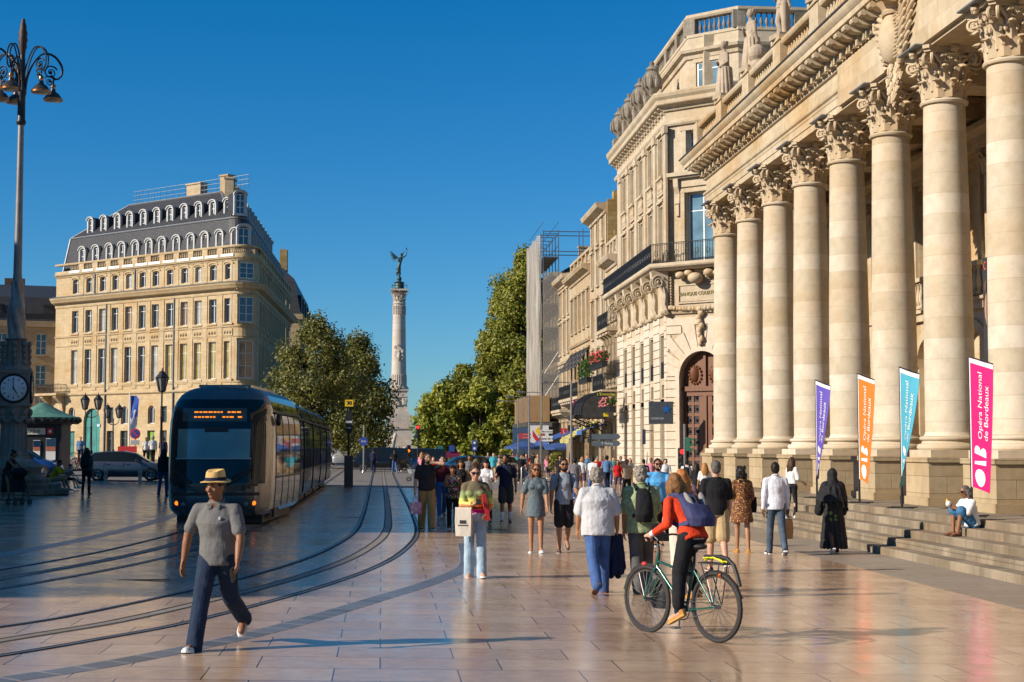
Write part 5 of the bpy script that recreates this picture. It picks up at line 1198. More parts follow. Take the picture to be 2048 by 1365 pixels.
for px, k, yt, w_, mt, sd_, nl, ls, tr, lo, lb in (
    (632, 23.5, 652, 8.8, 'leafA', 3, 22000, .16, .35, .13, 'big chestnut tree directly behind the tram, next to the golden mansion'),
    (716, 20.5, 682, 8.0, 'leafA', 4, 19000, .165, .35, .10, 'dark green chestnut tree between the tram and the monument column'),
    (1052, 20.3, 497, 9.6, 'leafB', 5, 30000, .20, .45, .08, 'tallest plane tree, beside the scaffolding netting'),
    (1004, 19.6, 566, 6.4, 'leafB', 6, 20000, .195, .4, .07, 'tall yellowish plane tree in front of the tallest one on its left'),
    (985, 20.4, 662, 6.8, 'leafB', 16, 15000, .195, .4, .06, 'plane tree whose crown bulges left of the two tall ones'),
    (925, 20.0, 735, 6.8, 'leafB', 7, 16000, .19, .4, .06, 'plane tree of middle height on the right side of the avenue'),
    (880, 20.8, 775, 5.0, 'leafC', 8, 8000, .25, .35, .06, 'smaller round yellow green tree right of the monument'),
    (960, 20.9, 765, 6.0, 'leafC', 18, 8000, .25, .35, .05, 'round bushy tree standing low before the middle plane tree'),
    (1040, 21.5, 720, 5.0, 'leafB', 19, 8000, .22, .3, .05, 'low leafy plane tree at the foot of the scaffolding')):
    x, y = tz(px, k); tree(lb, (x, y, hz(x)), ht(yt, k), w_, M[mt], sd_, nl, ls, tr, lo)
x, y = tz(855, 8.2); tree('farthest low tree just right of the monument base', (x, y, hz(x)), 14, 9.0, M['leafC'], 9, 7000, .34, .35, .05)
x, y = tz(600, 10); tree('distant tree half hidden behind the chestnut tree', (x, y, hz(x)), 17, 12, M['leafA'], 11, 6000, .35, .4, .1)
x, y = tz(1135, 13); tree('plane tree standing far behind the scaffolding', (x, y, hz(x)), 27, 14, M['leafB'], 12, 8000, .38, .4, .2)
x, y = tz(700, 9); tree('distant avenue tree left of the monument foot', (x, y, hz(x)), 16, 10, M['leafA'], 13, 6000, .36, .4, .05)
x, y = tz(65, 21); tree('small yellow green street tree behind the clock lamp', (x, y, hz(x)), 6.6, 1.9, M['leafC'], 14, 1400, .16, .08, .2, group='small trees')
# ================================================================== tram
def split(mb, cls):
    out = {}
    for f, m in zip(mb.f, mb.m):
        vs = [V(mb.v[i]) for i in f]; c = sum(vs, V()) / len(vs); k = cls(c); q = out.setdefault(k, (MB(), {}))
        ids = []
        for i in f:
            if i not in q[1]: q[1][i] = len(q[0].v); q[0].v.append(mb.v[i])
            ids.append(q[1][i])
        q[0].f.append(tuple(ids)); q[0].m.append(0)
    return {k: v[0] for k, v in out.items()}
M['tramglass'] = glassy('tram_tinted_glass', (.012, .02, .026), .03)
M['tramfront'] = glassy('tram_windscreen', (.004, .02, .026), .05)
M['tramfront'].node_tree.nodes['Principled BSDF'].inputs['Specular IOR Level'].default_value = .28; M['carglass'] = plain('car_window_glass', (.010, .013, .014), .08, spec=.35)
M['trambody'] = plain('tram_grey_paint', (.30, .275, .24), .22, .55, var=.06, coat=.6)
M['tramdark'] = plain('tram_dark_blue_paint', (.02, .045, .06), .25, .2, var=.1, coat=.7)
M['tramroof'] = plain('tram_roof_grey', (.10, .115, .13), .4, .3)
def emis(name, c, s):
    t = NT(name); t.col(c); t.b.inputs['Emission Color'].default_value = (*c, 1); t.b.inputs['Emission Strength'].default_value = s; return t.mat
M['led'] = emis('orange_led', (1, .28, .02), .9); M['amber'] = emis('amber_lamp', (1, .20, .01), 1.3); M['redlamp'] = emis('red_signal_lamp', (1, .02, .015), 2.0)
XS = [(1.12, .22), (1.26, .36), (1.30, .8), (1.31, 1.15), (1.31, 1.6), (1.31, 2.1), (1.29, 2.5), (1.25, 2.72), (1.17, 2.98), (1.05, 3.18), (.85, 3.32), (.5, 3.40), (.0, 3.42)]
RING = XS + [(-x, z) for x, z in XS[-2::-1]]
tram = thing('tram', 'dark glazed modern tram with orange destination lights coming towards the viewer', 'tram', (-4.02, 37.0, hz(-4.02)), R(-3.5))
NZ, NA = 54, 72
def prof(z):
    for (x0, z0), (x1, z1) in zip(XS, XS[1:]):
        if z <= z1: t = (z - z0) / (z1 - z0); return x0 + (x1 - x0) * t
    return 0
def front_pt(x, z):                                          # nose surface: superellipse plan, raked and rounded over the top
    hw = max(.05, prof(z)); n = 3.2; u = min(1, abs(x) / hw); D = 1.5
    rake = max(0, z - 1.0) * .16 + max(0, z - 2.7) ** 2 * 1.5 + max(0, .7 - z) ** 2 * .5
    return rake + (D - rake) * (1 - (1 - u ** n) ** (1 / n)) - .1
b = MB(); rows = []
for i in range(NZ + 1):
    z = .22 + (3.405 - .22) * (i / NZ); hw = max(.05, prof(z)); row = []
    for j in range(NA + 1):
        a = (j / NA - .5) * math.pi; u = math.copysign(abs(math.sin(a)) ** .8, math.sin(a)); x = hw * u; row.append(V((x, front_pt(x, z), z)))
    rows.append(row)
b.rings(rows, cap=False, closed=False)
b.rings([[V((x, d, z)) for x, z in RING] for d in (1.39, 3.2, 6.6)], cap=False, closed=False)
b.add([V((-1.12, 1.4, .22)), V((1.12, 1.4, .22)), V((1.12, 6.6, .22)), V((-1.12, 6.6, .22))], [(0, 1, 2, 3)])
def cls(c):
    if c.y < 1.39:
        if c.z > 3.08 and c.y < 1.2 and abs(c.x) < 1.1: return 'roof_front'
        low = 1.0 - .28 * (1 - min(1, (c.x / 1.12) ** 2))
        if abs(c.x) < 1.17 - .03 * max(0, c.z - 2) and c.z > low and c.y < .75: return 'windscreen'
        if c.x > .95 or c.y > .75: return 'body' if c.z < 2.95 else 'roof'
        if c.z < .5: return 'bumper'
        return 'front_panel'
    if c.z > 3.15: return 'roof'
    if c.z > 1.12: return 'side_glass'
    return 'body'
mats = dict(roof_front=M['tramroof'], windscreen=M['tramfront'], bumper=M['tramdark'], front_panel=M['tramdark'], roof=M['tramroof'], side_glass=M['tramglass'], body=M['trambody'])
for k, mb in split(b, cls).items(): mb.build(k, mats[k], tram, 50)
def onose(poly, off=.012, th=.012):                         # polygon laid on the nose surface
    n = len(poly); A = [V((x, front_pt(x, z) - off, z)) for x, z in poly]; B = [p + V((0, th, 0)) for p in A]; m = MB()
    return m.add(A + B, [tuple(range(n)), tuple(range(2 * n - 1, n - 1, -1))] + [(i, (i + 1) % n, n + (i + 1) % n, n + i) for i in range(n)])
def patch(x0, x1, z0, z1, off, nx=14, nz=6):
    m = MB(); return m.rings([[V((x0 + (x1 - x0) * i / nx, front_pt(x0 + (x1 - x0) * i / nx, z0 + (z1 - z0) * j / nz) - off, z0 + (z1 - z0) * j / nz)) for i in range(nx + 1)] for j in range(nz + 1)], cap=False, closed=False)
patch(-.85, .72, 2.5, 2.83, .01).build('destination_display', flat('display_glass', (.05, .07, .055), .15), tram, 40)
b = MB(); q = random.Random(5)
for r_ in range(2):
    x = -.55
    while x < .58:
        wd = q.choice((.05, .07, .1)); z = 2.73 - r_ * .12
        if q.random() < .84: b.box((x + wd / 2, front_pt(x + wd / 2, z) - .02, z), (wd, .012, .035))
        x += wd + .025
b.build('led_text', M['led'], tram, 0)
b = patch(-.95, .82, 1.62, 2.32, .012); b.build('sun_blind', glassy('pale_green_blind', (.15, .27, .24), .12), tram, 40)
b = patch(-.99, .86, 1.585, 1.615, .016, 14, 1); b.build('blind_rail', flat('pale_rail', (.25, .36, .36)), tram, 40)
b = patch(-.28, .3, 2.24, 2.36, .018, 8, 2); b.build('camera_pod', M['black'], tram, 40)
np_ = lambda x, z, o=.03: V((x, front_pt(x, z) - o, z))
b = MB(); b.tube([np_(.9, 1.36), np_(.7, 1.22, .05), np_(.45, 1.05, .06), np_(.15, .86)], [.03, .035, .035, .03], 6); b.tube([np_(.93, 1.46), np_(.6, 1.25, .05), np_(.3, 1.05, .05)], .016, 5); b.build('wiper', M['black'], tram); b = MB(); b.tube([np_(-.95, 1.32), np_(-.8, 1.15), np_(-.6, .92)], .018, 5); b.tube([np_(-.8, 1.2), np_(-.55, 1.0)], .03, 5); b.build('wiper', M['black'], tram); b = MB(); b.tube([np_(.9, 1.9, .06), np_(.9, 1.1, .05)], .01, 5); b.build('antenna', M['black'], tram)
patch(-1.05, 1.05, .70, .78, .008, 16, 2).build('front_grille', M['black'], tram, 0)
for s in (-1, 1):
    b = MB(); b.ell(np_(s * .93, .52, .0), (.055, .03, .055), n=12); b.build('headlight', M['amber'], tram)
    b = MB(); b.ell(np_(s * .75, .50, .0), (.06, .03, .06), n=12); b.build('fog_lamp', flat('lamp_glass', (.12, .13, .13), .1), tram)
b = MB(); b.box((0, 3.6, 3.41), (1.3, 4.6, .07)); b.box((.25, 1.05, 3.36), (.7, .25, .05)); b.build('roof_box', M['tramdark'], tram, 0)
b = MB(); b.lathe([(.14, 0), (.15, .05), (.12, .1)], n=12); b.v = [(z + 1.33, y + 1.15, x + 2.55) for x, y, z in b.v]; b.build('mirror', M['black'], tram)
b = MB()
for y in (1.25, 2.6, 3.9, 5.2, 6.55): b.prism([(x + .008, z) for x, z in XS[1:9]] + [(x - .03, z) for x, z in XS[8:0:-1]], (0, y, 0), (1, 0, 0), (0, 0, 1), (0, 1, 0), .07)
b.box((1.27, 3.9, 2.74), (.05, 5.4, .05), M=Matrix.Rotation(R(-18), 3, 'Y')); b.box((1.315, 3.9, 1.12), (.02, 5.4, .04)); b.build('joint_strips', M['black'], tram, 0)
b = MB(); b.box((0, 3.5, .16), (2.1, 5.5, .3)); b.box((1.22, 1.9, .22), (.06, 1.0, .22)); b.build('underframe', M['black'], tram, 0)
# following cars
def tramcar(L):
    b = MB(); b.rings([[V((x, y, z)) for x, z in RING] for y in (0, .15, L / 2, L - .15, L)], cap=True, closed=False)
    sp = split(b, lambda c: 'roof' if c.z > 3.15 else 'side_glass' if c.z > 1.1 else 'body'); return sp
c0 = None; L = 5.9; y = 37.0 + 6.95
for i in range(5):
    x = -3.86 + .02 * i
    if c0 is None:
        sp = tramcar(L); c0 = sp['body'].build('car_section', M['trambody'], tram, 40, W=True)
        sp['side_glass'].build('side_glass', M['tramglass'], c0, 40); sp['roof'].build('roof', M['tramroof'], c0, 40)
        s = MB()
        for k in range(6): s.prism([(x_ + .008, z) for x_, z in XS[1:9]] + [(x_ - .03, z) for x_, z in XS[8:0:-1]], (0, .2 + k * 1.06, 0), (1, 0, 0), (0, 0, 1), (0, 1, 0), .06)
        s.box((1.27, L / 2, 2.74), (.05, L, .05), M=Matrix.Rotation(R(-18), 3, 'Y')); s.box((1.315, L / 2, 1.1), (.02, L, .04)); s.build('joint_strips', M['black'], c0, 0)
        s = MB(); s.box((0, L / 2, .18), (2.0, L - .6, .3)); s.box((0, -.2, 1.8), (2.2, .5, 2.6)); s.build('bellows', M['black'], c0, 0)
        s = MB(); s.box((0, L / 2, 3.43), (1.4, L * .7, .08)); s.build('roof_box', M['tramdark'], c0, 0)
        c0.location = (x, y, hz(x)); 
    else: dup(c0, loc=(x, y, hz(x)))
    y += L + .35

# ================================================================== cars
def carpaint(n, c): 
    if n not in M: M[n] = plain(n, c, .28, .5, var=.05, coat=.8)
    return M[n]
def wheel_mb(r, w_):
    b = MB(); b.lathe([(r * .66, -w_ / 2), (r * .94, -w_ / 2), (r, -w_ * .32), (r, w_ * .32), (r * .94, w_ / 2), (r * .66, w_ / 2)], n=24, cap=False); return b
def rim_mb(r, w_):
    b = MB(); b.lathe([(r * .64, w_ * .3), (r * .66, w_ * .5), (r * .6, w_ * .5), (r * .58, w_ * .2)], n=24, cap=False); b.lathe([(r * .17, w_ * .2), (r * .17, w_ * .46), (.01, w_ * .48)], n=12)
    for k in range(5):
        for e in (-.16, .16): a = k * 1.2566 + e; b.tube([(r * .12 * math.cos(a), r * .12 * math.sin(a), w_ * .44), (r * .62 * math.cos(a + e * .3), r * .62 * math.sin(a + e * .3), w_ * .4)], r * .05, 5)
    return b
HATCH = [(-1.98, .45, .72, .72, .70, .62), (-1.9, .24, .86, .92, .80, .70), (-1.72, .22, .93, 1.22, .83, .62), (-1.45, .2, .95, 1.40, .845, .60), (-.9, .2, .95, 1.45, .85, .61), (-.1, .2, .94, 1.46, .85, .61), (.45, .2, .93, 1.36, .85, .62), (.85, .2, .92, 1.10, .85, .68), (1.15, .2, .90, .93, .84, .74), (1.6, .22, .80, .82, .81, .70), (1.9, .26, .68, .70, .72, .62), (2.02, .42, .58, .58, .60, .5)]
VAN = [(-2.2, .4, 1.0, 1.6, .85, .8), (-2.1, .3, 1.0, 1.82, .9, .8), (-.5, .3, 1.0, 1.88, .92, .82), (.9, .3, 1.0, 1.86, .92, .8), (1.5, .3, 1.0, 1.6, .92, .78), (1.9, .3, .98, 1.15, .9, .76), (2.15, .35, .9, .92, .84, .7), (2.3, .5, .7, .7, .7, .6)]
def car(label, loc, rz, paint, st=HATCH, group='cars on the road', g0=-1.75, g1=1.15, wb=1.27, cat='car', name='parked_car', wr=.31):
    t = thing(name, label, cat, loc, rz, group); rs = []
    for x, zb, zw, zr, hw, hr in st:
        ring = []
        for sgn in (1, -1):
            pts = [(hw * .9, zb), (hw, zb + .12), (hw + .02, (zb + zw) / 2), (hw, zw - .03), (hw - .02, zw), (hr, zr - .04), (hr - .06, zr)]
            ring += [V((x, sgn * p[0], p[1])) for p in (pts if sgn > 0 else pts[::-1])]
        rs.append(ring)
    b = MB(); b.rings(rs); sp = split(b, lambda c: 'glass' if (c.z > .955 and g0 < c.x < g1 and (abs(c.y) > st[4][5] * .97 or c.x > .45 or c.x < st[2][0]) and c.z < st[4][3] - .03 and len(st) > 9) or (len(st) < 9 and c.z > 1.02 and abs(c.y) > .5 and c.z < 1.8 and c.x > -1.9) else 'body')
    sp['body'].build('body', paint, t, 50)
    if 'glass' in sp: sp['glass'].build('windows', M['carglass'], t, 50)
    for sx in (-wb, wb):
        for sy in (-1, 1):
            wq = wheel_mb(wr, .2).build('wheel', M['rubber'], t, 40); wq.location = (sx, sy * (st[4][4] - .08), wr); wq.rotation_euler = (R(-90) * sy, 0, 0); rim_mb(wr, .2).build('rim', M['steel'], wq, 40)
    for sy in (-1, 1):
        x = st[-2][0] - .12; b = MB(); b.ell((x, sy * .58, .66), (.16, .14, .08)); b.build('headlight', flat('lamp_clear', (.5, .5, .5), .1), t); b = MB(); b.ell((st[1][0] + .06, sy * .66, .85), (.07, .12, .12)); b.build('tail_light', flat('lamp_red', (.3, .01, .01), .2), t)
        b = MB(); b.ell((.62, sy * .95, .98), (.08, .1, .07)); b.build('wing_mirror', paint, t)
        b = MB()
        for xh in (-.75, .2): b.box((xh, sy * (st[4][4] + .01), .82), (.16, .03, .03))
        for xh in (-.95, -.02, .85): b.box((xh, sy * (st[4][4] + .004), .6), (.012, .03, .6))
        if len(st) > 9:
            for xp in (-.95, -.02): b.prism([(xp - .03, .95), (xp + .04, .95), (xp + .03, 1.4), (xp - .02, 1.4)], (0, sy * .84, 0), (1, 0, 0), (0, -sy * .5, 1), (0, sy, 0), .012)
        b.build('door_trim', M['black'], t, 0)
    for sx in (-wb, wb):
        b = MB()
        for sy in (-1, 1): A = [(sx + (wr + .06) * math.cos(a * .314), wr + (wr + .06) * math.sin(a * .314)) for a in range(11)]; b.prism(A, (0, sy * (st[4][4] + .008), 0), (1, 0, 0), (0, 0, 1), (0, -sy, 0), .1)
        b.build('wheel_arch', M['black'], t, 0)
    return t
p = G(253, 962); car('dark grey hatchback car driving past behind the bollards', p, 0, carpaint('graphite_paint', (.11, .11, .12)))
p = G(38, 957); car('blue car half hidden behind the foot of the clock lamp', p, 0, carpaint('blue_paint', (.03, .10, .30)))
def kpos(px, k): X = (px - 763) / k; return V((X, 3000 / k, hz(X)))
car('black van crossing the avenue in front of the monument', kpos(760, 25.5), R(180), carpaint('black_paint', (.012, .013, .015)), VAN, g0=-1.9, g1=1.6, cat='van', name='van')  # van shape used in place of an indistinct second tram
car('dark blue van just right of the black van', kpos(838, 24), R(180), carpaint('navy_paint', (.01, .05, .12)), VAN, cat='van', name='van')  # same van shape, used in place of a blue bus
car('bright blue car waiting at the crossing behind the pedestrians', kpos(925, 29), R(200), carpaint('sky_paint', (.03, .14, .30)))
car('silver grey car beside the bright blue car', kpos(985, 27), R(200), carpaint('silver_paint', (.30, .30, .31)))
car('white car far down the avenue left of the black van', kpos(684, 20), R(90), carpaint('white_paint_car', (.5, .5, .5)))
car('pale car parked far off in front of the plane trees', kpos(1035, 20), R(90), carpaint('cream_paint', (.45, .42, .36)))

# ================================================================== the clock lamp
kp = G(25, 988); CLX, CLY, CLZ = kp.x, kp.y, kp.z; ck = 3000 / CLY
lam = thing('clock_lamp', 'tall ornate lamp standard with a clock, twisted shaft and hanging bell lamps', 'lamp standard', kp, R(9))
hh = lambda y: 2 + (893 - y) / ck - CLZ
b = MB()
for r, z0_, z1_ in ((2.05, 0, .17), (1.75, .17, .36), (1.35, .36, .55)): b.lathe([(r, z0_), (r, z1_ - .03), (r - .03, z1_)], n=8, a0=math.pi / 8)
b.lathe([(1.05, .55), (.95, .7), (1.0, .95), (.8, 1.1), (.56, 1.25), (.52, 1.5)], n=24); b.build('stepped_base', M['grimy'], lam, 30)
b = MB(); z0_, z1_ = 1.4, hh(843); n = 48
b.rings([[V(((r - (.05 if j % 3 == 0 else 0)) * math.cos(6.28319 * j / n), (r - (.05 if j % 3 == 0 else 0)) * math.sin(6.28319 * j / n), z)) for j in range(n)] for r, z in ((.52, z0_), (.48, z0_ + .1), (.46, (z0_ + z1_) / 2), (.44, z1_))])
b.build('fluted_pedestal', M['dgrey'], lam, 50)
b = MB(); zc = hh(828)
b.lathe([(.42, hh(845)), (.48, hh(838)), (.5, hh(825)), (.54, hh(815)), (.58, hh(812))], n=24)
for k in range(8):
    a = k * .785; c = V((.52 * math.cos(a), .52 * math.sin(a), zc)); b.ell(c, (.11, .11, .15), n=8, m=5)
    for j in range(1, 7): a2 = a + .785 * j / 7; b.ell((.51 * math.cos(a2), .51 * math.sin(a2), zc - .1 - .22 * math.sin(j / 7 * math.pi)), (.08, .08, .09), n=6, m=4)
b.build('garland_capital', M['dgrey'], lam, 50)
zb0, zb1 = hh(812), hh(752); b = MB(); b.box((0, 0, (zb0 + zb1) / 2), (1.06, 1.06, zb1 - zb0)); b.box((0, 0, zb1 + .06), (1.16, 1.16, .12)); b.box((0, 0, zb0 - .02), (1.1, 1.1, .1)); b.build('clock_case', M['dgrey'], lam, 0)
for k in range(4):
    rz = k * math.pi / 2; cz_ = (zb0 + zb1) / 2; r_ = .44
    b = MB(); b.lathe([(r_, 0), (r_, .05), (r_ - .04, .07)], n=32); b.v = [(x, -.525 - z, y) for x, y, z in b.v]; cf = b.build('clock_face', flat('enamel_white', (.62, .63, .64), .3), lam, 40); cf.location = (0, 0, cz_); cf.rotation_euler = (0, 0, rz)
    b = MB(); A = [(math.cos(i * .19635) * (r_ + .05), math.sin(i * .19635) * (r_ + .05)) for i in range(33)]; b.tube([(x, -.57, z) for x, z in A], .04, 6); b.build('clock_rim', M['iron'], cf)
    b = MB()
    for i in range(12): a = i * .5236; b.box((.34 * math.sin(a), -.60, .34 * math.cos(a)), (.03, .008, .08), M=Matrix.Rotation(a, 3, 'Y'))
    b.build('numerals', M['black'], cf, 0)
    b = MB()
    for a, l, w_ in ((R(-5), .33, .03), (R(148), .24, .045)): b.prism([(-w_ / 2, -.06), (w_ / 2, -.06), (w_ * .3, l), (-w_ * .3, l)], (0, -.61, 0), (math.cos(a), 0, -math.sin(a)), (math.sin(a), 0, math.cos(a)), (0, -1, 0), .01)
    b.build('clock_hands', M['black'], cf, 0)
b = MB(); z1_ = hh(745); z2_ = hh(683); b.lathe([(.62, z1_), (.56, z1_ + .1), (.48, z1_ + .2), (.44, z2_ - .3), (.36, z2_ - .1), (.42, z2_ - .05), (.38, z2_)], n=8, a0=math.pi / 8)
for k in range(8):
    a = k * .785; 
    for j in range(4): b.ell((.46 * math.cos(a), .46 * math.sin(a), z1_ + .25 + j * .22), (.09, .09, .13), n=6, m=4)
b.build('carved_drum', M['dgrey'], lam, 40)
b = MB(); z3_ = hh(572); n = 30; rs = []
for i in range(31):
    t_ = i / 30; r = (.30 - .11 * t_) * (1 + .14 * math.sin(min(1, t_ * 1.3) * math.pi)); rs.append([V(((r + .035 * math.sin(5 * (6.28319 * j / n) + t_ * 9)) * math.cos(6.28319 * j / n), (r + .035 * math.sin(5 * (6.28319 * j / n) + t_ * 9)) * math.sin(6.28319 * j / n), z2_ + (z3_ - z2_) * t_)) for j in range(n)])
b.rings(rs); b.build('twisted_shaft', plain('lead_grey_shaft', (.21, .20, .185), .45, .5, var=.3), lam, 60)
z4_, z5_, z6_, z7_ = hh(255), hh(195), hh(120), hh(42)
b = MB(); b.lathe([(.17, z3_), (.15, z3_ + .3), (.125, (z3_ + z4_) / 2), (.105, z4_)], n=16); b.build('pole', M['pole'], lam)
b = MB(); b.lathe([(.14, z4_ - .1), (.18, z4_), (.14, z4_ + .1), (.13, z5_ - .2), (.17, z5_), (.13, z5_ + .3), (.09, z6_)], n=14); b.build('collar', M['iron'], lam)
b = MB(); pr = []
for i in range(12): t_ = i / 11; pr.append(((.05 + .12 * math.sin(t_ * 2.9 + .15)) * (1 if i % 2 else .82), z6_ - .1 + (z7_ - z6_) * t_))
b.lathe(pr, n=10); b.build('finial', plain('rusty_bronze', (.06, .03, .02), .6, .4), lam)
M['copper'] = plain('copper_lamp_rim', (.45, .16, .05), .3, .9, var=.3)
for k, a in enumerate((R(18), R(-50), R(105), R(135), R(190), R(255))):
    d = V((math.cos(a), math.sin(a), 0)); b = MB(); zq = hh(200); zt = hh(112); r_ = 1.12
    for s in (-.05, .05):
        sd_ = V((-d.y, d.x, 0)) * s; b.tube(smoothline([sd_ + d * x + V((0, 0, zq + z)) for x, z in ((.12, .1), (.2, .7), (.42, 1.25), (.75, zt - zq), (1.15, zt - zq - .05), (1.42, 1.2), (1.4, .85), (1.2, .72), (1.02, .85))], .09), .028, 6)
    spiral(b, d * 1.02 + V((0, 0, zq + .95)), d, .26, 1.7, .03, .5, 1); spiral(b, d * .98 + V((0, 0, zq + .62)), d, .2, 1.5, .025, 2.5, -1)
    b.tube([d * r_ + V((0, 0, zq + .75)), d * r_ + V((0, 0, zq + .35))], .03, 6)
    for j in range(9): b.tube([d * (r_ + .08 * math.sin(j * .7)) + V((0, 0, zq + .38 + .03 * j)), d * (r_ + .08 * math.sin((j + 1) * .7)) + V((0, 0, zq + .41 + .03 * j))], .02, 5)
    ar = b.build('arm', M['iron'], lam)
    b = MB(); c = d * r_; zl = zq + .3
    b.lathe([(.06, zl + .1), (.09, zl), (.1, zl - .06), (.2, zl - .12), (.3, zl - .26), (.32, zl - .3)], c, 18); lb = b.build('lamp_shade', plain('bell_lamp_grey', (.07, .065, .06), .4, .6) if 'bell' not in M else M['bell'], ar); M['bell'] = lb.data.materials[0]
    b = MB(); b.lathe([(.32, zl - .29), (.35, zl - .32), (.35, zl - .38), (.28, zl - .38)], c, 18, cap=False); b.lathe([(.065, zl + .22), (.09, zl + .16), (.07, zl + .06)], c, 10); b.build('copper_rim', M['copper'], lb)
    b = MB(); b.lathe([(.28, zl - .36), (.24, zl - .4), (.1, zl - .42)], c, 16); b.build('lens', flat('lamp_lens', (.5, .48, .42), .2), lb)

# ================================================================== kiosk, lanterns, signals, signs
def post(name, label, cat, base, h, r=.05, mat=None, group=None, foot=True):
    t = thing(name, label, cat, base, 0, group); b = MB(); b.tube([(0, 0, -.1), (0, 0, h)], r, 10)
    if foot: b.lathe([(r * 2.4, 0), (r * 2.2, .12), (r * 1.4, .2)], n=10)
    b.build('pole', mat or M['pole'], t); return t
kq = kpos(104, 36.0); kq.z += .05
ki = thing('kiosk', 'black street kiosk with a scalloped green copper roof and a KIOSQUE sign', 'kiosk', kq)
b = MB(); b.box((0, 0, 1.35), (2.5, 2.4, 2.7)); b.box((0, 0, .1), (2.7, 2.6, .2)); b.box((0, 0, 2.8), (2.6, 2.5, .3)); b.build('cabin', M['iron'], ki, 0)
b = MB(); n = 28; rs = []
for i in range(8):
    t_ = i / 7; o = 1.9 - 1.75 * math.sin(t_ * 1.571); z = 3.05 + .85 * (1 - math.cos(t_ * 1.571)) ** .7 if False else 3.05 + .8 * math.sin(t_ * 1.571) ** 1.4
    rs.append([V((math.cos(6.2832 * j / n) * (o + (.08 if j % 2 else 0) * (1 - t_)), math.sin(6.2832 * j / n) * (o + (.08 if j % 2 else 0) * (1 - t_)), z)) for j in range(n)])
b.rings(rs); b.lathe([(1.95, 2.95), (2.0, 3.05), (1.9, 3.1)], n=28); M['verdi'] = plain('verdigris_roof', (.10, .24, .18), .6, .2, var=.3); b.build('roof', M['verdi'], ki, 50)
b = MB()
for j in range(28): a = 6.2832 * j / 28; b.ell((1.92 * math.cos(a), 1.92 * math.sin(a), 2.9), (.14, .14, .14), n=6, m=4)
b.lathe([(1.9, 2.7), (1.95, 2.95)], n=28); b.build('scalloped_fringe', M['iron'], ki, 50)
b = MB(); b.box((-.35, -1.26, 2.3), (1.55, .06, .34)); sgn = b.build('sign_board', flat('cream_board', (.55, .52, .45)), ki, 0); text('lettering', 'KIOSQUE', .25, M['black'], sgn, (-.35, -1.295, 2.29), (R(90), 0, 0), .004)
b = MB(); b.box((.68, -1.26, 2.3), (.3, .06, .34)); b.build('red_plate', M['sign_red'], ki, 0); b = MB(); b.lathe([(.08, 0), (.08, .01)], n=6); b.v = [(x + .68, -1.295 - z, y + 2.3) for x, y, z in b.v]; b.build('red_plate_emblem', M['white'], ki, 0)
for x, w_, h_, z in ((-.02, .36, .95, 1.35), (.72, .5, 1.15, 1.35)):
    b = MB(); b.box((x, -1.23, z), (w_, .04, h_)); ps = b.build('poster', M['white'], ki, 0); b = MB(); b.box((x, -1.255, z + h_ * .3), (w_ * .96, .02, h_ * .35)); b.build('blue_band', M['navy_paint'], ps, 0); b = MB(); b.box((x, -1.255, z + .02), (w_ * .96, .02, h_ * .2)); b.build('orange_band', flat('rust_print', (.4, .12, .06)), ps, 0)
def lantern(mb, gl, x, y, z, s=1.0):
    mb.lathe([(.05 * s, z), (.16 * s, z + .04 * s), (.16 * s, z + .08 * s)], (x, y, 0), 8); mb.lathe([(.30 * s, z + .66 * s), (.31 * s, z + .70 * s), (.2 * s, z + .84 * s), (.15 * s, z + .86 * s), (.15 * s, z + .94 * s), (.04 * s, z + 1.0 * s), (.02 * s, z + 1.14 * s)], (x, y, 0), 8)
    for k in range(8): a = k * .785; mb.tube([(x + .15 * s * math.cos(a), y + .15 * s * math.sin(a), z + .06 * s), (x + .29 * s * math.cos(a), y + .29 * s * math.sin(a), z + .67 * s)], .018 * s, 4)
    gl.lathe([(.13 * s, z + .08 * s), (.27 * s, z + .66 * s)], (x, y, 0), 8)
M['lglass'] = glassy('lantern_glass', (.30, .28, .24), .1)
def streetlamp(label, base, h, arms):
    t = thing('street_lamp', label, 'street lamp', base, 0, 'black lantern street lamps'); b = MB(); b.lathe([(.2, 0), (.2, .5), (.14, .6), (.12, 1.1), (.15, 1.15), (.08, 1.3), (.06, h * .7), (.09, h * .71), (.05, h * .72), (.045, h)], n=12); g = MB(); m = MB()
    if arms:
        for s in (-1, 1):
            b.tube([(0, 0, h - .5), (s * .18, 0, h - .45), (s * .38, 0, h - .3), (s * .42, 0, h)], .035, 6); lantern(m, g, s * .42, 0, h); l = m.build('lantern', M['iron'], t, 30); g.build('lantern_glass', M['lglass'], l, 30); g = MB(); m = MB()
    else: lantern(m, g, 0, 0, h, 1.15); l = m.build('lantern', M['iron'], t, 30); g.build('lantern_glass', M['lglass'], l, 30)
    b.build('post', M['iron'], t, 40)
q = kpos(332, 37); streetlamp('single black lantern street lamp just left of the tram', q, 2 + 153 / 37 - q.z - 1.3, False)
q = kpos(197, 30); streetlamp('twin black lantern street lamp before the big teal arched door', q, 2 + 103 / 30 - q.z - 1.1, True)
q = kpos(239, 26.5); streetlamp('twin black lantern street lamp left of the blue and white flag', q, 2 + 83 / 26.5 - q.z - 1.1, True)
q = kpos(270, 30); t = post('feather_flag', 'tall blue and white feather flag outside the golden mansion', 'flag', q, 2 + 103 / 30 - q.z, .04, M['white'])
b = MB(); rs = []
for i in range(13): t_ = i / 12; rs.append([V((.06 + u * (.55 - .2 * t_) * (1 if t_ < .95 else .6), .06 * math.sin(u * 4 + t_ * 6), 4.9 - 2.6 * t_ + (.0 if u < .9 else -.25))) for u in (0, .33, .66, 1.0)])
b.rings(rs, cap=False, closed=False)
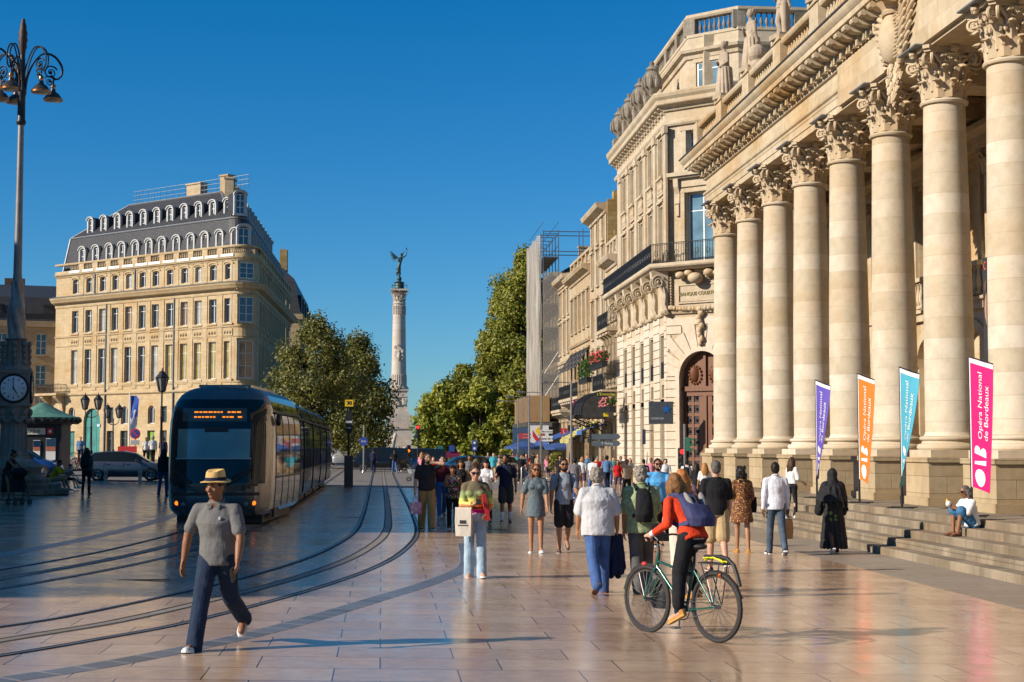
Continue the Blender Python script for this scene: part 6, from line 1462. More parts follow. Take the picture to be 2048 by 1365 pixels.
tt = NT('blue_white_flag'); vv = tt.coord(); sp_ = tt.new('SeparateXYZ'); tt.lk(vv, sp_.inputs[0]); nn = tt.noise(tt.coord('Object', (4, 4, 2)), 1.2, 2); ad = tt.new('Math', operation='MULTIPLY_ADD'); tt.lk(sp_.outputs[2], ad.inputs[0]); ad.inputs[1].default_value = .3; ad.inputs[2].default_value = -1.1; ad2 = tt.new('Math', operation='ADD'); tt.lk(ad.outputs[0], ad2.inputs[0]); tt.lk(nn, ad2.inputs[1])
tt.col(tt.ramp(ad2.outputs[0], [(.44, (.7, .7, .72)), (.5, (.02, .08, .40)), (.95, (.02, .08, .40))], 'EASE')); b.build('banner', tt.mat, t, 40)
q = kpos(282, 31); t = post('no_parking_sign', 'round no parking sign on a thin post by the flag', 'road sign', q, 2.6, .035)
def disc(parent, c, r, mat, name, dy=0, depth=.02):
    b = MB(); b.lathe([(r, 0), (r, depth)], n=24); b.v = [(x + c[0], -z + c[1] + dy, y + c[2]) for x, y, z in b.v]; return b.build(name, mat, parent, 40)
d = disc(t, (0, -.04, 2.4), .33, M['sign_red'], 'disc'); disc(d, (0, -.062, 2.4), .25, flat('sign_blue', (.02, .06, .30)), 'blue_field', 0, .006); b = MB(); b.box((0, -.072, 2.4), (.07, .008, .5), M=Matrix.Rotation(R(-45), 3, 'Y')); b.build('red_bar', M['sign_red'], d, 0); b = MB(); b.box((0, -.05, 1.85), (.55, .02, .3)); b.build('sub_plate', flat('grey_plate', (.4, .4, .38)), t, 0)
q = kpos(267, 33); t = thing('red_notice_board', 'red square notice board on the pavement behind the grey car', 'notice board', q); b = MB(); b.box((0, 0, 1.15), (1.1, .08, .95)); b.build('panel', M['sign_red'], t, 0); b = MB(); b.box((-.45, .02, .35), (.06, .06, .8)); b.box((.45, .02, .35), (.06, .06, .8)); b.build('legs', M['iron'], t, 0); disc(t, (0, -.045, 1.1), .22, M['white'], 'emblem', 0, .01)
# tram signal mast
q = G(697, 975); t = post('tram_signal', 'black tram signal mast carrying a yellow 30 plate', 'signal', q, 3.4, .06, M['iron']); 
b = MB(); b.box((0, 0, .75), (.42, .35, 1.5)); b.build('cabinet', flat('signal_grey', (.06, .06, .065)), t, 0)
b = MB(); b.box((0, -.06, 4.0), (.40, .04, .32)); pl = b.build('speed_plate', flat('speed_yellow', (.85, .52, .01)), t, 0); text('lettering', '30', .25, M['black'], pl, (0, -.085, 4.0), (R(90), 0, 0), .003, font_bold=.006)
b = MB(); b.tube([(0, 0, 3.3), (0, 0, 4.1)], .04, 6); b.box((0, -.05, 3.4), (.3, .22, .42)); b.box((0, -.05, 2.9), (.28, .22, .62)); b.build('signal_head', M['black'], t, 0); b = MB(); b.box((0, -.17, 3.1), (.3, .03, .1)); b.box((0, -.17, 2.82), (.18, .03, .05)); b.build('signal_bar', flat('signal_white', (.7, .7, .7)), t, 0)
q = G(727, 946); t = post('cycle_sign', 'round blue sign on a white footed post in the tram lanes', 'road sign', q, 3.5, .06, M['steel']); d = disc(t, (0, -.08, 2.3), .32, M['sign_blue'], 'disc'); text('lettering', 'BUS', .2, M['white'], d, (0, -.105, 2.3), (R(90), 0, 0), .003)
q = kpos(948, 25); t = post('cycle_route_sign', 'small square blue signs on a thin post behind the crowd', 'road sign', q, 2.6, .04)
for z, r_ in ((2.42, .2), (1.98, .2)): b = MB(); b.box((0, -.06, z), (.4, .03, .4)); pl = b.build('plate', M['sign_blue'], t, 0); disc(pl, (0, -.076, z), .1, M['white'], 'emblem', 0, .004)
def trafficlight(label, base, h, lit, side=0):
    t = post('traffic_light', label, 'traffic light', base, h, .05, M['iron'], 'traffic lights'); b = MB(); b.box((side, -.1, h - .25), (.32, .24, .95)); hd = b.build('signal_head', M['black'], t, 0)
    for i, nme in enumerate(('red', 'amber', 'green')):
        on = nme == lit; m = {'red': M['redlamp'] if on else flat('dull_red', (.05, .01, .01)), 'amber': M['amber'] if on else flat('dull_amber', (.05, .03, .01)), 'green': flat('dull_green', (.01, .05, .03))}[nme]
        disc(hd, (side, -.225, h + .06 - i * .3), .11, m, 'lamp', 0, .03); b = MB(); A = arc(-.13, .13, 0, 8); b.tube([(x + side, -.3, h + .06 - i * .3 + z) for x, z in A], .02, 4); b.build('visor', M['black'], hd)
trafficlight('traffic light showing red before the plane trees', kpos(835, 26.5), 3.4, 'red'); trafficlight('low traffic light glowing amber beside the black van', kpos(817, 25), 1.9, 'amber'); trafficlight('pedestrian signal showing red between the vans', kpos(803, 22), 1.6, 'red'); trafficlight('traffic light with a red lamp in front of the bank door', kpos(1367, 44.5), 2.0, 'red')
q = kpos(1374, 45); t = post('green_cross_sign', 'tall grey post with a green folded sign before the bank door', 'sign', q, 3.3, .06, M['steel']); b = MB(); b.box((.14, -.05, 2.4), (.16, .1, .62)); 
for k in range(3): b.box((.3, -.05, 2.62 - k * .23), (.2, .08, .1))
b.build('panel', flat('sign_green', (.05, .22, .14)), t, 0)
# modern arm lamps
t0 = None
for i, (px, k, lb) in enumerate(((1143, 33, 'nearest grey arm lamp, reaching over the maroon restaurant sign'), (1083, 27.8, 'grey arm lamp carrying the white direction signs'), (1058, 25.5, 'grey arm lamp just left of the direction signs'), (1035, 23.3, 'grey arm lamp behind the red direction signs'), (1007, 21, 'farthest grey arm lamp in front of the plane trees'))):
    q = kpos(px, k)
    if t0 is None:
        t0 = thing('arm_lamp', lb, 'street lamp', q, 0, 'modern grey arm lamps'); b = MB(); b.tube([(0, 0, 0), (0, 0, 1.4), (0, 0, 6.3)], [.11, .08, .055], 10); b.build('pole', M['pole'], t0); b = MB(); b.tube([(0, 0, 6.1), (-.5, 0, 6.15), (-1.4, 0, 6.12)], .035, 6); a_ = b.build('arm', M['pole'], t0); b = MB(); b.ell((-1.55, 0, 6.15), (.32, .22, .09)); b.build('lamp_head', M['steel'], a_)
    else: dup(t0, loc=q, label=lb)
def arrowsign(mb, x0, x1, z0_, z1_, y=-.1, left=True):
    m = (z0_ + z1_) / 2; h_ = (z1_ - z0_) / 2
    P = [(x1, z0_), (x1, z1_), (x0 + h_, z1_), (x0, m), (x0 + h_, z0_)] if left else [(x0, z0_), (x0, z1_), (x1 - h_, z1_), (x1, m), (x1 - h_, z0_)]
    mb.prism(P, (0, y, 0), (1, 0, 0), (0, 0, 1), (0, 1, 0), .04)
def signpost(name, label, px, k, h, rows, mat):
    q = kpos(px, k); t = post(name, label, 'direction sign', q, h, .05)
    for y0_, y1_, x0_, x1_, left, txt, tm, m in rows:
        z = lambda y: 2 + (893 - y) / k - q.z; b = MB(); arrowsign(b, (x0_ - px) / k, (x1_ - px) / k, z(y1_), z(y0_), left=left); o = b.build('arrow_panel', m, t, 0)
        text('lettering', txt, (z(y0_) - z(y1_)) * .62, tm, o, ((x0_ + x1_) / 2 / k - px / k + .05, -.105, (z(y0_) + z(y1_)) / 2), (R(90), 0, 0), .003, sx=.85)
signpost('direction_sign', 'post with two white direction arrow signs', 1081, 28.5, 4.0, [(861, 868, 1079, 1105, True, 'Office Tourisme', M['black'], M['white']), (873, 884, 1079, 1105, True, 'Maison du Vin', M['black'], M['white'])], None)
signpost('direction_sign', 'post with two red direction arrow signs', 1036, 25, 3.2, [(868, 872.5, 1038, 1062, False, 'Quinconces', M['white'], M['sign_red']), (874, 878.5, 1038, 1062, False, 'Gare St Jean', M['white'], M['sign_red'])], None)
signpost('direction_sign', 'post with two blue grey direction arrow signs before the terrace', 1204, 36, 2.9, [(869, 880, 1184, 1243, False, ' ', M['white'], flat('sign_greyblue', (.09, .12, .15))), (883, 893.5, 1184, 1243, False, 'P  Parking', M['white'], M['sign_greyblue'])], None)
# parasols, awnings
M['bluecanvas'] = flat('blue_canvas', (.02, .06, .20), .8)
p0 = None
for px, k, lb in ((1048, 24.5, 'leftmost blue parasol on the terrace'), (1085, 24, 'middle blue parasol on the terrace'), (1120, 24.5, 'rightmost blue parasol on the terrace')):
    q = kpos(px, k)
    if p0 is None:
        p0 = thing('parasol', lb, 'parasol', q, 0, 'blue parasols on the terrace'); b = MB(); b.tube([(0, 0, 0), (0, 0, 2.6)], .035, 8); b.box((0, 0, .06), (.7, .7, .12)); b.build('pole', M['pole'], p0); b = MB(); b.rings([[V((math.cos(6.2832 * j / 16) * r * (1 if j % 2 else .96), math.sin(6.2832 * j / 16) * r * (1 if j % 2 else .96), z)) for j in range(16)] for r, z in ((.06, 2.66), (.8, 2.5), (1.65, 2.2), (1.65, 2.02), (1.6, 2.02), (1.6, 2.16), (.05, 2.6))], cap=False); b.build('canopy', M['bluecanvas'], p0, 20)
    else: dup(p0, loc=q, label=lb)
def stripes(name, a, c, n):
    t = NT(name); v = t.coord('UV', (n, n, 1)); wv = t.new('TexWave'); wv.bands_direction = 'X'; wv.inputs['Scale'].default_value = 1; t.lk(v, wv.inputs['Vector']); t.col(t.ramp(wv.outputs['Fac'], [(.48, a), (.52, c)])); t.set(Roughness=.8); return t.mat
M['ystripe'] = stripes('yellow_striped_canvas', (.62, .55, .16), (.18, .16, .07), 1.6)
def awning(label, y, L, z0_, z1_, o, mat, name='shop_awning'):
    t = thing(name, label, 'awning', (15, y, z0_)); b = MB(); b.prism([(0, 0), (o, z1_ - z0_), (o, z1_ - z0_ - .25), (o - .03, z1_ - z0_ - .25), (o - .03, z1_ - z0_ - .03), (0, -.05)], (0, 0, 0), (-1, 0, 0), (0, 0, 1), (0, 1, 0), L); b.build('canvas', mat, t, 0)
    b = MB()
    for y_ in (.1, L - .1): b.tube([(0, y_, -1.1), (-o * .95, y_, z1_ - z0_ - .05)], .025, 5)
    b.build('arms', M['iron'], t)
awning('yellow and dark striped awning beside the zinc canopy', 103, 5.0, 3.75, 2.45, 2.15, M['ystripe']); awning('plain blue awning beyond the yellow striped one', 109.5, 9, 3.4, 2.3, 2.9, flat('blue_canvas2', (.02, .07, .24), .8))
awning('small blue awning under the dark canopy', 99.5, 2.6, 3.5, 3.0, 1.7, flat('blue_canvas3', (.03, .12, .38), .8))
# barriers
b0 = None
for i, px in enumerate((1060, 1098, 1136, 1170)):
    q = kpos(px, 35.5 - i * .3); q.z += .02
    if b0 is None:
        b0 = thing('street_barrier', 'grey street barrier in the row behind the couple', 'barrier', q, 0, 'grey street barriers at the crossing'); b = MB(); b.tube([(-.5, 0, 0), (-.5, 0, .95), (-.45, 0, 1.0), (.45, 0, 1.0), (.5, 0, .95), (.5, 0, 0)], .03, 6); b.tube([(-.5, 0, .2), (.5, 0, .2)], .02, 5); b.tube([(-.48, 0, .22), (.48, 0, .95)], .018, 5); b.tube([(.48, 0, .22), (-.48, 0, .95)], .018, 5); b.build('frame', M['steel'], b0)
    else: dup(b0, loc=q, label='grey street barrier in the row behind the couple')
q = kpos(1112, 30); t = thing('potted_shrub', 'round yellow green shrub in a planter behind the barriers', 'shrub', q); b = MB(); b.lathe([(.3, 0), (.42, .5), (.44, .55)], n=14); b.build('planter', flat('terracotta', (.2, .09, .05)), t); b = MB(); foliage(b, (0, 0, 1.15), (.6, .6, .75), 900, .1, 3); b.build('foliage', leafmat('shrub_leaves', (.09, .10, .01), (.3, .27, .04)), t, 0, uv=False)
for px, py, lb in ((211, 963, 'pale bollard in front of the car rear wheel'), (280, 965, 'pale bollard in front of the car door'), (137, 961, 'dim bollard left of the grey car'), (72, 962, 'dim bollard beside the clock lamp base')):
    q = G(px, py)
    t = thing('bollard', lb, 'bollard', q, 0, 'stone bollards along the kerb'); b = MB(); b.lathe([(.09, -.1), (.085, .46), (.1, .48), (.1, .52), (.06, .56)], n=14); b.build('post', M['kerb'], t); b = MB(); b.lathe([(.092, .34), (.092, .40)], n=14); b.build('band', M['pole'], t)
q = kpos(895, 22); t = thing('market_stall_front', 'low maroon hoarding with teal and blue panels beyond the crossing', 'hoarding', q); b = MB(); b.box((-.3, 0, 1.35), (2.8, .1, .55)); b.build('maroon_panel', M['maroon'], t, 0); b = MB(); b.box((-.7, -.1, 1.2), (.45, .06, 1.9)); b.build('teal_panel', flat('teal_panel', (.02, .16, .17)), t, 0); b = MB(); b.box((.35, -.1, 1.9), (.5, .06, .6)); b.build('blue_panel', M['sign_blue'], t, 0)
b = MB()
for x in (-1.6, -.9, -.5, .2, .9): b.box((x, .05, .6), (.06, .06, 1.2))
b.build('posts', M['pole'], t, 0)

# ================================================================== bicycles
M['green_frame'] = plain('green_bicycle_paint', (.012, .10, .075), .25, .3, coat=.7)
def bike_wheel(r=.34, n=18):
    T = MB(); T.tube([(0, r * math.cos(i * 6.28319 / 32), r * math.sin(i * 6.28319 / 32)) for i in range(33)], .021, 8, cap=False)
    Rm = MB(); Rm.tube([(0, (r - .03) * math.cos(i * 6.28319 / 32), (r - .03) * math.sin(i * 6.28319 / 32)) for i in range(33)], .012, 6, cap=False)
    S = MB()
    for i in range(n): a = i * 6.28319 / n; S.tube([((.025 if i % 2 else -.025), .02 * math.cos(a + .6), .02 * math.sin(a + .6)), (0, (r - .03) * math.cos(a), (r - .03) * math.sin(a))], .0025, 3, cap=False)
    S.tube([(-.05, 0, 0), (.05, 0, 0)], .022, 8); return T, Rm, S
def bicycle(name, label, loc, rz, paint, detail=True, group=None, sc_=1.0, lean=0):
    t = thing(name, label, 'bicycle', loc, rz, group); t.scale = (sc_,) * 3; t.rotation_euler = (0, lean, rz)
    for y in (-.52, .52):
        T, Rm, S = bike_wheel(n=28 if detail else 12); o = T.build('wheel', M['rubber'], t, 60); o.location = (0, y, .36); Rm.build('rim', M['chrome'], o, 60); S.build('spokes', M['steel'], o, 60)
    b = MB(); bb = V((0, .08, .29)); st = V((0, .2, .78)); hd = V((0, -.33, .86)); hd2 = V((0, -.365, .72)); 
    b.tube([bb, st], .017, 8); b.tube([st + V((0, -.01, -.12)), hd2 + V((0, .02, .05))], .015, 8); b.tube([bb, hd2], .019, 8); b.tube([hd, hd2], .022, 8)
    for s in (-.05, .05): b.tube([bb + V((s * .6, 0, 0)), (s, .52, .36)], .01, 6); b.tube([st + V((s * .3, 0, -.06)), (s, .52, .36)], .009, 6); b.tube([hd2 + V((s * .5, 0, -.02)), (s, -.40, .62), (s, -.52, .36)], .012, 6)
    b.build('frame', paint, t, 60)
    b = MB(); b.tube([(0, .2, .76), (0, .215, .93)], .013, 8); b.ell((0, .25, .96), (.075, .13, .035)); b.ell((0, .14, .955), (.03, .12, .025)); b.build('saddle', M['black'], t)
    b = MB(); b.tube([hd, hd + V((0, -.02, .14)), hd + V((0, -.07, .17))], .014, 8); b.tube([(-.29, -.22, 1.04), (-.2, -.34, 1.05), (-.08, -.4, 1.03), (.08, -.4, 1.03), (.2, -.34, 1.05), (.29, -.22, 1.04)], .011, 8); b.build('handlebar', M['iron'], t)
    b = MB(); b.tube([(-.08, bb.y, bb.z), (.08, bb.y, bb.z)], .02, 8); b.tube([(.05, .08 + .095 * math.cos(i * .4488), .29 + .095 * math.sin(i * .4488)) for i in range(15)], .008, 5, cap=False)
    for s, d in ((1, 1), (-1, -1)): b.tube([(s * .08, bb.y, bb.z), (s * .09, bb.y - .02 * d, bb.z - .17 * d)], .01, 6); b.box((s * .14, bb.y - .02 * d, bb.z - .17 * d), (.09, .08, .02))
    b.tube([(.05, .08, .385), (.05, .52, .40)], .005, 4); b.tube([(.05, .08, .195), (.05, .52, .32)], .005, 4); b.build('crankset', M['steel'], t)
    if detail:
        b = MB(); b.box((0, .5, .80), (.13, .36, .015)); 
        for s in (-.06, .06): b.tube([(s, .62, .80), (s * 1.1, .53, .38)], .007, 5); b.tube([(s, .36, .80), (s * 1.1, .52, .38)], .007, 5)
        b.build('rack', M['black'], t)
        b = MB(); q = random.Random(2)
        for k in range(5): b.tube([(q.uniform(-.08, .08), .33 + q.random() * .1, .83 + q.random() * .04), (q.uniform(-.1, .1), .5, .86), (q.uniform(-.08, .08), .66, .82)], .008, 5)
        b.build('yellow_cord', flat('yellow_cord', (.8, .75, .02)), t)
        b = MB(); b.tube([(-.02, .34, .86), (.0, .55, .87), (.02, .7, .86), (.03, .80, .80), (.04, .86, .69), (.05, .9, .60)], .02, 8); b.tube([(-.06, .36, .84), (-.08, .5, .87), (-.06, .64, .85)], .018, 6); b.build('spare_bars', M['black'], t)
        b = MB(); b.ell((0, .585, .68), (.05, .02, .025)); b.build('reflector', emis('orange_reflector_glow', (.7, .16, .02), .15), t)  # faint emission painted on in place of light caught by the reflector
        b = MB(); b.ell((0, -.56, .73), (.03, .04, .025)); b.build('red_light', flat('red_plastic', (.5, .03, .02)), t)
        b = MB(); b.tube([(0, -.52 - .37 * math.cos(a), .36 + .37 * math.sin(a)) for a in (.2, .6, 1.0, 1.4, 1.8, 2.2)], .02, 5, flat=.4); b.build('mudguard', M['black'], t); b = MB(); b.tube([(0, .52 + .37 * math.cos(a), .36 + .37 * math.sin(a)) for a in (.3, .7, 1.1, 1.5, 1.9, 2.4)], .02, 5, flat=.4); b.build('mudguard', M['black'], t)
        b = MB(); b.loft([((-.12, -.46, .26), .045, .1), ((-.13, -.46, .32), .06, .14), ((-.13, -.46, .52), .06, .14), ((-.12, -.46, .56), .04, .12)], 12); b.build('pannier', M['black'], t)
        for s in (-1, 1): b = MB(); b.tube([(s * .29, -.22, 1.04), (s * .33, -.14, 1.03)], .017, 8); b.build('grip', M['black'], t)
    return t
rw, fw = G(1425, 1286), G(1303, 1266); mid = (rw + fw) / 2; dd = (fw - rw); BRZ = math.atan2(dd.x, -dd.y)
BK = 1.04
main_bike = bicycle('bicycle', 'green city bicycle ridden by the cyclist in red, dropped handlebars strapped on its rack', V((mid.x, mid.y, hz(mid.x))), BRZ, M['green_frame'], True, None, BK)
cols = [flat('bike_black', (.02, .02, .02)), flat('bike_blue', (.04, .08, .2)), flat('bike_white', (.4, .4, .4)), flat('bike_red', (.3, .03, .02))]
pr_ = [bicycle('bicycle', 'parked bicycle in the row of parked bicycles before the golden mansion', kpos(70, 31), R(20), c, False, 'bicycles parked in a row by the kiosk') for c in cols]
for i, px in enumerate((78, 88, 97, 105, 113, 124, 131, 138, 145, 152, 160, 168, 181, 188, 205, 218)):
    q = kpos(px, 31 - .05 * i + (i % 3) * .4); q.z += .08; rz = R(12 + 25 * math.sin(i * 2.1)) + (math.pi if i % 4 == 1 else 0) + (R(70) if i in (12, 14, 15) else 0)
    if i < 4: pr_[i].location = q; pr_[i].rotation_euler = (0, R(6), rz)
    else: c = dup(pr_[i % 4], loc=q); c.rotation_euler = (0, R(6), rz)
q = kpos(56, 31); q.z += .08; t = bicycle('bicycle', 'hire bicycle with an orange front beside the kiosk', q, R(-15), cols[0], False); b = MB(); b.box((0, -.52, .75), (.35, .25, .3)); b.ell((0, -.5, .55), (.2, .2, .25)); b.build('front_basket', flat('orange_basket', (.7, .15, .02)), t)

# ================================================================== banners in front of the theatre
BW, BH = .86, 2.55
def flag(label, colname, c, px, py, txt, wind):
    p = onX(px, py, 12.2); q = V((12.2, p.y, PZ))
    t = thing('feather_banner', label, 'banner', q, R(-79), 'coloured theatre banners'); mat = flat(colname, c, .7, var=.06)
    b = MB(); b.tube([(0, 0, 0), (0, 0, .6)], .03, 8); b.tube([(0, 0, .5), (0, 0, 3.32)], .018, 8); b.tube([(0, 0, 3.32), (BW, 0, 3.32 - .2)], .014, 6)
    b.tube([(-.45, -.0, .02), (.5, 0, .02)], .014, 6); b.tube([(0, -.4, .02), (0, .4, .02)], .014, 6); b.build('pole', M['iron'], t)
    fold = lambda u, v: -wind * (.06 * math.sin(u * 2.2 + v * 1.1) * u * (1 - v * .3) + .20 * max(0, 1 - v) ** 1.6 * u * u)
    lean = lambda u, v: -.20 * u * v - .0 + (-.12 * u * (1 - v) if wind > 1.5 else -.12 * u * (1 - v))
    P = lambda u, v, o=0: V((u * BW * (1 - (.22 * (1 - v) * wind * .5)), fold(u, v) + o, .62 + v * 2.68 + lean(u, v)))
    b = MB(); nu, nv = 10, 22
    for o in (0, .006): b.rings([[P(i / nu, j / nv, o) for i in range(nu + 1)] for j in range(nv + 1)], cap=False, closed=False)
    bn = b.build('banner', mat, t, 60)
    b = MB(); b.rings([[P(u, j / nv, -.004) for u in (-.02, .06)] for j in range(nv + 1)], cap=False, closed=False); b.rings([[P(i / nu, v, -.005) for i in range(nu + 1)] for v in (.965, 1.0)], cap=False, closed=False); b.build('white_edge', M['white'], bn, 60)
    # lettering: flat text mapped on to the cloth, reading upwards
    def mapped(name, s, size, v0, u0):
        cu = bpy.data.curves.new('l', 'FONT'); cu.body = s; cu.size = size; cu.resolution_u = 3; o = bpy.data.objects.new('l', cu); me = bpy.data.meshes.new_from_object(o); bpy.data.objects.remove(o)
        bm = __import__('bmesh').new(); bm.from_mesh(me); B = __import__('bmesh').ops
        for v_ in bm.verts: x, y = v_.co.x, v_.co.y; v_.co = P(u0 - y / BW, v0 + x / 2.68, -.009)
        bm.to_mesh(me); bm.free(); me.name = name; me.materials.clear(); me.materials.append(M['white']); link(name, me, bn)
    mapped('lettering', 'Opéra National', .222, .39, .56); mapped('lettering', 'de Bordeaux', .222, .39, .84)
    # the white drop, slash and B of the emblem
    em = MB()
    def shape(pts): em.add([P(u, v, -.009) for u, v in pts], [tuple(range(len(pts)))])
    shape([(.48 + .27 * math.cos(a * .393) * (1 + .12 * math.sin(a * .393)), .09 + .068 * math.sin(a * .393)) for a in range(16)])
    shape([(.2, .185), (.78, .2), (.78, .238), (.2, .208)])
    shape([(.2, .27), (.78, .26)] + [(.78, .30), (.72, .325), (.62, .33), (.52, .315), (.48, .30), (.44, .325), (.34, .335), (.24, .325), (.2, .30)])
    em.build('emblem', M['white'], bn, 0, uv=False)
    return t
flag('purple theatre banner, the farthest of the four', 'banner_purple', (.10, .065, .36), 1634, 985, 0, 1.6)
flag('orange theatre banner second from the far end', 'banner_orange', (.80, .16, .012), 1719, 999, 0, .8)
flag('turquoise theatre banner twisted by the wind', 'banner_turquoise', (.06, .33, .44), 1804, 1013, 0, 1.9)
flag('magenta theatre banner, nearest and largest of the four', 'banner_magenta', (.70, .004, .135), 1944, 1026, 0, .45)

# ================================================================== statues on the balustrade
def statue(i, label, pose):
    y = STY[i]; t = thing('statue', label, 'statue', (XF - .28, y, 15.6), R(-75), 'stone figures along the theatre roof')
    b = MB(); b.box((0, 0, .08), (.7, .7, .16)); b.build('plinth', M['statue'], t, 0); q = random.Random(i + 3); b = MB()
    sway = .1 * (1 if pose != 2 else -1); H = .2
    if pose == 2: b.cone((.12, 0, .16), .1, (.14, -.04, .65), .11); b.cone((.14, -.04, .65), .11, (.08, 0, 1.2), .16); b.cone((-.14, .05, .16), .1, (-.16, -.1, .65), .11); b.cone((-.16, -.1, .65), .11, (-.08, 0, 1.2), .16)
    else:
        b.loft([((0, 0, .14), .36, .33), ((.02, 0, .5), .30, .28), ((sway * .6, 0, .95), .28, .25), ((sway, 0, 1.25), .27, .22)], 14)
        for k in range(14): a = k * .45; b.cone((.27 * math.cos(a) + sway * .6, .24 * math.sin(a), 1.2), .05, (.35 * math.cos(a + .2), .32 * math.sin(a + .2), .18), .06, 6)
    b.loft([((sway * .7, 0, 1.1), .24, .2), ((sway * .8, 0, 1.35), .19, .16), ((sway * .3, 0, 1.6), .24, .17), ((0, 0, 1.8), .27, .16), ((0, 0, 1.9), .12, .1), ((0, -.02, 2.0), .08, .08)], 14)
    b.ell((0, -.03, 2.14), (.125, .145, .17)); b.ell((0, -.17, 2.12), (.025, .035, .04)); b.ell((0, .03, 2.2), (.14, .14, .14))
    for k in range(8): a = k * .785; b.ell((.12 * math.cos(a), .03 + .12 * math.sin(a), 2.27), (.05, .05, .06), n=6, m=4)
    s = 1 if pose == 0 else -1
    b.cone((.24, 0, 1.78), .08, (.36, -.05, 1.42), .065); b.cone((.36, -.05, 1.42), .065, (.18 if pose == 0 else .38, -.28 if pose == 0 else .05, 1.25 if pose == 0 else 1.05), .05)
    b.cone((-.24, 0, 1.78), .08, (-.38, -.05, 1.45), .065); b.cone((-.38, -.05, 1.45), .065, (-.14, -.26, 1.5 if pose == 0 else 1.62), .05)
    if pose == 1: b.ell((.5, -.05, .55), (.34, .34, .34)); b.cone((.5, 0, .1), .3, (.5, 0, .3), .25)
    if pose == 2: b.cone((-.3, .2, 1.7), .12, (-.42, .2, .3), .2); b.cone((-.2, .25, 1.5), .1, (-.3, .3, .3), .16)
    for k in range(6): b.cone((-.22 + .08 * k, -.12, 1.62 - .03 * k), .04, (.1 - .03 * k, -.17, 1.2), .035, 6)
    b.add([], []); o = b.build('figure', M['statue'], t, 60); rm = o.modifiers.new('r', 'REMESH'); rm.mode = 'VOXEL'; rm.voxel_size = .022; rm.use_smooth_shade = True
    sm = o.modifiers.new('s', 'SMOOTH'); sm.iterations = 2; t.scale = (1.0,) * 3
for i, (lb, ps) in enumerate((('draped stone figure leaning forward at the far end of the balustrade', 0), ('half draped stone figure with a globe, second from the far end', 1), ('bare legged stone figure with trailing cloth, third from the far end', 2), ('stone figure cut off by the top of the picture', 0))): statue(i, lb, ps)
# ================================================================== people
def cloth(name, c, rough=.85, var=.1, weave=0):
    if name in M: return M[name]
    t = NT(name); v = t.coord(); t.col(t.ramp(t.noise(v, 5, 4), [(.3, tuple(x * (1 - var) for x in c)), (.7, tuple(min(1, x * (1 + var)) for x in c))])); t.set(Roughness=rough); t.b.inputs['Specular IOR Level'].default_value = .2
    t.bump(t.noise(t.coord('Object', (1, 1, .45)), 11, 4, .6), .55, .03); M[name] = t.mat; return t.mat
def spots(name, base, cols, sc_=28, thr=.42):
    if name in M: return M[name]
    t = NT(name); v = t.coord(); vo = t.new('TexVoronoi'); vo.inputs['Scale'].default_value = sc_; t.lk(v, vo.inputs['Vector']); sp = t.new('SeparateColor'); t.lk(vo.outputs['Color'], sp.inputs[0])
    c = t.ramp(sp.outputs[0], [(i / len(cols), q) for i, q in enumerate(cols)], 'CONSTANT'); m = t.ramp(vo.outputs['Distance'], [(thr - .02, (1, 1, 1)), (thr + .02, (0, 0, 0))]); t.col(t.mix(base, c, m)); t.set(Roughness=.85); M[name] = t.mat; return t.mat
def skin(name, c):
    if name in M: return M[name]
    t = NT(name); v = t.coord(); t.col(t.ramp(t.noise(v, 9, 4), [(.3, tuple(x * .86 for x in c)), (.7, tuple(min(1, x * 1.1) for x in c))])); t.set(Roughness=.5); t.b.inputs['Specular IOR Level'].default_value = .35; M[name] = t.mat; return t.mat
SK = dict(tan=skin('skin_tan', (.36, .17, .085)), brown=skin('skin_brown', (.26, .115, .055)), fair=skin('skin_fair', (.52, .29, .19)), dark=skin('skin_dark', (.10, .045, .025)))
HM = dict(black=cloth('hair_black', (.012, .010, .009), .5), brown=cloth('hair_brown', (.05, .025, .013), .5), auburn=cloth('hair_auburn', (.16, .06, .025), .5), grey=cloth('hair_grey', (.22, .19, .155), .6), blond=cloth('hair_blond', (.34, .165, .05), .5), red=cloth('hair_strawberry', (.36, .13, .035), .5), dblond=cloth('hair_dark_blond', (.19, .09, .032), .5), dgrey=cloth('hair_dark_grey', (.10, .09, .08), .6))
_tex = bpy.data.textures.new('cloth_folds', 'CLOUDS'); _tex.noise_scale = .09; _tex.noise_depth = 3
_tex2 = bpy.data.textures.new('hair_strands', 'CLOUDS'); _tex2.noise_scale = .035; _tex2.noise_depth = 3
def grow(o, vox, fold=0, tex=None, smooth=3):
    r = o.modifiers.new('surface', 'REMESH'); r.mode = 'VOXEL'; r.voxel_size = vox; r.use_smooth_shade = True
    s = o.modifiers.new('smooth', 'SMOOTH'); s.iterations = smooth; s.factor = .5
    if fold: d = o.modifiers.new('folds', 'DISPLACE'); d.texture = tex or _tex; d.strength = fold; d.mid_level = .5
    return o
def rx(a): return Matrix.Rotation(a, 3, 'X')
def rz3(a): return Matrix.Rotation(a, 3, 'Z')
def ik(p, t, l1, l2, pole):
    p, t, pole = V(p), V(t), V(pole); d = t - p; L = min(d.length, (l1 + l2) * .995); d = d.normalized(); a = (l1 * l1 - l2 * l2 + L * L) / (2 * L); h = math.sqrt(max(0, l1 * l1 - a * a))
    q = pole - d * pole.dot(d); q = q.normalized() if q.length > 1e-6 else d.orthogonal().normalized(); return p + d * a + q * h, p + d * L
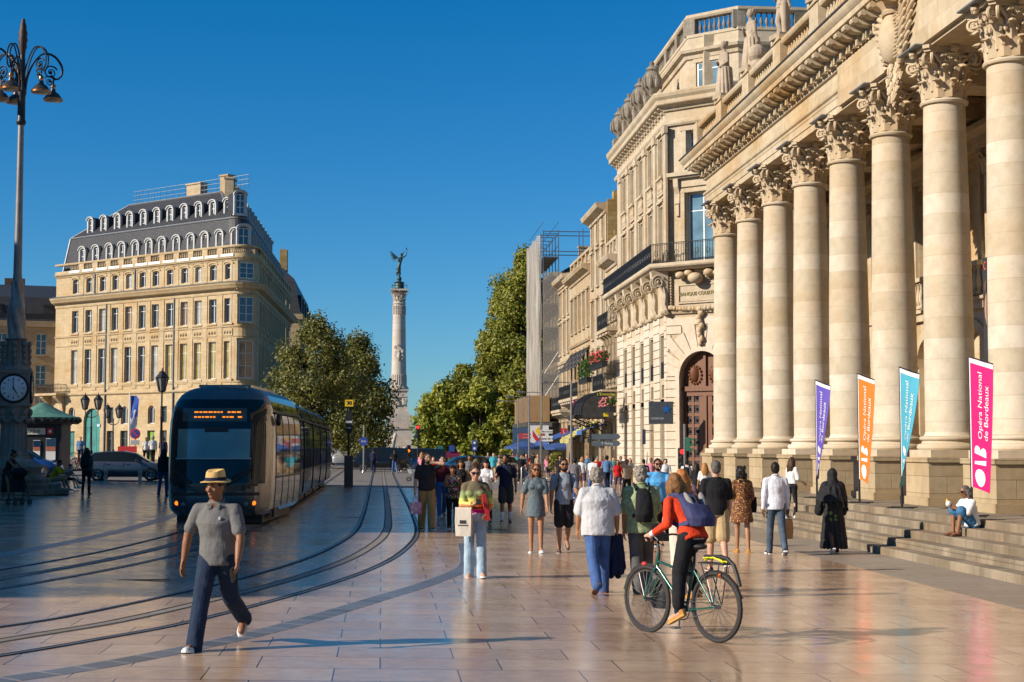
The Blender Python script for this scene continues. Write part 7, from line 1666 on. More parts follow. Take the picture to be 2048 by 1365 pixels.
def hand(mb, w, d, inward, s, curl=35, spread=1.0, r=1.0, pose='relaxed'):
    """palm, four fingers of different length and a thumb; d = hand direction, inward = the way the palm faces"""
    w, d = V(w), V(d).normalized(); n = V(inward); n = (n - d * n.dot(d)).normalized(); side = d.cross(n).normalized()
    k = w + d * .085 * s
    for o in (-.026, -.009, .009, .026): mb.cone(w + side * o * .7 * s, .017 * s * r, k + side * o * s, .0135 * s * r, 8)
    for i, (o, L) in enumerate(((-.030, .062), (-.0105, .078), (.0105, .082), (.030, .072))):
        a1, a2 = R(curl * (.45 + .12 * (3 - i) / 3)), R(curl * 1.25); b0 = k + side * o * s; d1 = d * math.cos(a1) + n * math.sin(a1) + side * o * 4 * spread * .6; d1.normalize(); p1 = b0 + d1 * L * .52 * s
        d2 = (d * math.cos(a2) + n * math.sin(a2)); p2 = p1 + d2 * L * .5 * s; mb.cone(b0, .0098 * s * r, p1, .0088 * s * r, 7); mb.cone(p1, .0088 * s * r, p2, .0072 * s * r, 7)
    t0 = w + d * .02 * s + side * .028 * s + n * .006 * s; t1 = t0 + (d * .6 + side * .65 + n * .35).normalized() * .038 * s; t2 = t1 + (d * .9 + side * .1 + n * .4).normalized() * .032 * s
    mb.cone(t0, .014 * s * r, t1, .0105 * s * r, 7); mb.cone(t1, .0105 * s * r, t2, .008 * s * r, 7)
    return k + n * .02 * s
def person(label, loc, rz, H=1.72, sex='m', sk='fair', legs=((22, 6, 4), (-20, 26, -34)), arms=((-14, 8, 12), (16, 8, 22)), lean=3, head=(0, 0), top=None, bottom=None, shoes=None, hair=None, near=1, seat=None, group=None, feet_t=None, wrist_t=None, twist=0, build=1.0, name='person', palm=None, curl=(35, 35), hands=True, neckline=0):
    """legs/arms: (right, left); leg = (hip, knee, foot pitch); arm = (swing, out, elbow)"""
    t = thing(name, label, 'person', loc, rz, group); s = H / 1.75; Lr = R(lean); fem = sex == 'f'
    vox = (.009, .013, .022)[near - 1]; pel = V((0, 0, .93 * s)); RL = rx(Lr)
    UL, FL, TL, SL_ = .285 * s, .255 * s, .435 * s, .43 * s; ank = .085 * s
    shw = (.165 if fem else .192) * s * (1 + (build - 1) * .7); hw = (.088 if fem else .084) * s
    J = {}
    for k, sg in ((0, -1), (1, 1)):
        h = pel + V((sg * hw, 0, -.02 * s)); J['hip', k] = h
        if feet_t and feet_t[k] is not None: kn, an = ik(h, V(feet_t[k][:3]), TL, SL_, V((sg * .12, -1, .2))); fp = feet_t[k][3]
        else:
            a, kk, fp = legs[k]; a, kk = R(a), R(kk); kn = h + V((sg * .015, -math.sin(a), -math.cos(a))) * TL; an = kn + V((0, -math.sin(a - kk), -math.cos(a - kk))) * SL_
        J['knee', k], J['ank', k] = kn, an; J['fp', k] = R(fp)
    low = min(min(J['ank', k].z - ank * math.cos(J['fp', k]), J['ank', k].z - ank * .9 + math.sin(J['fp', k]) * .15 * s if J['fp', k] < 0 else 9) for k in (0, 1))
    dz = -low if seat is None else seat - pel.z + (.0)
    if feet_t and seat is not None: dz = 0; 
    if seat is not None and feet_t:                                # lower body was solved in a frame where pel is at its standing height: redo at seat height
        pel.z = seat
        for k, sg in ((0, -1), (1, 1)): h = pel + V((sg * hw, 0, -.0)); J['hip', k] = h; J['knee', k], J['ank', k] = ik(h, V(feet_t[k][:3]), TL, SL_, V((sg * .15, -1, .45)))
    if dz:
        pel.z += dz
        for k in (0, 1):
            for n_ in ('hip', 'knee', 'ank'): J[n_, k] = J[n_, k] + V((0, 0, dz))
    up = lambda x, y, z: pel + RL @ (rz3(R(twist) * min(1, z / .4)) @ V((x * s, y * s, z * s)))
    neck = up(0, .005, .515); HR = RL.lerp(Matrix.Identity(3), .6) if False else rz3(R(head[0])) @ rx(Lr * .4 + R(head[1])); hc = neck + HR @ V((0, -.022 * s, .135 * s))
    hp = lambda x, y, z: hc + HR @ V((x * s, y * s, z * s))
    for k, sg in ((0, -1), (1, 1)):
        S = up(sg * shw * .93 / s, .0, .43); J['sh', k] = S
        if wrist_t and wrist_t[k] is not None: J['el', k], J['wr', k] = ik(S, V(wrist_t[k][:3]), UL, FL, V((sg * .5, .5, -.9)) if len(wrist_t[k]) < 4 else V(wrist_t[k][3]))
        else:
            a, ab, e = (R(q) for q in arms[k]); u = V((sg * math.sin(ab), -math.sin(a) * math.cos(ab), -math.cos(a) * math.cos(ab))); E = S + u * UL; f = V((sg * math.sin(ab) * .35 - sg * .06 * math.sin(e), -math.sin(a + e), -math.cos(a + e))).normalized(); J['el', k], J['wr', k] = E, E + f * FL
    # ---- body: one continuous surface
    b = MB(); w_ = build
    b.loft([(up(0, 0, -.06), .15 * s * w_, .105 * s), (up(0, 0, .06), (.155 if fem else .15) * s * w_, .105 * s * w_), (up(0, 0, .17), (.122 if fem else .14) * s * w_, .095 * s * w_), (up(0, 0, .32), .15 * s * w_, .108 * s), (up(0, 0, .41), shw * .86, .088 * s), (up(0, 0, .49), .07 * s, .06 * s)], 14)
    b.cone(up(0, 0, .47), .062 * s, hp(0, .015, -.06), (.048 if fem else .056) * s)
    b.ell(hc, (.074 * s, .094 * s, .112 * s), HR, 16, 10); b.ell(hp(0, -.022, -.062), (.055 * s, .062 * s, .052 * s), HR, 12, 7); b.ell(hp(0, -.06, -.088), (.026 * s, .026 * s, .022 * s), HR, 10, 6)
    b.cone(hp(0, -.088, .012), .011 * s, hp(0, -.108, -.024), .016 * s, 8); b.ell(hp(0, -.078, .032), (.05 * s, .02 * s, .012 * s), HR, 10, 5); b.ell(hp(0, -.084, -.054), (.024 * s, .014 * s, .012 * s), HR, 8, 5)
    for sg in (-1, 1): b.ell(hp(sg * .076, .012, -.006), (.012 * s, .022 * s, .032 * s), HR, 8, 6); b.ell(hp(sg * .042, -.066, -.018), (.024 * s, .02 * s, .02 * s), HR, 8, 5)
    for k, sg in ((0, -1), (1, 1)):
        b.cone(J['hip', k], .088 * s * w_, J['knee', k], .054 * s, 12); m = J['knee', k].lerp(J['ank', k], .3) + V((0, .012 * s, 0)); b.cone(J['knee', k], .052 * s, m, .056 * s * (1 if not fem else .92)); b.cone(m, .055 * s * (1 if not fem else .92), J['ank', k], .036 * s)
        fd = V((sg * .12, -math.cos(J['fp', k]), math.sin(J['fp', k]))); b.cone(J['ank', k] + V((0, .02 * s, -.04 * s)), .04 * s, J['ank', k] + fd * .12 * s + V((0, 0, -.055 * s)), .034 * s)
        b.cone(J['sh', k], .048 * s * w_, J['el', k], .042 * s * w_); m = J['el', k].lerp(J['wr', k], .3); b.cone(J['el', k], .04 * s, m, .042 * s * w_); b.cone(m, .042 * s * w_, J['wr', k], .027 * s); 
        hd = (J['wr', k] - J['el', k]).normalized(); inn = V((-sg, -.25, 0)) if not palm or palm[k] is None else V(palm[k])
        if hands: J['hand', k] = hand(b, J['wr', k], hd, inn, s, curl[k], r=1.0 if near == 1 else 1.2)
    grow(b.build('body', SK[sk], t, 0, uv=False), vox, smooth=2 if near > 1 else 1)
    # ---- face
    if near < 3:
        e = MB(); br = MB()
        for sg in (-1, 1): e.ell(hp(sg * .031, -.0845, .012), (.012 * s, .008 * s, .0065 * s), HR, 8, 5); br.ell(hp(sg * .033, -.090, .034), (.02 * s, .008 * s, .005 * s), HR, 8, 4)
        e.build('eyes', flat('eye_dark', (.03, .02, .015), .2), t); br.build('eyebrows', HM['black'] if sk != 'fair' else HM['brown'], t); l = MB(); l.ell(hp(0, -.094, -.055), (.022 * s, .008 * s, .0075 * s), HR, 8, 4); l.build('lips', flat('lip_' + sk, tuple(x * f for x, f in zip({'tan': (.36, .17, .085), 'brown': (.26, .115, .055), 'fair': (.52, .29, .19), 'dark': (.1, .045, .025)}[sk], (.85, .6, .6)))), t)
    # ---- clothes
    fold = (.014, .014, .0)[near - 1]
    if top:
        m = MB(); lo = top.get('z', -.08); wd = top.get('w', 1.0) * w_; fl = top.get('flare', 1.0)
        z0 = lo; secs = [(up(0, 0, z0), .168 * s * wd * fl, .122 * s * wd * fl, Lr), (up(0, 0, .05), (.17 if fem else .163) * s * wd, .122 * s * wd, Lr), (up(0, 0, .17), (.132 if fem else .158) * s * wd * top.get('waist', 1), .108 * s * wd, Lr), (up(0, -.008, .31), (.158 if fem else .175) * s * wd, .125 * s * wd, Lr), (up(0, 0, .40), shw * 1.0, .108 * s, Lr), (up(0, .0, .45), shw * .86, .088 * s, Lr), (up(0, .0, .485), shw * .55, .074 * s, Lr), (up(0, .005, .515 if not top.get('low') else .49), .074 * s, .066 * s, Lr)]
        if lo > .1: secs = [secs[0]] + secs[3:]
        m.loft(secs, 18)
        if fem and near < 3:
            for sg in (-1, 1): m.ell(up(sg * .075, -.085, .325), (.068 * s, .06 * s, .062 * s))
        sl = top.get('sleeve', .55); sr = top.get('sr', .062) * s
        if sl > 0:
            for k in (0, 1):
                m.cone(up(0, 0, .46), .055 * s, J['sh', k], .062 * s * w_); m.cone(J['sh', k], max(min(sr, .068 * s), .064 * s * w_), J['sh', k].lerp(J['el', k], min(1, sl)), sr * top.get('cuff', 1.0))
                if sl > 1: m.cone(J['el', k], sr * .88, J['el', k].lerp(J['wr', k], sl - 1), sr * .66)
        if top.get('hem'): z1 = top['hem']; m.loft([(up(0, 0, .15), .13 * s * wd, .105 * s), (up(0, 0, .02), .172 * s * wd, .128 * s), (V((0, 0, (pel.z + z1) / 2)), .195 * s * fl, .16 * s * fl), (V((0, 0, z1)), .215 * s * fl, .19 * s * fl)], 20)
        grow(m.build(top.get('name', 'shirt'), top['mat'], t, 0, uv=False), max(vox, .011), fold * top.get('fold', 1))
        if top.get('collar'):
            c = MB(); c.tube([up(.066 * math.cos(a), .004 + .06 * math.sin(a), .515 + .02 * math.sin(a)) for a in [R(x) for x in range(-60, 241, 20)]], .017 * s, 6); 
            for sg in (-1, 1): c.prism([(0, 0), (.05, -.005), (.035, -.06), (.005, -.045)], up(sg * .018, -.078, .50), V((sg, 0, 0)), (0, 0, 1), (0, -1, 0), .012)
            c.build('collar', top['mat'], t, 0, uv=False)
            if neckline: c = MB(); c.prism([(-.022, .0), (.022, .0), (.0, -.10)], up(0, -.082, .50), (1, 0, 0), RL @ V((0, -.42, 1)), (0, -1, 0), .012); c.build('open_placket', SK[sk], t, 0)
    if bottom:
        m = MB(); r1, r2, r3 = bottom.get('r', (.098, .072, .062)); ln = bottom.get('len', 2)
        m.loft([(up(0, 0, .09), .152 * s * w_, .112 * s * w_), (up(0, 0, .0), .172 * s * w_, .125 * s * w_), (pel + V((0, 0, -.10 * s)), .168 * s * w_, .12 * s)], 16)
        for k in (0, 1):
            kn, an, h = J['knee', k], J['ank', k], J['hip', k]
            if ln <= 1: m.cone(h + V((0, 0, -.02)), r1 * s * w_, h.lerp(kn, ln), r2 * s * 1.12)
            else: m.cone(h + V((0, 0, -.02)), r1 * s * w_, kn, r2 * s); m.cone(kn, r2 * s, kn.lerp(an, (ln - 1) * (1.16 if ln == 2 else 1)), r3 * s)
        grow(m.build(bottom.get('name', 'trousers'), bottom['mat'], t, 0, uv=False), max(vox, .011), fold * .9)
        if near == 1 and bottom.get('belt', 1): q = MB(); q.loft([(up(0, 0, .085), .158 * s * w_, .118 * s * w_), (up(0, 0, .11), .156 * s * w_, .116 * s * w_)], 20); q.build('belt', flat('dark_leather', (.03, .02, .015)), t)
    if shoes:
        for k, sg in ((0, -1), (1, 1)):
            p = J['fp', k]; Mx = rz3(R(sg * 7)) @ rx(-p); m = MB(); so = MB(); A = J['ank', k]
            for q, mb in ((0, m), (1, so)):
                rs = []
                for y, wd, hgt in ((.075, .026, .05), (.055, .036, .075), (.01, .038, .085), (-.05, .037, .072), (-.10, .044, .048), (-.145, .044, .04), (-.178, .032, .032), (-.19, .015, .025)):
                    bt = -.092
                    if q == 0: pts = [(wd * math.cos(a), bt + .012 + hgt * (math.sin(a) ** .8 if math.sin(a) > 0 else 0)) for a in [math.pi * i / 8 for i in range(9)]]
                    else: pts = [(wd * 1.1, bt + .02), (-wd * 1.1, bt + .02), (-wd * 1.08, bt - .004), (wd * 1.08, bt - .004)]
                    rs.append([A + Mx @ V((x * s, (y if q == 0 else y * 1.03) * s, z * s)) for x, z in pts])
                mb.rings(rs)
            sh = m.build('shoe', shoes['mat'], t, 50, uv=False); so.build('sole', shoes.get('sole', M['white']), sh, 30, uv=False)
            if shoes.get('sock'): q = MB(); q.cone(A + V((0, 0, -.02)), .045 * s, A.lerp(J['knee', k], shoes.get('sockh', .25)), .05 * s); q.build('sock', shoes['sock'], t)
    if hair:
        st, hm = hair[0], HM[hair[1]]; m = MB(); q = random.Random(len(label))
        m.ell(hp(0, .022, .032), (.083 * s, .098 * s, .098 * s), HR, 16, 10)
        if st == 'short': m.ell(hp(0, .055, -.01), (.076 * s, .06 * s, .085 * s), HR, 12, 8)
        if st in ('messy', 'curly', 'bob', 'long', 'wavy', 'bun', 'ponytail'):
            m.ell(hp(0, .05, -.02), (.084 * s, .07 * s, .1 * s), HR, 12, 8)
        if st in ('messy', 'curly'):
            for i in range(46 if st == 'curly' else 26):
                a = q.uniform(R(-35), R(215)); z = q.uniform(-.06 if st == 'messy' else -.2, .11); r = .09 * math.sqrt(max(.1, 1 - (max(0, z) / .16) ** 2)); m.ell(hp(r * math.cos(a) * 1.0, .02 + r * math.sin(a), z), ((.03 if st == 'curly' else .024) * s,) * 3, HR, 7, 5)
        if st in ('long', 'wavy', 'bob'):
            dn = {'long': .34, 'wavy': .36, 'bob': .17}[st]
            for i in range(15):
                a = R(-10 + 200 * i / 14); r = .082; p0 = hp(r * math.cos(a), .015 + r * math.sin(a) * .95, .02); zz = dn * (.8 + .25 * q.random()) * s; e = p0 + V(((q.random() - .5) * .03, .03 * s, -zz)) + (p0 - hc) * .25 * V((1, 1, 0)).x
                e = V((e.x, max(e.y, p0.y - .01), e.z)); m.cone(p0, .026 * s, p0.lerp(e, .5) + V((math.copysign(.012, p0.x - hc.x), .012, 0)), .03 * s); m.cone(p0.lerp(e, .5) + V((math.copysign(.012, p0.x - hc.x), .012, 0)), .03 * s, e, .016 * s)
        if st == 'bun': m.ell(hp(0, .11, .09), (.045 * s, .045 * s, .042 * s), HR)
        if st == 'ponytail': m.cone(hp(0, .1, .04), .03 * s, hp(0, .15, -.08), .035 * s); m.cone(hp(0, .15, -.08), .035 * s, hp(0, .14, -.2), .012 * s)
        if len(hair) > 2 and hair[2] == 'bangs': m.ell(hp(0, -.06, .06), (.07 * s, .035 * s, .035 * s), HR)
        grow(m.build('hair', hm, t, 0, uv=False), max(.008, vox * .9), .016 if near < 3 else 0, _tex2, 1)
        if len(hair) > 2 and hair[2] == 'beard': m = MB(); m.ell(hp(0, -.035, -.082), (.058 * s, .062 * s, .045 * s), HR); m.ell(hp(0, -.09, -.04), (.03 * s, .014 * s, .008 * s), HR, 8, 5); [m.ell(hp(sg * .064, -.01, -.045), (.014 * s, .03 * s, .045 * s), HR, 8, 6) for sg in (-1, 1)]; m.build('beard', hm, t)
    t['hh'] = 0; del t['hh']
    return dict(root=t, J=J, hp=hp, hc=hc, HR=HR, RL=RL, up=up, s=s, pel=pel, neck=neck, W=rootmat(t))
def sunglasses(P):
    m = MB(); s = P['s']
    for sg in (-1, 1): m.ell(P['hp'](sg * .034, -.098, .012), (.03 * s, .012 * s, .024 * s), P['HR'], 12, 6); m.tube([P['hp'](sg * .06, -.09, .02), P['hp'](sg * .078, .0, .015)], .005 * s, 5)
    m.tube([P['hp'](-.02, -.104, .016), P['hp'](.02, -.104, .016)], .005 * s, 5); m.build('sunglasses', glassy('sunglass_lens', (.012, .01, .01), .08) if 'sung' not in M else M['sung'], P['root'])
def W(P, v): return P['W'] @ V(v)
def att(name, label, cat, P, rz=None, group=None):                # a carried thing: stands alone, in the carrier's frame
    r = P['root']; return thing(name, label, cat, r.location, r.rotation_euler.z if rz is None else rz, group)
def backpack(P, label, mats, w_=.30, h_=.46, d_=.17, straps=True):
    t = att('backpack', label, 'backpack', P); up = P['up']; m = MB()
    m.loft([(up(0, .19, .0), w_ * .44, d_ * .5), (up(0, .22, .1), w_ * .52, d_ * .62), (up(0, .21, .25), w_ * .5, d_ * .55), (up(0, .17, .40), w_ * .42, d_ * .42), (up(0, .14, .46), w_ * .2, d_ * .2)], 14); grow(m.build('bag', mats[0], t, 0, uv=False), .013, .01)
    if len(mats) > 1:
        RL = P['RL']; m = MB(); m.ell(up(0, .245, .06), (w_ * .42, .07, .075), RL); m.build('front_pocket', mats[1], t)
        m = MB(); m.ell(up(-w_ * .26, .255, .27), (.045, .04, .13), RL @ Matrix.Rotation(R(-12), 3, 'Y')); m.build('side_panel', mats[1], t); m = MB(); m.ell(up(w_ * .27, .25, .29), (.03, .035, .12), RL @ Matrix.Rotation(R(12), 3, 'Y')); m.build('side_panel', mats[1], t)
        m = MB(); m.box(up(.02, .28, .22), (.03, .03, .24), M=P['RL']); m.box(up(.03, .305, .06), (.035, .03, .12), M=P['RL']); m.build('webbing', M['black'], t, 0)
    if straps:
        m = MB()
        for sg in (-1, 1): m.tube([up(sg * .09, .13, .44), up(sg * .105, .02, .515), up(sg * .11, -.11, .42), up(sg * .125, -.13, .28), up(sg * .15, -.02, .14), up(sg * .13, .14, .08)], .016, 6, flat=2.0)
        m.build('straps', mats[0], t)
    return t
def bag(name, label, P, k, mat, w_=.32, h_=.36, d_=.1, drop=.22, cat='bag', print_=None, off=(0, 0, 0), tilt=0):
    t = att(name, label, cat, P); c = P['J'].get(('hand', k), P['J']['wr', k]) + V(off); m = MB(); zt = -drop
    Mx = Matrix.Rotation(R(tilt), 3, 'Z')
    m.rings([[c + Mx @ V((x * w_ / 2 * f, y * d_ / 2 * g, zt + z)) for x, y in ((-1, -1), (1, -1), (1, 1), (-1, 1))] for z, f, g in ((-h_, .92, 1), (-h_ * .5, 1, 1.25), (-.02, .98, .9), (0, 1, .5))]); m.build('body', mat, t, 0)
    h = MB()
    for y in (-1, 1): h.tube([c + Mx @ V((-.07, y * .02, zt)), c + Mx @ V((-.05, y * .012, zt * .4)), c + V((0, 0, 0)), c + Mx @ V((.05, y * .012, zt * .4)), c + Mx @ V((.07, y * .02, zt))], .007, 5)
    h.build('handles', mat, t)
    if print_:
        for i, (dz, ww, hh_) in enumerate(print_): q = MB(); q.box(c + Mx @ V((0, -d_ / 2 * 1.25 - .004, zt - h_ * dz)), (ww, .006, hh_), tilt and R(tilt)); q.build('print', M['black'], t, 0)
    return t
def HH(fy, hy, p): k = 3000 / p.y; return (fy - hy) / k
C = cloth
navy, white_, blackc, jeans, ljeans, beige = C('navy_cloth', (.012, .018, .045)), C('white_cloth', (.66, .65, .64), var=.05), C('black_cloth', (.014, .014, .016)), C('blue_jeans', (.055, .11, .26), var=.25), C('pale_jeans', (.32, .42, .50), var=.2), C('beige_cloth', (.38, .28, .15))
shoeW, shoeB = dict(mat=C('white_leather', (.62, .60, .57), .5)), dict(mat=C('black_leather', (.02, .02, .022), .5))
NEARP = []
# 1 man with the straw hat
p = G(432, 1296)
P = person('man in a straw hat and grey polo shirt striding past the front of the tram', p, R(-14), 1.76, 'm', 'brown', ((24, 3, 10), (-19, 40, -44)), ((-10, 26, 12), (14, 17, 18)), 4, (-16, 2),
    dict(mat=C('grey_pique', (.14, .134, .128), var=.06), sleeve=.72, sr=.068, cuff=1.02, w=1.06, collar=1, fold=1.0, z=-.10), dict(mat=C('dark_blue_trousers', (.016, .028, .055), var=.15), r=(.104, .084, .078)), shoeW, ('short', 'black'), 1, neckline=1, build=1.04, curl=(38, 55))
s = P['s']; hp = P['hp']; m = MB()
t = att('straw_hat', 'straw hat with a dark blue band on the man by the tram', 'hat', P); t.rotation_mode = 'XYZ'
def hatmesh(prof, sx=1.0):
    b = MB(); n = 28
    b.rings([[hp(r * math.cos(6.2832 * j / n) * (.92 if r > .1 else 1), .012 + r * math.sin(6.2832 * j / n) * 1.12, z - (.0 if r < .115 else .012 * math.cos(2 * 6.2832 * j / n) * (r - .1) * 12) - (pin if (z > .15 and r < .1) else 0) * max(0, -math.sin(6.2832 * j / n))) for j in range(n)] for r, z in prof]); return b
pin = .02
hatmesh([(.092, .05), (.148, .052), (.15, .06), (.098, .068), (.094, .10), (.086, .15), (.078, .172), (.05, .168), (.01, .155)]).build('crown', C('straw', (.62, .40, .14), .8, var=.2), t, 60, uv=False); pin = 0
hatmesh([(.099, .066), (.1, .09), (.096, .1), (.09, .1)]).build('hat_band', navy, t, 50, uv=False)
t = att('phone', 'dark phone in the left hand of the man in the straw hat', 'phone', P); m = MB(); h = P['J']['hand', 1]; m.box(h + V((-.01, -.02, -.05)), (.018, .08, .13), M=rx(R(20))); m.build('case', M['black'], t, 0)
m = MB(); m.box(h + V((-.0205, -.02, -.05)), (.003, .07, .118), M=rx(R(20))); m.build('screen', M['glass'], t, 0)
m = MB(); m.ell(P['up'](.075, -.123, .36), (.014, .006, .02)); m.build('chest_emblem', C('pale_grey_cloth', (.4, .4, .4)), P['root'])
# 2 woman in the rainbow jumper
tt = NT('rainbow_knit'); sp_ = tt.new('SeparateXYZ'); tt.lk(tt.coord(), sp_.inputs[0]); nn = tt.new('Math', operation='MULTIPLY_ADD'); nn.inputs[1].default_value = 2.0; nn.inputs[2].default_value = -1.95; tt.lk(sp_.outputs[2], nn.inputs[0])
tt.col(tt.ramp(nn.outputs[0], [(.0, (.45, .003, .2)), (.14, (.45, .003, .2)), (.17, (.75, .2, .02)), (.3, (.75, .22, .03)), (.33, (.75, .6, .12)), (.48, (.6, .6, .15)), (.52, (.28, .35, .12)), (.68, (.25, .3, .12)), (.76, (.14, .11, .06)), (1, (.14, .11, .06))])); tt.set(Roughness=.9); tt.bump(tt.noise(tt.coord(), 30, 3), .4, .01)
p = G(950, 1155)
P = person('woman in a rainbow striped jumper and pale jeans looking at her phone', p, R(0), HH(1155, 929, p), 'f', 'fair', ((4, 8, 0), (10, 3, 6)), None or ((0, 8, 0), (0, 8, 0)), 2, (0, 14), dict(mat=tt.mat, sleeve=1.92, sr=.060, w=1.0, z=-.06, name='jumper'), dict(mat=ljeans, r=(.094, .078, .082)), dict(mat=C('salmon_leather', (.6, .28, .18))), ('bun', 'brown'), 1, wrist_t=((-.07, -.27, 1.13), (.17, -.2, 1.0)), palm=((.5, -.2, 1), (-1, 0, 0)))
sunglasses(P)
bag('tote_bag', 'cream tote bag hanging from the arm of the woman in the rainbow jumper', P, 0, C('cream_canvas', (.60, .53, .43)), .26, .44, .07, .06, print_=((.5, .1, .05), (.62, .16, .012)), off=(-.17, .1, -.0), tilt=-20)
t = att('phone', 'phone held up by the woman in the rainbow jumper', 'phone', P); m = MB(); m.box(P['J']['hand', 0] + V((.05, -.06, .03)), (.075, .13, .012), M=rx(R(35))); m.build('case', M['black'], t, 0)
t = att('folder', 'red folder under the arm of the woman in the rainbow jumper', 'folder', P); m = MB(); m.box(P['J']['wr', 1] + V((-.02, -.03, .09)), (.06, .26, .40), M=Matrix.Rotation(R(-10), 3, 'Y')); m.build('cover', flat('folder_red', (.40, .02, .015)), t, 0)
# 3 man in black tee with khaki trousers
p = G(853, 1060)
P = person('long haired man in a black tee and khaki trousers carrying a pink bag', p, R(8), HH(1060, 906, p), 'm', 'fair', ((-6, 8, 0), (14, 6, 6)), ((2, 14, 8), (60, 20, 110)), 1, (12, 0), dict(mat=C('faded_black_cloth', (.028, .026, .028)), sleeve=.75, w=1.1), dict(mat=C('khaki_cotton', (.36, .21, .075)), r=(.106, .092, .088)), shoeB, ('long', 'brown', 'beard'), 2, wrist_t=(None, (.12, -.13, 1.62, (1, -.2, -.3))), build=1.08)
bag('shopping_bag', 'small pink bag in the hand of the long haired man', P, 0, spots('pink_print', (.62, .30, .38), [(.75, .1, .25), (.8, .6, .6)], 12), .28, .28, .1, .16)
# 4 woman floral shirt, dark hair
p = G(905, 1058)
P = person('dark haired woman in a black floral blouse beside the long haired man', p, R(0), HH(1058, 930, p), 'f', 'tan', ((12, 5, 4), (-8, 12, -10)), ((50, 8, 80), (48, 8, 85)), 2, (0, 3), dict(mat=spots('floral_black', (.02, .02, .02), [(.5, .04, .03), (.1, .3, .08), (.5, .45, .4), (.35, .05, .2)], 26, .5), sleeve=1.3, sr=.07, w=1.15, z=-.14, name='blouse'), dict(mat=blackc), shoeB, ('curly', 'black', 'bangs'), 2)
p = G(884, 1034); person('man in a maroon shirt and dark cap walking behind the long haired man', p, R(5), 1.78, 'm', 'fair', ((10, 4, 4), (-12, 20, -20)), ((0, 10, 20), (0, 10, 20)), 2, (0, 0), dict(mat=C('maroon_cloth', (.10, .012, .02)), sleeve=.8), dict(mat=jeans), shoeB, ('short', 'black'), 2)
p = G(922, 1036); person('woman with a fringe in a dark vest behind the floral blouse', p, R(0), 1.68, 'f', 'tan', ((10, 4, 4), (-12, 20, -20)), ((10, 12, 40), (0, 12, 30)), 2, (0, 0), dict(mat=blackc, sleeve=0, low=1), dict(mat=C('green_skirt_cloth', (.03, .08, .05))), shoeB, ('bob', 'brown', 'bangs'), 2)
p = G(972, 1046); P = person('woman in a white tee and dark cap just behind the rainbow jumper', p, R(-8), HH(1046, 917, p), 'f', 'fair', ((14, 5, 4), (-10, 18, -15)), ((20, 8, 60), (30, 8, 70)), 2, (5, 6), dict(mat=white_, sleeve=.8, w=1.05), dict(mat=blackc, r=(.09, .066, .055)), shoeB, ('long', 'brown'), 2)
def cap(P, label, mat): t = att('cap', label, 'cap', P); m = MB(); m.ell(P['hp'](0, .015, .055), (.09 * P['s'], .105 * P['s'], .08 * P['s']), P['HR']); m.build('crown', mat, t); m = MB(); m.ell(P['hp'](0, -.12, .05), (.065 * P['s'], .07 * P['s'], .01 * P['s']), P['HR']); m.build('peak', mat, t)
cap(P, 'dark cap on the woman in the white tee', blackc)
p = G(952, 1036); P = person('person in an olive cap half hidden behind the rainbow jumper', p, R(0), 1.70, 'f', 'fair', ((10, 5, 4), (-10, 18, -15)), ((10, 8, 20), (0, 8, 20)), 2, (0, 0), dict(mat=beige, sleeve=.8), dict(mat=jeans), shoeW, ('bob', 'auburn'), 2); cap(P, 'olive green cap just above the rainbow jumper', C('olive_cloth', (.12, .12, .06)))
# 9 navy tee
p = G(1012, 1046); P = person('bearded man in a navy tee and grey shorts with white socks', p, R(-8), HH(1046, 908, p), 'm', 'brown', ((10, 6, 4), (-8, 8, -8)), ((36, 10, 62), (-8, 12, 14)), 2, (-14, 8), dict(mat=navy, sleeve=.78, w=1.06), dict(mat=C('charcoal_cloth', (.035, .037, .042)), len=.85, r=(.11, .10, .1), name='shorts'), dict(mat=shoeB['mat'], sole=M['white'], sock=white_, sockh=.38), ('messy', 'black', 'beard'), 2); backpack(P, 'dark backpack worn by the man in the navy tee', [blackc])
# 10 + 11 couple
p = G(1072, 1106); P = person('woman with auburn curls in a short blue grey dress', p, R(-4), HH(1106, 928, p), 'f', 'tan', ((3, 5, 0), (9, 3, 5)), ((-10, 20, 12), (14, 10, 10)), 1, (6, 2), dict(mat=spots('blue_grey_print', (.085, .115, .13), [(.2, .24, .25), (.14, .17, .19)], 40, .3), sleeve=.75, sr=.078, cuff=.9, waist=.95, hem=.70 , flare=.92, name='dress'), None, shoeW, ('curly', 'auburn'), 1); sunglasses(P)
p = G(1128, 1106); P = person('bearded man in sunglasses, pale blue grey tee and dark shorts', p, R(-2), HH(1106, 917, p), 'm', 'tan', ((4, 4, 2), (-6, 42, -50)), ((-2, 10, 8), (26, 8, 52)), 1, (4, 0), dict(mat=C('pale_blue_grey_cloth', (.25, .28, .32)), sleeve=.72, w=1.03), dict(mat=C('black_denim', (.02, .02, .024)), len=.92, r=(.106, .09, .09), name='shorts'), dict(mat=C('grey_canvas', (.06, .06, .06)), sole=C('grey_sole', (.35, .34, .32))), ('short', 'black', 'beard'), 1); sunglasses(P); backpack(P, 'dark backpack on the man in the pale tee', [blackc])
t = att('wristwatch', 'watch on the wrist of the man in the pale tee', 'watch', P); m = MB(); m.lathe([(.033, -.012), (.036, 0), (.033, .012)], n=12); q = P['J']['wr', 1].lerp(P['J']['el', 1], .12); m.v = [tuple(q + (P['J']['wr', 1] - P['J']['el', 1]).to_track_quat('Z', 'Y') @ V(v)) for v in m.v]; m.build('strap', M['black'], t)
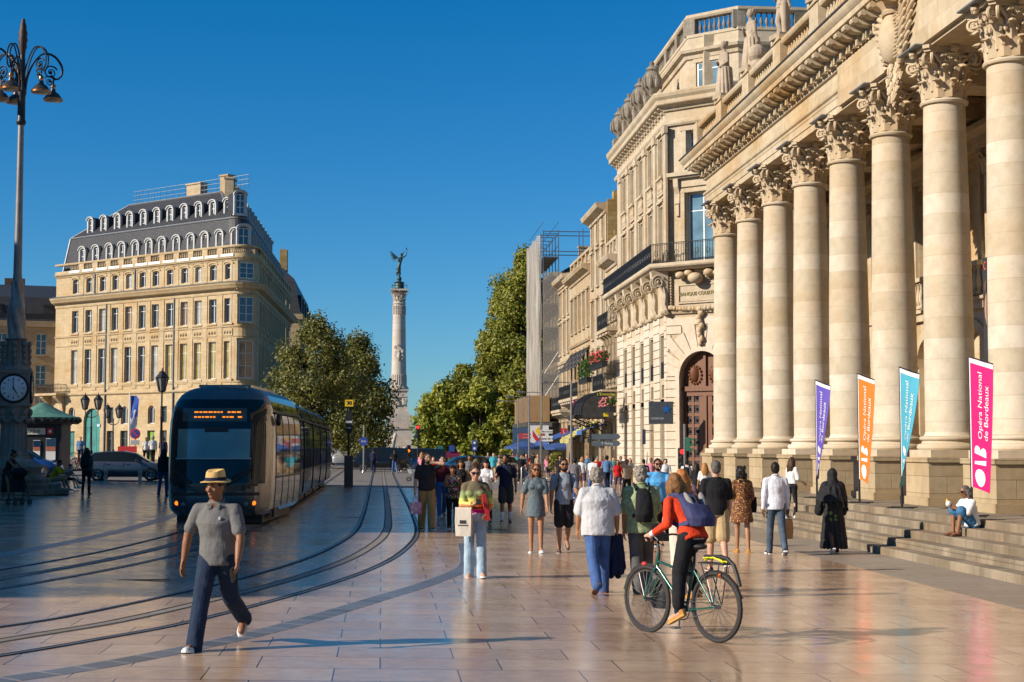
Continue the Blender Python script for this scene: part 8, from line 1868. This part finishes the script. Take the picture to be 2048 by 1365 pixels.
# 12 man in white shirt, from behind
p = G(1196, 1187); P = person('grey haired man in a white linen shirt and blue jeans, seen from behind', p, R(182), HH(1187, 934, p), 'm', 'tan', ((8, 6, 4), (-12, 30, -36)), ((0, 15, 8), (4, 12, 14)), 3, (0, 4), dict(mat=C('white_linen', (.50, .49, .49), var=.08), sleeve=.92, sr=.084, cuff=1.05, w=1.3, z=-.17, collar=1, fold=1.4), dict(mat=jeans, r=(.108, .086, .078)), dict(mat=C('red_suede', (.33, .05, .035)), sole=C('tan_sole', (.2, .1, .05))), ('messy', 'grey'), 1, build=1.1)
t = att('jacket', 'dark navy jacket hanging from the hand of the man in the linen shirt', 'jacket', P); h = P['J']['hand', 0]; m = MB()
for i in range(7): m.cone(h + V((.02 * (i - 3), .02 * math.sin(i), .0)), .035, h + V((.035 * (i - 3), .05 * math.sin(i * 2) - .02, -.45 - .06 * (i % 3))), .045)
m.cone(h + V((.05, 0, -.1)), .05, h + V((.16, -.06, -.6)), .05); m.cone(h + V((.16, -.06, -.6)), .05, h + V((.28, -.06, -.74)), .035); grow(m.build('cloth', navy, t, 0, uv=False), .013, .015)
# 13 man in green shirt, from behind
p = G(1284, 1186); P = person('grey haired man in a green patterned shirt, seen from behind', p, R(180), HH(1186, 925, p) * .98, 'm', 'tan', ((14, 6, 4), (-8, 16, -18)), ((10, 8, 60), (0, 8, 10)), 2, (-25, 0), dict(mat=spots('green_leaf_print', (.26, .30, .15), [(.32, .38, .2), (.2, .26, .12)], 22, .5), sleeve=.9, sr=.08, w=1.26, z=-.15, collar=1, fold=1.3), dict(mat=C('faded_grey_denim', (.09, .085, .08), var=.3), r=(.11, .09, .086)), dict(mat=C('tan_suede', (.30, .15, .05))), ('messy', 'grey'), 1, build=1.06); backpack(P, 'slim black backpack slung on the man in the green shirt', [blackc], .26, .4, .12)
# 14 blue tee facing
p = G(1316, 1092); P = person('bearded man in a bright blue tee and sunglasses with a cigarette', p, R(0), HH(1092, 915, p), 'm', 'tan', ((12, 5, 4), (-10, 14, -14)), ((10, 10, 20), (40, 8, 78)), 2, (0, 0), dict(mat=C('bright_blue_cloth', (.09, .33, .62)), sleeve=.85, sr=.074, w=1.16), dict(mat=blackc, len=.9, r=(.11, .1, .1), name='shorts'), shoeB, ('short', 'black', 'beard'), 2, build=1.1); sunglasses(P)
t = att('cigarette', 'white cigarette in the mouth of the man in the bright blue tee', 'cigarette', P); m = MB(); m.tube([P['hp'](.005, -.10, -.055), P['hp'](.01, -.16, -.075)], .006, 6); m.build('paper', M['white'], t)
# 15 long haired woman behind the cyclist
p = G(1366, 1196); P = person('woman with long strawberry blond waves and cream trousers behind the cyclist', p, R(180), HH(1196, 922, p) * .95, 'f', 'fair', ((10, 5, 4), (-12, 20, -20)), ((0, 14, 20), (6, 12, 40)), 2, (10, 0), dict(mat=blackc, sleeve=0, w=1.0, low=1, name='vest'), dict(mat=C('cream_cloth', (.62, .50, .40)), r=(.10, .09, .09)), shoeW, ('wavy', 'red'), 1)
bag('handbag', 'black handbag at the side of the woman with strawberry blond waves', P, 1, blackc, .3, .24, .12, .02, off=(.02, -.02, .12))
# 16 cyclist
q_ = main_bike.location + Matrix.Rotation(BRZ, 3, 'Z') @ V((0, .19, 0)); P = person('cyclist in a red jumper and black trousers riding the green bicycle', q_, BRZ, 1.66, 'f', 'fair', ((60, 60, 0), (20, 20, 0)), ((50, 10, 10), (50, 10, 10)), 32, (-12, -4), dict(mat=C('red_knit', (.62, .05, .015)), sleeve=1.88, sr=.058, w=1.1, z=-.08, name='jumper'), dict(mat=blackc, len=1.86, r=(.112, .09, .07), belt=0), dict(mat=C('tan_boot', (.40, .19, .05)), sole=C('gum_sole', (.5, .27, .08)), sock=navy), ('bob', 'dblond'), 1, seat=1.12, feet_t=((-.13, -.09, .52, -8), (.13, -.12, .215, -28)), wrist_t=((-.30, -.33, 1.12, (-.4, .6, -.8)), (.30, -.33, 1.12, (.4, .6, -.8))), curl=(70, 70))
backpack(P, 'purple and grey backpack on the back of the cyclist', [C('purple_nylon', (.045, .048, .115), .7), C('grey_nylon', (.26, .235, .215), .7)], .36, .5, .22)
m = MB(); [m.cone(P['J']['wr', k].lerp(P['J']['el', k], .04), .034, P['J']['wr', k].lerp(P['J']['el', k], .12), .036) for k in (0, 1)]; m.build('white_cuffs', white_, P['root'])
# 17 black tee man, from behind
p = G(1434, 1144); P = person('grey cropped man in a black tee and beige shorts, seen from behind', p, R(178), HH(1144, 919, p), 'm', 'fair', ((-8, 26, -30), (6, 4, 2)), ((8, 9, 16), (4, 10, 10)), 2, (0, 0), dict(mat=C('black_tee_cloth', (.013, .013, .014)), sleeve=.78, sr=.07, w=1.08), dict(mat=C('beige_shorts_cloth', (.42, .30, .155)), len=.95, r=(.112, .10, .1), name='shorts'), dict(mat=shoeB['mat'], sole=M['white']), ('short', 'dgrey'), 1)
# 18 woman in the floral dress
p = G(1485, 1106); P = person('black haired woman in a brown floral dress with a shoulder bag', p, R(180), HH(1106, 931, p), 'f', 'tan', ((-5, 6, -4), (6, 4, 2)), ((8, 10, 40), (4, 12, 20)), 2, (-8, 0), dict(mat=spots('brown_floral', (.10, .035, .012), [(.40, .18, .03), (.28, .08, .03), (.5, .3, .1)], 34, .42), sleeve=1.1, sr=.078, waist=.9, hem=.62, flare=1.08, name='dress'), None, dict(mat=C('tan_sandal', (.40, .19, .04)), sole=C('tan_sole2', (.42, .22, .06))), ('curly', 'black'), 1)
bag('handbag', 'black shoulder bag beside the brown floral dress', P, 0, blackc, .24, .32, .12, -.05, off=(-.06, 0, .17)); m = MB(); t = None
# 19 man in white shirt with paper bag
p = G(1553, 1110); P = person('man in a crisp white shirt and dark jeans walking away with a paper bag', p, R(180), HH(1110, 922, p), 'm', 'dark', ((-10, 18, -24), (12, 4, 4)), ((0, 9, 8), (-4, 9, 10)), 2, (0, 0), dict(mat=C('crisp_white_cotton', (.62, .62, .66), var=.04), sleeve=1.93, sr=.064, w=1.04, z=-.12, collar=1, fold=1.2), dict(mat=C('slate_jeans', (.06, .085, .12), var=.3), r=(.096, .07, .058)), dict(mat=C('navy_trainer', (.03, .03, .04)), sole=M['white']), ('short', 'black'), 1)
t = bag('paper_bag', 'brown paper carrier bag held by the man in the crisp white shirt', P, 0, C('kraft_paper', (.36, .22, .10), .7), .24, .40, .12, .12, off=(.0, .0, 0), tilt=30)
# 20 woman on the steps
p = onX(1584, 1018, 11.0); PZ2 = p.z; P = person('woman with long brown hair and white top standing on the theatre steps', V((p.x, p.y, foot + (PZ - foot) * 2 / 5)), R(120), 1.64, 'f', 'fair', ((6, 4, 2), (-4, 6, 0)), ((10, 10, 50), (8, 10, 40)), 2, (20, 0), dict(mat=white_, sleeve=1.5, sr=.062, w=1.0, z=-.02, name='blouse'), dict(mat=blackc, r=(.09, .062, .048)), shoeW, ('long', 'brown'), 2)
bag('handbag', 'small bag at the waist of the woman on the steps', P, 1, C('tan_bag', (.4, .24, .1)), .2, .15, .08, .02, off=(.02, 0, .06))
# 21 woman in black robe
p = G(1668, 1108); P = person('woman in a long black robe and headscarf walking towards the steps', p, R(176), HH(1108, 937, p), 'f', 'dark', ((10, 4, 4), (-10, 20, -34)), ((0, 12, 30), (4, 18, 24)), 4, (0, 6), None, None, shoeB, None, 2)
t = P['root']; up = P['up']; m = MB(); robe = spots('black_robe_print', (.009, .009, .010), [(.009, .009, .01)] * 5 + [(.12, .2, .02)], 9, .36)
m.loft([(V((0, -.02, .13)), .25, .20), (V((0, 0, .35)), .235, .19), (V((0, 0, .6)), .22, .18), (V((0, 0, .85)), .20, .155), (up(0, 0, .2), .18, .14), (up(0, 0, .4), .185, .12), (up(0, 0, .5), .09, .08)], 20)
for i in range(16): a = i * .3927; m.cone((.20 * math.cos(a), .16 * math.sin(a), .75), .03, (.25 * math.cos(a + .1), .2 * math.sin(a + .1), .14), .045)
grow(m.build('robe', robe, t, 0, uv=False), .016, .02)
m = MB(); m.ell(P['hp'](0, .015, .01), (.105, .125, .14)); m.loft([(up(0, .03, .10), .27, .2), (up(0, .02, .25), .26, .19), (up(0, .01, .40), .235, .155), (up(0, .01, .5), .12, .11), (P['hp'](0, .02, -.02), .095, .11)], 18)
for k, sg in ((0, -1), (1, 1)): m.cone(P['J']['sh', k], .1, P['J']['el', k], .1); m.cone(P['J']['el', k], .10, P['J']['wr', k] + V((0, 0, -.04)), .10)
for i in range(12): a = R(200 + 12 * i) - math.pi / 2 - R(70); m.cone(up(.2 * math.cos(i * .52), .02 + .15 * math.sin(i * .52), .38), .03, up(.29 * math.cos(i * .52 + .15), .03 + .21 * math.sin(i * .52 + .15), .02 - .05 * (i % 3)), .025)
grow(m.build('headscarf', C('black_chiffon', (.016, .016, .018), .75), t, 0, uv=False), .014, .025)
# 22 man seated on the steps
sz = foot + (PZ - foot) * 4 / 5; xs_ = 10.3 + .385 * 3 + .06; p = onX(1944, 1070, xs_ + .12); tr = (PZ - foot) / 5
P = person('grey haired man in a white tee and denim shorts seated on the steps eating', V((p.x, p.y, sz)), R(-78), 1.70, 'm', 'brown', None or ((80, 80, 0), (80, 80, 0)), ((30, 8, 70), (30, 8, 70)), 12, (0, 6), dict(mat=white_, sleeve=.85, sr=.076, w=1.2, z=-.05), dict(mat=C('blue_denim_shorts', (.05, .16, .30), var=.25), len=.95, r=(.11, .1, .095), name='shorts'), dict(mat=C('leather_sandal', (.12, .05, .025)), sole=C('sandal_sole', (.1, .06, .04))), ('bob', 'dgrey'), 1, seat=.10, feet_t=((-.1, -.36, -tr + .095, 0), (.12, -.40, -tr + .095, 0)), wrist_t=((-.03, -.44, .42), (.09, -.42, .40)), palm=((1, 0, .3), (-1, 0, .3)), build=1.05); sunglasses(P)
t = att('sandwich', 'wrapped sandwich in the hands of the man seated on the steps', 'food', P); m = MB(); m.ell((.02, -.53, .48), (.05, .06, .06)); m.build('wrapper', M['white'], t); m = MB(); m.ell((.0, -.55, .53), (.025, .025, .05)); m.build('filling', flat('fries_yellow', (.7, .4, .03)), t)
# left side: shade
p = G(12, 1004); P = person('woman with dark hair in a bun bending over a pushchair', p, R(75), 1.66, 'f', 'brown', ((14, 6, 4), (-10, 6, -6)), ((45, 8, 20), (45, 8, 20)), 22, (10, 12), dict(mat=blackc, sleeve=0, low=1, z=-.15, hem=.3, flare=.9, name='dress'), None, shoeB, ('bun', 'black'), 2)
p = G(37, 1010); t = thing('pushchair', 'black pushchair with small wheels beside the clock lamp', 'pushchair', p, R(35)); b = MB()
for sx in (-.22, .22): b.tube([(sx, .32, 1.0), (sx, .2, .85), (sx, -.1, .4), (sx, -.28, .1)], .016, 6); b.tube([(sx, .05, .62), (sx, .28, .1)], .016, 6)
b.tube([(-.22, .32, 1.0), (.22, .32, 1.0)], .02, 6); b.tube([(-.22, .28, .14), (.22, .28, .14)], .014, 5); b.tube([(-.22, -.27, .14), (.22, -.27, .14)], .014, 5); b.box((0, .02, .2), (.4, .5, .02)); b.build('frame', M['black'], t)
b = MB(); b.loft([((0, .02, .38), .2, .22), ((0, .05, .55), .21, .2), ((0, .12, .85), .2, .1)], 12); grow(b.build('seat', blackc, t, 0, uv=False), .016); b = MB(); b.ell((0, .0, .95), (.24, .28, .16)); b.build('hood', blackc, t)
for sx in (-.22, .22):
    for sy in (-.28, .28):
        for o in (-.03, .03): wq = wheel_mb(.085, .03).build('wheel', M['rubber'], t); wq.location = (sx + o, sy, .085); wq.rotation_euler = (0, R(90), 0)
p = G(118, 984); P = person('man in a yellow tee sitting on the step of the clock lamp', V((p.x - .25, p.y, CLZ + .36)), R(80), 1.74, 'm', 'brown', ((80, 80, 0), (80, 80, 0)), ((50, 8, 10), (50, 8, 10)), 24, (0, 10), dict(mat=C('yellow_cloth', (.55, .38, .012)), sleeve=.85, sr=.074, w=1.1), dict(mat=beige, len=.95, r=(.11, .1, .1), name='shorts'), shoeW, ('short', 'black'), 2, seat=.10, feet_t=((-.12, -.55, -.26, 0), (.1, -.62, -.26, 0)), wrist_t=((-.05, -.62, .3), (.06, -.64, .3)))
p = G(112, 980); P = person('child sitting close behind the man in the yellow tee', V((p.x + .28, p.y + .5, CLZ + .36)), R(80), 1.3, 'm', 'fair', ((80, 80, 0), (80, 80, 0)), ((40, 8, 10), (40, 8, 10)), 18, (0, 10), dict(mat=C('grey_tee', (.2, .2, .22)), sleeve=.85), dict(mat=navy, len=.95, name='shorts'), shoeW, ('short', 'black'), 3, seat=.08, feet_t=((-.1, -.4, -.27, 0), (.1, -.45, -.27, 0)))
p = G(172, 990); P = person('dark silhouetted woman with a backpack walking towards the grey car', p, R(170), HH(990, 898, p), 'f', 'brown', ((5, 4, 2), (-4, 6, -4)), ((0, 10, 10), (8, 12, 16)), 2, (0, 0), dict(mat=C('dark_teal_cloth', (.02, .07, .07)), sleeve=.8, w=1.1), dict(mat=blackc, r=(.09, .065, .05)), shoeB, ('long', 'black'), 2); backpack(P, 'dark backpack on the silhouetted woman', [blackc])
p = G(326, 993); P = person('woman in a dark jacket and jeans at the left edge of the tram', p, R(165), 1.72, 'f', 'fair', ((8, 4, 2), (-8, 10, -10)), ((10, 8, 40), (4, 8, 16)), 2, (0, 0), dict(mat=blackc, sleeve=1.9, w=1.1, name='jacket'), dict(mat=C('dark_jeans', (.025, .05, .12)), r=(.09, .065, .055)), shoeB, ('long', 'black'), 2)
# pigeon
p = G(160, 972); t = thing('pigeon', 'grey pigeon on the paving near the clock lamp', 'pigeon', p, R(-70)); b = MB(); b.ell((0, 0, .13), (.06, .12, .065), rx(R(-18))); b.cone((0, -.09, .17), .035, (0, -.12, .23), .028); b.ell((0, -.13, .245), (.026, .032, .028)); b.cone((0, -.15, .242), .008, (0, -.185, .235), .003); b.cone((0, .1, .1), .035, (0, .22, .06), .018); [b.cone((sx, 0, .08), .01, (sx, -.01, .0), .006) for sx in (-.025, .025)]; grow(b.build('body', C('pigeon_grey', (.09, .10, .12)), t, 0, uv=False), .008)
# ---- the crowd: each one a figure of its own, small in the picture
TOPS = [C('crowd_white', (.6, .6, .6)), C('crowd_black', (.016, .016, .018)), C('crowd_blue', (.10, .20, .36)), C('crowd_red', (.45, .015, .015)), C('crowd_grey', (.16, .16, .17)), C('crowd_teal', (.06, .22, .24)), C('crowd_pink', (.62, .22, .30)), C('crowd_sand', (.42, .32, .22)), C('crowd_navy', (.015, .02, .05)), C('crowd_cyan', (.06, .40, .50))]
TN = ['white', 'black', 'blue', 'red', 'grey', 'teal', 'pink', 'sand coloured', 'navy', 'cyan']
BOTS = [(jeans, 2, 'jeans'), (blackc, 2, 'black trousers'), (beige, .95, 'beige shorts'), (navy, 2, 'navy trousers'), (C('crowd_skirt', (.10, .06, .09)), .9, 'a short dark skirt')]
HN = dict(black='black', brown='brown', auburn='auburn', grey='grey', blond='blond')
crowd = [ # px, k, sex, facing, top, bottom, hair, where
 (1237, 43, 'f', 0, 3, 4, 'brown', 'walking forward ahead of the white shirted man'), (1186, 44, 'm', 150, 0, 0, 'black', 'with carrier bags, turning away beyond the white linen shirt'),
 (1255, 48, 'f', 10, 7, 1, 'black', 'lifting an arm beside the green patterned shirt'), (1215, 39, 'm', 180, 2, 3, 'black', 'walking away left of the woman in red'),
 (1228, 35, 'm', 0, 5, 0, 'black', 'behind the woman in red'), (1243, 34, 'm', 10, 4, 1, 'brown', 'far behind the woman in red'), (1252, 33, 'm', -10, 0, 0, 'black', 'farthest back near the bank pier'), (1262, 36, 'f', 0, 4, 2, 'brown', 'right of the far group by the bank'),
 (1196, 37, 'm', 0, 3, 1, 'grey', 'between the barriers and the white linen shirt'), (1150, 50, 'm', 180, 4, 0, 'black', 'walking away right behind the pale tee'), (1165, 40, 'f', 170, 0, 4, 'blond', 'behind the shoulder of the man in the pale tee'), (1137, 47, 'f', 180, 6, 0, 'blond', 'partly hidden left of the man walking away'),
 (1325, 42, 'f', 0, 5, 1, 'brown', 'to the right behind the bright blue tee'), (1334, 44, 'm', 0, 0, 3, 'black', 'far right behind the bright blue tee'),
 (1378, 50, 'm', 160, 0, 1, 'black', 'with a rucksack before the bank door'), (1398, 56, 'f', 180, 1, 4, 'black', 'bare armed in front of the bank door'),
 (1290, 46, 'm', 180, 1, 1, 'black', 'between the two grey haired men'), (1305, 40, 'f', 180, 6, 0, 'auburn', 'far behind the green patterned shirt'),
 (843, 34, 'f', 175, 6, 0, 'blond', 'by the crossing next to the pram'), (747, 27, 'm', 180, 8, 3, 'black', 'crossing before the black van'), (789, 26, 'm', 200, 1, 0, 'brown', 'standing at the right end of the black van'), (800, 25, 'm', 0, 1, 1, 'black', 'beside the pedestrian signal'),
 (986, 33, 'm', 10, 9, 2, 'brown', 'just left of the navy tee'), (998, 32, 'f', 0, 7, 4, 'auburn', 'touching the shoulder of the man in the navy tee'), (1042, 34, 'm', 10, 1, 1, 'black', 'just right of the navy tee'), (1052, 30, 'f', 0, 3, 0, 'brown', 'left of the auburn curls'),
 (1047, 32, 'm', 180, 4, 3, 'black', 'behind the barriers left of the auburn curls'), (1095, 30, 'f', 180, 6, 4, 'auburn', 'behind the barriers between the couple'), (1104, 27, 'm', 0, 0, 0, 'black', 'behind the potted shrub'), (1025, 26, 'f', 0, 6, 0, 'black', 'below the blue parasols at left'), (1067, 26, 'm', 180, 1, 2, 'brown', 'below the middle of the blue parasols'), (1075, 27, 'f', 10, 7, 1, 'blond', 'below the right blue parasols'), (1034, 27, 'm', 0, 5, 3, 'black', 'beneath the red direction signs'), (1120, 38, 'm', 0, 1, 1, 'black', 'seen over the shoulder of the pale tee'),
 (1175, 31, 'm', 0, 2, 0, 'black', 'far back under the striped awning'), (1206, 30, 'f', 0, 3, 4, 'brown', 'far back below the blue grey signs'), (1220, 29, 'm', 180, 0, 3, 'grey', 'far back beside the bank canopy'), (975, 27, 'm', 0, 4, 0, 'black', 'far back near the silver car'),
 (303, 30, 'f', 20, 0, 1, 'black', 'on the pavement before the lime green door'), (316, 31, 'm', 200, 0, 1, 'grey', 'leaning forward beside the lime green door'), (177, 31, 'm', 10, 2, 3, 'brown', 'riding past the parked bicycles'), (336, 33, 'm', 180, 8, 1, 'brown', 'next to the single lantern lamp'),
 (1415, 60, 'f', 180, 0, 0, 'blond', 'half hidden behind the black tee man'), (866, 52, 'f', 0, 3, 0, 'brown', 'close behind the long haired man'), (938, 46, 'm', 0, 4, 1, 'black', 'between the floral blouse and the rainbow jumper')]
FEM = {'f': 'woman', 'm': 'man'}
cache = {}
for i, (px, k, sx, fc, tp, bt, hr, where) in enumerate(crowd):
    q = kpos(px, k); 
    if px < 340: q.z += .5 if px > 200 else .45
    H = 1.64 + .04 * ((i * 7) % 4) if sx == 'f' else 1.72 + .035 * ((i * 5) % 4)
    lab = '%s haired %s in a %s top and %s %s' % (HN[hr], FEM[sx], TN[tp], BOTS[bt][2], where)
    lab = ' '.join(lab.split()[:16]); near = 3
    wt = None
    if 'lifting' in where: wt = ((-.12, -.2, 1.62, (-1, -.2, 0)), None)
    P = person(lab, q, R(fc), H, sx, ('tan', 'fair', 'brown')[i % 3], ((16, 5, 4), (-14, 22, -26)) if i % 2 else ((-12, 20, -22), (14, 5, 4)), ((-10, 9, 14), (14, 9, 24 + 30 * (i % 3))), 2, (0, 0), dict(mat=TOPS[tp], sleeve=.8 if tp != 8 else 1.9, w=1.08), dict(mat=BOTS[bt][0], len=BOTS[bt][1], r=(.1, .08, .072)), shoeB if i % 3 else shoeW, (('long', 'bob', 'ponytail')[i % 3] if sx == 'f' else ('short', 'messy')[i % 2], hr), near, wrist_t=wt, group='people in the crowd')
    if px in (1186,): bag('paper_bag', 'brown paper bag in the hand of the man turning away in the crowd', P, 1, C('kraft_paper', (.36, .22, .10), .7), .3, .36, .12, .1); bag('shopping_bag', 'small teal bag beside the brown paper bag in the crowd', P, 0, TOPS[5], .24, .28, .1, .12)
    if px == 1378: backpack(P, 'black rucksack on the man in front of the bank door', [blackc], .28, .4, .16)
q = kpos(828, 34.5); t = thing('pram', 'dark hooded pram beside the woman in pink at the crossing', 'pram', q, R(80)); b = MB(); b.loft([((0, 0, .45), .16, .3), ((0, 0, .7), .22, .42)], 14); b.build('basket', C('pram_grey', (.25, .27, .28)), t); b = MB(); b.ell((0, -.12, .78), (.22, .3, .26)); b.build('hood', navy, t); b = MB()
for sx in (-.2, .2): b.tube([(sx, .4, 1.0), (sx, 0, .5), (sx, -.3, .2)], .015, 5); b.tube([(sx, 0, .5), (sx, .3, .2)], .015, 5)
b.build('frame', M['steel'], t)
for sx in (-.22, .22):
    for sy in (-.3, .3): wq = wheel_mb(.13, .04).build('wheel', M['rubber'], t); wq.location = (sx, sy, .13); wq.rotation_euler = (0, R(90), 0)
